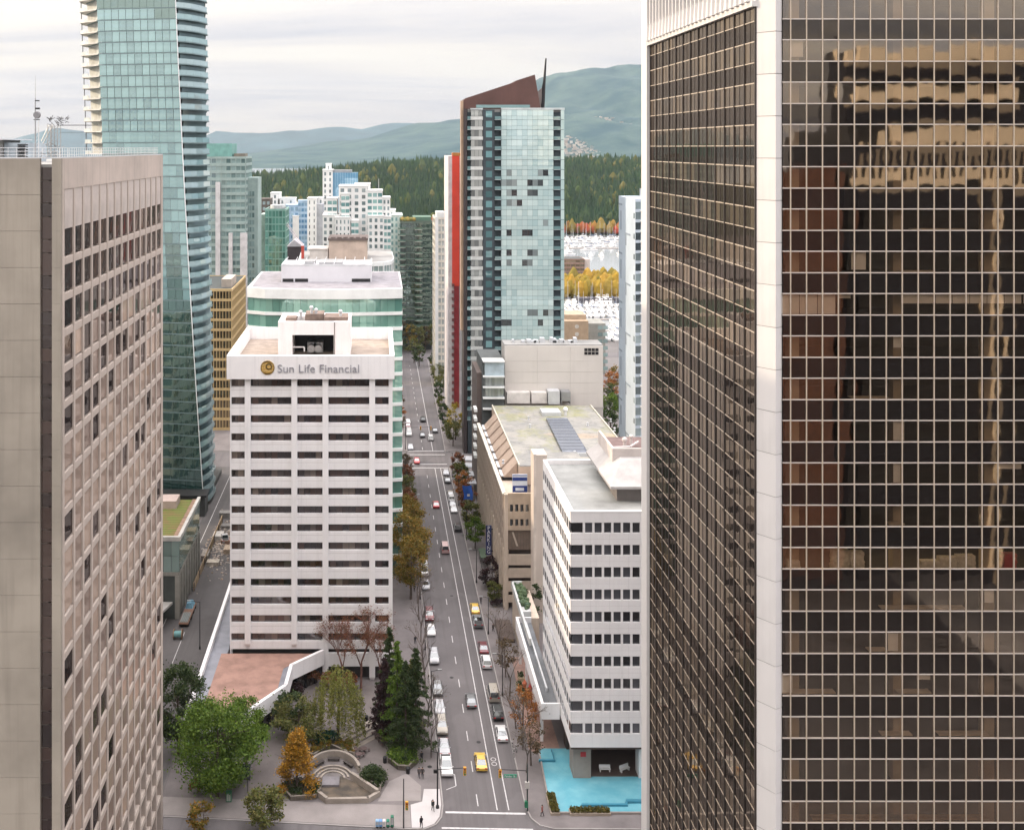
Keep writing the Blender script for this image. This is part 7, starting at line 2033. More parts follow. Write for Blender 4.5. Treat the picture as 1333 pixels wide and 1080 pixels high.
for i, (py, st, col, lab) in enumerate(((958, 'sedan', 'white', 'white sedan parked beside the pool side trees'), (931, 'suv', 'black', 'black SUV parked between two light cars'), (907, 'van', 'tan', 'pale grey van parked beside the cafe terrace'), (865, 'suv', 'white', 'white topped SUV parked behind the maroon sedan'), (846, 'sedan', 'maroon', 'maroon sedan parked on the parkade side'), (812, 'pickup', 'grey', 'dark grey pickup behind the yellow taxi'), (795, 'sedan', 'yellow', 'yellow taxi parked at the parkade kerb'), (689, 'suv', 'black', 'black SUV parked alone past the driveway'), (665, 'sedan', 'white', 'white sedan, closest of the three by the blue flag'), (658, 'sedan', 'silver', 'silver sedan, middle of the three by the blue flag'), (651, 'suv', 'white', 'white SUV, farthest of the three by the blue flag'), (645, 'sedan', 'tan', 'pale sedan parked ahead of the white SUV'), (627, 'sedan', 'black', 'black sedan parked under the red street tree'), (617, 'sedan', 'silver', 'silver sedan parked under the rust street tree'))):
    y = cy(py)
    car(lab, 21.25, y, st, col, 0, gr_, detail=py > 700)
gm_ = 'cars driving on the street'
car('yellow taxi driving towards the parkade near the crossing', 16.9, cy(995), 'sedan', 'yellow', 0, gm_, 'moving_car')
car('dark grey car driving in the middle of the street', 17.0, cy(915), 'sedan', 'grey', 0, gm_, 'moving_car')
car('pale pink van driving along the street by the parkade', 17.0, cy(717), 'van', 'pink', 0, gm_, 'moving_car')
car('bright red car driving in the middle of the street', 16.6, cy(659), 'sedan', 'red', 0, gm_, 'moving_car')
car('red and white car waiting at the far crossing', 12.8, cy(602), 'sedan', 'red', math.pi, gm_, 'moving_car', detail=False)
far = [(11.3, 584, 'sedan', 'silver', 'silver car parked just before the far crossing'), (11.3, 566, 'van', 'white', 'white van parked at the far left kerb'), (11.3, 556, 'sedan', 'maroon', 'maroon car parked behind the far white van'), (11.4, 551, 'sedan', 'white', 'white car ahead of the far maroon car'), (15.9, 568, 'sedan', 'black', 'black car in the far junction lane'), (18.5, 572, 'suv', 'white', 'white fronted SUV leaving the far junction'), (17.0, 548, 'suv', 'black', 'black SUV beyond the far junction'), (20.6, 562, 'sedan', 'black', 'black car waiting beyond the far junction')]
for x, py, st, col, lab in far:
    car(lab, x, cy(py), st, col, math.pi if x < 15 else 0, 'cars around the far junction', 'car', detail=False)
car('white car on the side street edge by the low stone building', -45.6, 208, 'sedan', 'white', 0, None, 'parked_car')
car('pale pickup with rubble at the side street works', -38.6, cy(704), 'pickup', 'silver', .3, None, 'work_truck')

# roadworks in the side street
W_ = [((-41.6, 262), (.8, 2.2, 1.4), (.30, .27, .24), 'grey skip'), ((-39.2, 258), (1.4, 1.0, .9), (.5, .45, .38), 'pale spoil bin'), ((-36.5, 266), (1.1, 1.6, 1.2), (.42, .33, .25), 'tan crate'), ((-37.6, 272), (1.6, 1.2, 1.0), (.28, .17, .12), 'brown crate'), ((-40.4, 275), (1.2, 1.8, 1.3), (.55, .53, .5), 'white cabin box'), ((-35.6, 279), (1.0, 1.4, 1.0), (.34, .25, .16), 'wooden crate'), ((-38.8, 283), (1.9, 1.0, .8), (.20, .19, .18), 'dark pallet box'), ((-36.0, 288), (1.3, 2.0, 1.1), (.45, .34, .24), 'orange tan box'), ((-40.8, 291), (1.6, 1.1, 1.5), (.25, .24, .23), 'dark site box')]
for i, ((x, y), (w, l, h), col, lab) in enumerate(W_):
    t = thing('site_box', '%s on the side street works' % lab, 'site box', (x, y, .03), 'boxes on the side street works')
    m_ = M('site_box_%d' % i, col, .85, var=.2, scale=1.5)
    n = MB(); n.box(x - w, x + w, y - l, y + l, .03, .03 + h); n.box(x - w - .06, x + w + .06, y - l - .06, y + l + .06, h - .1, h + .04); n.obj('box', m_, t)
    n = MB()
    for k in range(4):
        n.box(x - w + .2 + k * w * .5, x - w + .32 + k * w * .5, y - l - .1, y - l, .05, h - .1)
    n.obj('rib', m_, t)
n = MB()
for i in range(600):
    a = rng.normal(size=2)
    x, y = -38.4 + a[0] * 2.0, 273 + a[1] * 11
    s = rng.uniform(.1, .42)
    if -44 < x < -33.8:
        n.ball((x, y, .05), s, s * rng.uniform(.6, 1.2), s * .7, n=5, m=3)
o = n.obj('rubble', M('rubble_stone', (.35, .3, .26), .95, island=[(.42, .37, .32), (.22, .18, .15), (.5, .46, .42), (.3, .22, .16)], var=0), kind='stuff')
o['label'] = 'heaps of broken rubble on the side street works'; o['category'] = 'rubble'
for i in range(6):
    yy = 246 + i * 7.5
    t = thing('hoarding_panel', 'tan timber hoarding panel beside the low stone building, %s along' % ordw[i], 'hoarding', (-41.2, yy, .03), 'hoarding panels along the works')
    n = MB(); n.box(-41.25, -41.13, yy - 3.6, yy + 3.6, .1, 1.9); n.obj('board', M('hoarding_timber', (.42, .31, .20), .9, var=.15, scale=.8), t)
    n = MB(); n.box(-41.1, -41.0, yy - 3.4, yy - 3.25, .03, 2.0); n.box(-41.1, -41.0, yy + 3.25, yy + 3.4, .03, 2.0); n.obj('post', bark_g, t)
T_ = thing('blue_tarp_load', 'blue tarpaulin covered load on a trolley in the side street', 'tarpaulin', (-40.2, 231, .03))
n = MB(); n.prism([(-41.1, 231), (-39.5, 231), (-39.4, 234), (-41.1, 234)], 1.0, 2.0, [(-40.8, 231.4), (-39.9, 231.4), (-39.8, 233.4), (-40.8, 233.4)]); n.obj('tarp', M('tarp_blue', (.16, .34, .45), .6, var=.2, scale=1.2, bump=.5), T_)
n = MB(); n.box(-41.2, -39.2, 224, 234.2, .7, 1.0); n.obj('bed', M('trolley_rust', (.24, .14, .10)), T_)
n = MB()
for yy in (225, 228, 231, 233.5):
    n.tube((-41.2, yy, .38), (-39.2, yy, .38), .35, n=10)
n.obj('wheel_set', tyre, T_)
n = MB()
for i in range(14):
    n.tube((-41 + .12 * i, 224.2, 1.05 + .1 * (i % 3)), (-41 + .12 * i, 228.8, 1.1 + .1 * (i % 3)), .06, n=5)
n.obj('pipes', M('teal_pipe', (.20, .24, .24), .5), T_)
T_ = thing('cable_drum', 'teal and brown cable drum at the side street kerb', 'cable drum', (-40.4, 219, .03))
n = MB(); n.tube((-41.3, 219, 1.0), (-41.15, 219, 1.0), 1.0, n=16); n.tube((-39.65, 219, 1.0), (-39.5, 219, 1.0), 1.0, n=16); n.obj('flange', M('drum_brown', (.28, .17, .10)), T_)
n = MB(); n.tube((-41.15, 219, 1.0), (-39.65, 219, 1.0), .62, n=14); n.obj('winding', M('drum_teal', (.15, .32, .33)), T_)

# ================================================================== PEOPLE
skin = M('skin', (.50, .32, .24), .6, var=0)
def person(label, x, y, rz, coat, legs_, stride=.25, z=.12, h=1.74, hairc=(.04, .03, .02), bag=None, arm=.25):
    t = thing('person', label, 'person', (x, y, z), 'pedestrians', world=False); t.rotation_euler = (0, 0, rz)
    k = h / 1.74
    J = dict(pel=(0, 0, .95), chest=(0, .02, 1.30), neck=(0, .02, 1.47), head=(0, .04, 1.60), top=(0, .03, 1.72))
    J.update(hl=(-.10, 0, .90), kl=(-.11, stride * .55, .50), al=(-.11, stride * .7, .08), tl=(-.12, stride * .7 + .17, .04), hr=(.10, 0, .90), kr=(.11, -stride * .1, .49), ar=(.11, -stride, .11), tr=(.12, -stride + .16, .04))
    J.update(sl=(-.19, .02, 1.40), el=(-.25, -arm * .5, 1.13), wl=(-.23, -arm * .2, .88), fl=(-.22, -arm * .1, .78), sr=(.19, .02, 1.40), er=(.25, arm * .4, 1.13), wr=(.23, arm * .9, .92), fr=(.21, arm * 1.1, .83))
    rad = dict(pel=.165, chest=.175, neck=.065, head=.105, top=.075, hl=.12, kl=.075, al=.05, tl=.045, hr=.12, kr=.075, ar=.05, tr=.045, sl=.085, el=.06, wl=.042, fl=.04, sr=.085, er=.06, wr=.042, fr=.04)
    names = list(J); ix = {a: i for i, a in enumerate(names)}
    E_ = [('pel', 'chest'), ('chest', 'neck'), ('neck', 'head'), ('head', 'top'), ('pel', 'hl'), ('hl', 'kl'), ('kl', 'al'), ('al', 'tl'), ('pel', 'hr'), ('hr', 'kr'), ('kr', 'ar'), ('ar', 'tr'), ('chest', 'sl'), ('sl', 'el'), ('el', 'wl'), ('wl', 'fl'), ('chest', 'sr'), ('sr', 'er'), ('er', 'wr'), ('wr', 'fr')]
    me = bpy.data.meshes.new('body'); me.from_pydata([tuple(c * k for c in J[a]) for a in names], [(ix[a], ix[c]) for a, c in E_], [])
    o = bpy.data.objects.new('body_tmp', me); COL.objects.link(o)
    md = o.modifiers.new('skin', 'SKIN'); md.use_smooth_shade = True
    for i, a in enumerate(names):
        s = me.skin_vertices[0].data[i]; s.radius = (rad[a] * k, rad[a] * k * (.8 if a in ('pel', 'chest') else 1)); s.use_root = (a == 'pel')
    sd = o.modifiers.new('sub', 'SUBSURF'); sd.levels = 1; sd.render_levels = 1
    dg = bpy.context.evaluated_depsgraph_get(); dg.update()
    bm_ = bpy.data.meshes.new_from_object(o.evaluated_get(dg))
    bpy.data.objects.remove(o)
    bm_.materials.clear()
    for m_ in (M('cloth_%s' % (coat,), coat, .9, var=.08), M('cloth_%s' % (legs_,), legs_, .9, var=.08), skin, M('shoe', (.02, .018, .016), .6, var=0)):
        bm_.materials.append(m_)
    for p in bm_.polygons:
        c = p.center / k
        p.material_index = 2 if c.z > 1.475 else 3 if c.z < .10 else (2 if (abs(c.x) > .17 and c.z < .89 and c.z > .7) else (1 if c.z < .86 else 0))
        p.use_smooth = True
    put('body', bm_, t)
    n = MB(); n.ball((0, .015 * k, 1.665 * k), .112 * k, .118 * k, .10 * k, n=10, m=6); n.obj('hair', M('hair_%s' % (hairc,), hairc, .7, var=0), t, smooth=True)
    if bag:
        n = MB(); n.box(-.16, .16, -.34, -.16, 1.0, 1.42); n.obj('backpack', M('pack_%s' % (bag,), bag, .8, var=0), t)
    return t
ppl = [(549, 991, .3, (.03, .03, .035), (.03, .03, .04), 'person in black walking beside the conifer planter'), (550, 1012, 3.0, (.06, .05, .05), (.02, .02, .025), 'person in dark brown coat walking up from the crossing'), (545.5, 1012, 3.1, (.12, .11, .11), (.03, .03, .04), 'person in grey walking beside the brown coated one'), (563.5, 1055, 3.4, (.03, .035, .035), (.06, .06, .06), 'person in dark green coat waiting at the corner pole'), (548.5, 1077, .2, (.02, .02, .025), (.02, .02, .025), 'person in black on the pale corner slab'), (706, 1062, 1.0, (.25, .09, .08), (.05, .04, .05), 'person in a red jacket by the pool pavement'), (618.5, 850, .2, (.03, .03, .03), (.02, .02, .03), None), (540.5, 838, .1, (.04, .04, .05), (.02, .02, .03), 'person in navy on the pavement near white tower'), (626, 786, .1, (.10, .09, .10), (.03, .03, .04), 'person in grey passing the yellow taxi'), (539.5, 770, 3.0, (.03, .03, .03), (.03, .03, .03), 'person in black passing the white tower corner'), (609, 680, 3.0, (.02, .02, .025), (.02, .02, .02), 'person in black near the driveway by the black SUV'), (642, 822, .4, (.04, .03, .03), (.02, .02, .02), 'person in black beside the dark pickup'), (483, 984, 1.0, (.35, .33, .3), (.05, .05, .06), None), (420, 1000, 1.2, (.05, .04, .04), (.02, .02, .02), None)]
for px, py, rz, c1, c2, lab in ppl:
    if lab:
        x, y = gp(px, py)
        person(lab, x, y, rz, c1, c2, bag=(.06, .06, .07) if 'waiting' in lab else None)

# ================================================================== STREET FURNITURE
def pole_light(label, x, y, h, arm, name='street_lamp'):
    t = thing(name, label, 'street lamp', (x, y, .12), 'street lamps')
    n = MB(); n.tube((x, y, .12), (x, y, h), .10, .06, n=8); n.tube((x, y, .12), (x, y, .7), .18, .14, n=8); n.obj('pole', dark_metal, t)
    n = MB(); n.tube((x, y, h - .1), (x + arm, y, h + .25), .045, n=6); n.obj('arm', dark_metal, t)
    n = MB(); n.box(x + arm - .35, x + arm + .35, y - .14, y + .14, h + .15, h + .32); n.obj('lamp_head', grey_metal, t)
for i, yy in enumerate((190, 214, 238, 262, 286, 312)):
    pole_light('dark street lamp on the plaza side kerb, %s from the crossing' % ordw[i], 9.7, yy, 7.6, 1.5)
for i, yy in enumerate((196, 221, 247, 274, 300, 326)):
    pole_light('dark street lamp on the parkade side kerb, %s from the crossing' % ordw[i], 23.0, yy, 7.6, -1.5)
pole_light('lone dark street lamp in the side street', -35.2, G(265, 845)[1], 9.5, -2.2)
amber = M('signal_amber', (.62, .30, .03), .5, var=0)
def signal(t, x, y, z, face=-1):
    n = MB(); n.box(x - .22, x + .22, y - .16, y + .16, z - .6, z + .6); o = n.obj('signal_head', amber, t)
    for k, c in enumerate(((.20, .02, .02), (.25, .16, .02), (.03, .2, .09))):
        n = MB(); n.tube((x, y + face * .16, z + .36 - .36 * k), (x, y + face * .24, z + .36 - .36 * k), .13, n=10); n.obj('lens', M('lens_%d' % k, c, .3, var=0), o)
x, y = G(569.5, 1051, .12)
t = thing('traffic_signal', 'tall dark signal pole with long mast arm at the plaza corner', 'traffic signal', (x, y, .12), 'traffic signals')
n = MB(); n.tube((x, y, .12), (x, y, 8.6), .13, .09, n=8); n.tube((x, y, .12), (x, y, .5), .28, .24, n=8); n.obj('pole', dark_metal, t)
n = MB(); n.tube((x, y, 5.9), (x + 4.2, y, 6.2), .07, .05, n=6); n.tube((x, y, 8.5), (x - 1.0, y, 8.7), .05, n=5); n.obj('mast_arm', dark_metal, t)
signal(t, gx(605, y), y, gz(1003, y))
n = MB(); n.box(x - .6, x - .1, y - .1, y + .1, 5.4, 5.9); n.obj('small_lamp', dark_metal, t)
x, y = G(686.5, 1055, .12)
t = thing('traffic_signal', 'signal pole with green box and street name plate near pool', 'traffic signal', (x, y, .12), 'traffic signals')
n = MB(); n.tube((x, y, .12), (x, y, 7.2), .12, .08, n=8); n.obj('pole', M('green_black', (.02, .035, .03), .5), t)
n = MB(); n.tube((x, y, 6.2), (gx(648, y), y, 6.4), .06, n=6); n.obj('mast_arm', dark_metal, t)
signal(t, gx(651, y), y, gz(1006, y))
n = MB(); n.box(gx(656, y), gx(672.5, y), y - .05, y + .02, gz(1011.3, y), gz(1007.2, y)); o = n.obj('name_plate', M('plate_green', (.03, .28, .17), .5, var=0), t)
me = text_mesh('Pender St', .42, .01, M('plate_letter', (.7, .75, .72), var=0)); put('lettering', me, o, None).location = (gx(656.6, y), y - .07, gz(1010.6, y))
n = MB(); n.box(x - .35, x + .3, y - .2, y + .2, gz(1025, y), gz(1017, y)); n.obj('control_box', M('box_pale', (.55, .53, .50)), t)
n = MB(); n.box(x - .4, x + .1, y - .2, y + .2, gz(1050, y), gz(1042, y)); n.obj('green_sign', M('plate_green2', (.02, .16, .08)), t)
x, y = G(525.5, 1077, .12)
t = thing('traffic_signal', 'dark signal pole with amber head facing the plaza walk', 'traffic signal', (x, y, .12), 'traffic signals')
n = MB(); n.tube((x, y, .12), (x, y, gz(1013, y)), .11, .07, n=8); n.obj('pole', dark_metal, t)
signal(t, x + .45, y, gz(1048, y))
for i, yy in enumerate((352.5,)):
    t = thing('traffic_signal', 'far amber signal heads over the second junction', 'traffic signal', (9.5, yy, .12), 'traffic signals')
    yy = F * 93 / (558 - 192)
    n = MB(); n.tube((9.6, yy, .12), (9.6, yy, 8), .12, n=6); n.tube((9.6, yy, 7.4), (18, yy, 7.6), .06, n=5); n.obj('pole', dark_metal, t)
    signal(t, gx(547.5, yy), yy, 7.2); signal(t, gx(561, yy), yy, 7.2)
# newspaper boxes
for i, (px, col, lab) in enumerate(((491, (.25, .42, .62), 'pale blue newspaper box, left end of the row'), (495.5, (.15, .30, .55), 'blue newspaper box, second in the row'), (500, (.62, .58, .58), 'white newspaper box in the middle of the row'), (505, (.02, .20, .12), 'green newspaper box beside the white one'), (510.5, (.02, .16, .09), 'tall dark green box, right end of the row'))):
    x, y = G(px, 1076, .12); h = 1.1 if i < 4 else 1.7
    t = thing('newspaper_box', lab, 'newspaper box', (x, y, .12), 'newspaper boxes at the corner'); m_ = M('newsbox_%d' % i, col, .5, var=.05)
    n = MB(); n.box(x - .24, x + .24, y - .22, y + .22, .34, h); n.prism([(x - .24, y - .22), (x + .24, y - .22), (x + .24, y + .22), (x - .24, y + .22)], h, h + .12, [(x - .2, y - .05), (x + .2, y - .05), (x + .2, y + .2), (x - .2, y + .2)]); n.obj('case', m_, t)
    n = MB(); n.box(x - .17, x + .17, y - .24, y - .22, .62, h - .1); n.obj('window', M('news_window', (.5, .5, .5), .3), t)
    n = MB(); n.tube((x, y, .12), (x, y, .34), .06, n=6); n.tube((x, y, .12), (x, y, .16), .2, n=8); n.obj('stand', dark_metal, t)
x, y = G(298, 1042, .12)
t = thing('green_utility_box', 'green utility cabinet on the plaza walk by the shelter', 'cabinet', (x, y, .12))
n = MB(); n.box(x - .4, x + .4, y - .3, y + .3, .12, 1.5); n.box(x - .45, x + .45, y - .35, y + .35, 1.5, 1.58); n.obj('case', M('cabinet_green', (.05, .20, .11), .6), t)
n = MB(); n.box(x - .3, x - .02, y - .33, y - .3, .3, 1.35); n.box(x + .02, x + .3, y - .33, y - .3, .3, 1.35); n.obj('door', M('cabinet_pale', (.4, .45, .4), .6), t)
# bins, tables and chairs in the plaza
for i, (px, py, lab) in enumerate(((501, 992, 'black litter bin beside the angular planter'), (477, 938, 'black litter bin on the upper plaza steps'), (531, 1006, 'black litter bin at the planter tip by the crossing'))):
    x, y = G(px, py, .12); t = thing('litter_bin', lab, 'litter bin', (x, y, .12), 'litter bins')
    n = MB(); n.tube((x, y, .12), (x, y, 1.0), .3, .34, n=12); n.obj('bin', black, t)
    n = MB(); n.tube((x, y, 1.0), (x, y, 1.14), .36, .2, n=12); n.obj('lid', dark_metal, t)
for i, (px, py) in enumerate(((462, 980), (467, 986), (474, 979), (494, 962), (498, 968), (503, 964), (490, 958))):
    x, y = G(px, py, .12)
    t = thing('cafe_table', 'small dark round table with stools on the plaza, %s counting from the fountain' % ordw[i], 'table', (x, y, .12), 'plaza tables')
    m_ = M('table_brown', (.13, .09, .085), .7)
    n = MB(); n.tube((x, y, .8), (x, y, .86), .55, n=14); n.obj('table_top', m_, t)
    n = MB(); n.tube((x, y, .12), (x, y, .8), .06, n=6); n.obj('leg', dark_metal, t)
    for a in (0.4, 2.5, 4.6):
        n = MB(); cx_, cy_ = x + .85 * math.cos(a), y + .85 * math.sin(a); n.tube((cx_, cy_, .5), (cx_, cy_, .56), .22, n=8); n.tube((cx_, cy_, .12), (cx_, cy_, .5), .05, n=5); n.obj('stool', m_, t)
# cafe terrace: tables with red umbrellas and planters
for i, (px, py, col) in enumerate(((686, 876, (.5, .10, .06)), (683, 887, (.55, .16, .08)), (690, 893, (.5, .06, .07)), (688, 902, (.5, .12, .06)), (694, 908, (.5, .15, .10)), (696, 918, (.55, .14, .08)))):
    y = F * 97.5 / (py - 192); x = gx(px, y)
    t = thing('cafe_umbrella', 'folded red orange umbrella on the cafe terrace, %s from the stair tower' % ordw[i], 'umbrella', (x, y, .12), 'cafe umbrellas')
    n = MB(); n.tube((x, y, .12), (x, y, 2.9), .035, n=6); n.tube((x, y, .12), (x, y, .2), .3, n=8); n.obj('pole', grey_metal, t)
    n = MB(); n.tube((x, y, 1.5), (x, y, 2.3), .30, .42, n=8); n.tube((x, y, 2.3), (x, y, 2.95), .42, .03, n=8); n.obj('canopy', M('umbrella_%d' % i, col, .8), t)
for i, (px, py) in enumerate(((678, 884), (676, 896), (681, 904), (683, 914))):
    x, y = G(px, py, .12)
    t = thing('terrace_planter', 'tan planter box edging the cafe terrace, %s from the stair tower' % ordw[i], 'planter', (x, y, .12), 'terrace planters')
    n = MB(); n.box(x - .55, x + .55, y - 1.0, y + 1.0, .12, .85); n.obj('box', M('planter_tan', (.45, .36, .24), .85), t)
    n = MB(); leaf_blob(n, (x - .5, x + .5), (y - .9, y + .9), (.85, 1.3), 160, .14); n.obj('planting', LF['dark'], t)
# blue flag banner over the pavement by the tower canopies
yy = F * 94 / (642 - 192 + 8)
t = thing('blue_banner', 'large blue banner on a bowed pole over the pavement', 'banner', (27.5, 287, 0))
xa = gx(603, 283); xb = gx(615, 283); z0_, z1_ = gz(650, 283), gz(632, 283)
n = MB()
V_ = []
for j in range(7):
    for i in range(7):
        u, v = i / 6, j / 6
        V_.append((xa + (xb - xa) * u + .2 * math.sin(v * 5), 283 + .35 * math.sin(u * 6 + v * 2), z0_ + (z1_ - z0_) * v - .5 * (u - .5) ** 2 * (1 - v)))
n.add(V_, [(j * 7 + i, j * 7 + i + 1, (j + 1) * 7 + i + 1, (j + 1) * 7 + i) for j in range(6) for i in range(6)]); n.add([(x_, y_ + .03, z_) for x_, y_, z_ in V_], [(j * 7 + i, (j + 1) * 7 + i, (j + 1) * 7 + i + 1, j * 7 + i + 1) for j in range(6) for i in range(6)])
n.obj('cloth', M('banner_blue', (.03, .12, .50), .7, var=.1, scale=.8), t, smooth=True)
n = MB(); n.tube((xb + .2, 283, .12), (xb + .2, 283, z1_ + .5), .08, n=6); n.obj('pole', grey_metal, t)
n = MB(); n.box(xa + 1.0, xa + 1.7, 282.5, 282.55, z0_ + 1.0, z0_ + 1.6); n.obj('emblem', M('banner_white', (.7, .72, .75)), t)
# canopies at the foot of the black-framed tower
for i, (pa, pb, py) in enumerate(((601, 617, 596), (603, 618, 605), (606, 619, 616), (608, 620, 626))):
    y = F * 95.5 / (py - 192)
    t = thing('entrance_canopy', 'pale flat entrance canopy below the black framed tower, %s in the row' % ordw[i], 'canopy', (gx(610, y), y, 4), 'entrance canopies')
    n = MB(); n.box(gx(pa, y), gx(pb, y) + .6, y - 2.2, y + 2.2, 4.2, 4.5); n.obj('slab', M('canopy_pale', (.42, .44, .47), .6), t)
    for sy in (-2, 1.9):
        n = MB(); n.box(gx(pa, y) + .2, gx(pa, y) + .35, y + sy, y + sy + .15, .12, 4.2); n.obj('post', dark_metal, t)
t = thing('bus_shelter', 'dark green glazed bus shelter on the parkade pavement', 'bus shelter', (25.5, 258.5, .12))
n = MB(); n.box(24.8, 26.4, 255.4, 261.4, 2.5, 2.65); n.obj('roof', M('shelter_green', (.06, .10, .06), .5), t)
n = MB(); n.box(26.3, 26.36, 255.5, 261.3, .3, 2.5); n.obj('pane', MATS['shelter_glass'], t)
n = MB()
for sy in (255.5, 258.4, 261.2):
    n.box(26.25, 26.37, sy, sy + .1, .12, 2.5); n.box(24.9, 25.0, sy, sy + .1, .12, 2.5)
n.obj('frame', dark_metal, t)
# parking pay stations, bike racks, hydrants, utility covers
for i, yy in enumerate((178, 201, 226, 252, 280)):
    t = thing('parking_meter', 'grey parking meter on the plaza kerb, %s from the crossing' % ordw[i], 'parking meter', (9.75, yy, .12), 'parking meters')
    n = MB(); n.tube((9.75, yy, .12), (9.75, yy, 1.1), .04, n=6); n.obj('post', grey_metal, t)
    n = MB(); n.box(9.64, 9.86, yy - .09, yy + .09, 1.1, 1.45); n.ball((9.75, yy, 1.45), .11, n=8, m=5); n.obj('head', dark_metal, t)
for i, (px, py) in enumerate(((667, 973), (672, 977), (669, 983))):
    x, y = G(px, py, .12)
    t = thing('parked_bicycle', 'bicycle at the rack by the pool pavement, %s from the white sedan' % ordw[i], 'bicycle', (x, y, .12), 'bicycles at the rack')
    for sy in (-.5, .5):
        n = MB()
        for q in range(14):
            a0, a1 = 6.283 * q / 14, 6.283 * (q + 1) / 14
            n.tube((x, y + sy + .33 * math.cos(a0), .47 + .33 * math.sin(a0)), (x, y + sy + .33 * math.cos(a1), .47 + .33 * math.sin(a1)), .025, n=4, cap=False)
        n.obj('wheel', tyre, t)
    n = MB(); n.tube((x, y - .5, .47), (x, y - .15, .9), .025, n=5); n.tube((x, y - .15, .9), (x, y + .4, .95), .025, n=5); n.tube((x, y + .5, .47), (x, y + .4, 1.05), .025, n=5); n.tube((x, y - .05, .5), (x, y + .4, .9), .025, n=5); n.tube((x, y - .05, .5), (x, y - .15, .95), .025, n=5); n.tube((x - .25, y + .4, 1.08), (x + .25, y + .4, 1.08), .025, n=5); n.obj('frame', M('bike_white', (.6, .6, .6), .4), t)
    n = MB(); n.box(x - .08, x + .08, y - .3, y - .02, .96, 1.02); n.obj('saddle', black, t)

# ================================================================== MARINA
hullm = M('hull_white', (.78, .77, .76), .4, var=.05)
def boat(sail):
    t = bpy.data.objects.new('moored_sailboat' if sail else 'moored_motorboat', None); COL.objects.link(t)
    t['category'] = 'boat'
    n = MB()
    L = 4.6
    pts = [(0, L), (.9, L * .55), (1.35, 0), (1.3, -L * .7), (1.05, -L), (-1.05, -L), (-1.3, -L * .7), (-1.35, 0), (-.9, L * .55)]
    n.prism([(x * .75, y * .93) for x, y in pts], -.2, 1.0, pts); put('hull', n.mesh('hull', hullm), t)
    n = MB(); n.prism([(-.8, -2.4), (.8, -2.4), (.7, 1.2), (0, 2.2), (-.7, 1.2)], 1.0, 2.0 if sail else 2.5, [(-.65, -2.2), (.65, -2.2), (.55, .8), (0, 1.5), (-.55, .8)]); put('cabin', n.mesh('cabin', hullm), t)
    n = MB(); n.prism([(-.84, -2.0), (.84, -2.0), (.74, 1.0), (-.74, 1.0)], 1.35, 1.75); put('cabin_window', n.mesh('cabin_window', cglass), t)
    if sail:
        n = MB(); n.tube((0, .8, 1.5), (0, .8, 12.5), .09, .06, n=5); n.tube((0, .8, 2.8), (0, -3.4, 2.8), .07, n=5); put('mast', n.mesh('mast', pale_metal), t)
        n = MB(); n.tube((0, .6, 2.95), (0, -3.3, 2.95), .16, n=6); put('furled_sail', n.mesh('furled_sail', M('sail_blue', (.08, .14, .30), .8)), t)
    else:
        n = MB(); n.box(-.6, .6, -1.4, .4, 2.5, 2.6); n.tube((-.5, .3, 2.6), (-.5, -.4, 3.4), .05, n=4); n.tube((.5, .3, 2.6), (.5, -.4, 3.4), .05, n=4); n.box(-.6, .6, -1.2, .1, 3.4, 3.5); put('flybridge', n.mesh('flybridge', hullm), t)
    return t
bA, bB = boat(True), boat(False)
used = {0: False, 1: False}
def moor(x, y, rz, k, lab, grp, sc=1.0):
    src = bA if k == 0 else bB
    if not used[k]:
        used[k] = True; src.location = (x, y, .35); src.rotation_euler = (0, 0, rz); src.scale = (sc,) * 3; src['label'] = lab; src['group'] = grp; return
    dup(src, (x, y, .35), rz, lab, grp, sc)
rb = random.Random(3)
for row, py in enumerate((388, 394, 400, 407, 414, 421, 428, 436, 444)):
    Y = F * 100 / (py - 192)
    px = 736 + rb.uniform(0, 5)
    while px < 816:
        if not (px < 790 and py > 410 and py > 418):
            k = 0 if rb.random() < .45 else 1
            moor(gx(px, Y), Y + rb.uniform(-3, 3), rb.choice((0, math.pi, .1)) + rb.uniform(-.12, .12), k, 'white %s moored among many in the near marina' % ('sailboat' if k == 0 else 'motorboat'), 'boats in the near marina', rb.uniform(.9, 1.5))
        px += rb.uniform(5.5, 9.5)
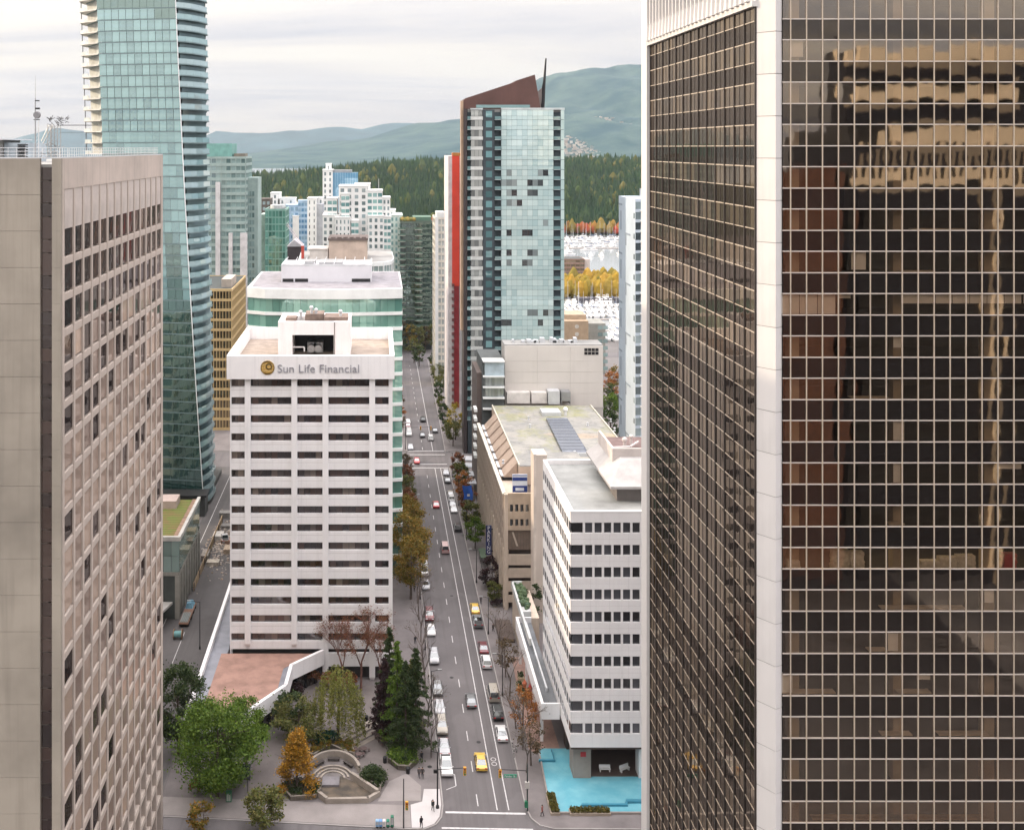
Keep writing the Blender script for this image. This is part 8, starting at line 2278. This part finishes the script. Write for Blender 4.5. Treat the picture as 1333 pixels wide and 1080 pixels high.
for row, py in enumerate((312, 317, 322, 327, 333)):
    Y = F * 100 / (py - 192)
    px = 736 + rb.uniform(0, 5)
    while px < 810:
        if row < 3 or rb.random() < .35:
            k = 0 if rb.random() < .5 else 1
            moor(gx(px, Y), Y + rb.uniform(-8, 8), rb.choice((0, math.pi, 1.57)) + rb.uniform(-.2, .2), k, 'pale %s moored in the far marina below the park' % ('sailboat' if k == 0 else 'motorboat'), 'boats in the far marina', rb.uniform(1.0, 1.8))
        px += rb.uniform(4.5, 8)
dockm = M('dock_timber', (.38, .34, .31), .9, var=.15)
for i, py in enumerate((391, 404, 417, 432)):
    Y = F * 100 / (py - 192); n = MB(); n.box(gx(728, Y), gx(825, Y), Y - 1, Y + 1, .2, .85)
    tag(n.obj('floating_dock', dockm), 'long timber dock in the near marina, %s from the tree belt' % ordw[i], 'dock', 'marina docks')
for i, py in enumerate((315, 324)):
    Y = F * 100 / (py - 192); n = MB(); n.box(gx(730, Y), gx(815, Y), Y - 1.5, Y + 1.5, .2, 1.0)
    tag(n.obj('floating_dock', dockm), 'long pale dock in the far marina, %s from the park shore' % ordw[i], 'dock', 'marina docks')
sheet('shore_bank', [(gx(700, 700), 700), (gx(840, 700), 700), (gx(860, 752), 752), (gx(690, 752), 752)], .45, M('shore_grass', (.16, .16, .05), .95, var=.2, scale=.1))
n = MB()
for i in range(3):
    n.box(gx(752 + 24 * i, 690), gx(774 + 24 * i, 690), 690, 696, .3, 3.4)
tag(n.obj('boat_shed', M('shed_dark', (.10, .095, .11), .8)), 'row of dark boat shed roofs before the yellow trees', 'boat shed')

# ================================================================== AIR
hz_ = bpy.data.materials.new('haze'); hz_.use_nodes = True
ht = hz_.node_tree; ht.nodes.clear()
ho = ht.nodes.new('ShaderNodeOutputMaterial'); hv = ht.nodes.new('ShaderNodeVolumePrincipled')
hv.inputs['Color'].default_value = (.66, .78, .90, 1); hv.inputs['Density'].default_value = 0.000034; hv.inputs['Anisotropy'].default_value = 0.2
ht.links.new(hv.outputs[0], ho.inputs['Volume'])
n = MB(); n.box(-8700, 8700, -500, 13200, -4, 900)
HZ = n.obj('haze', hz_, kind='stuff')
HZ['label'] = 'thin pale blue haze in the air over the whole city'; HZ['category'] = 'haze'
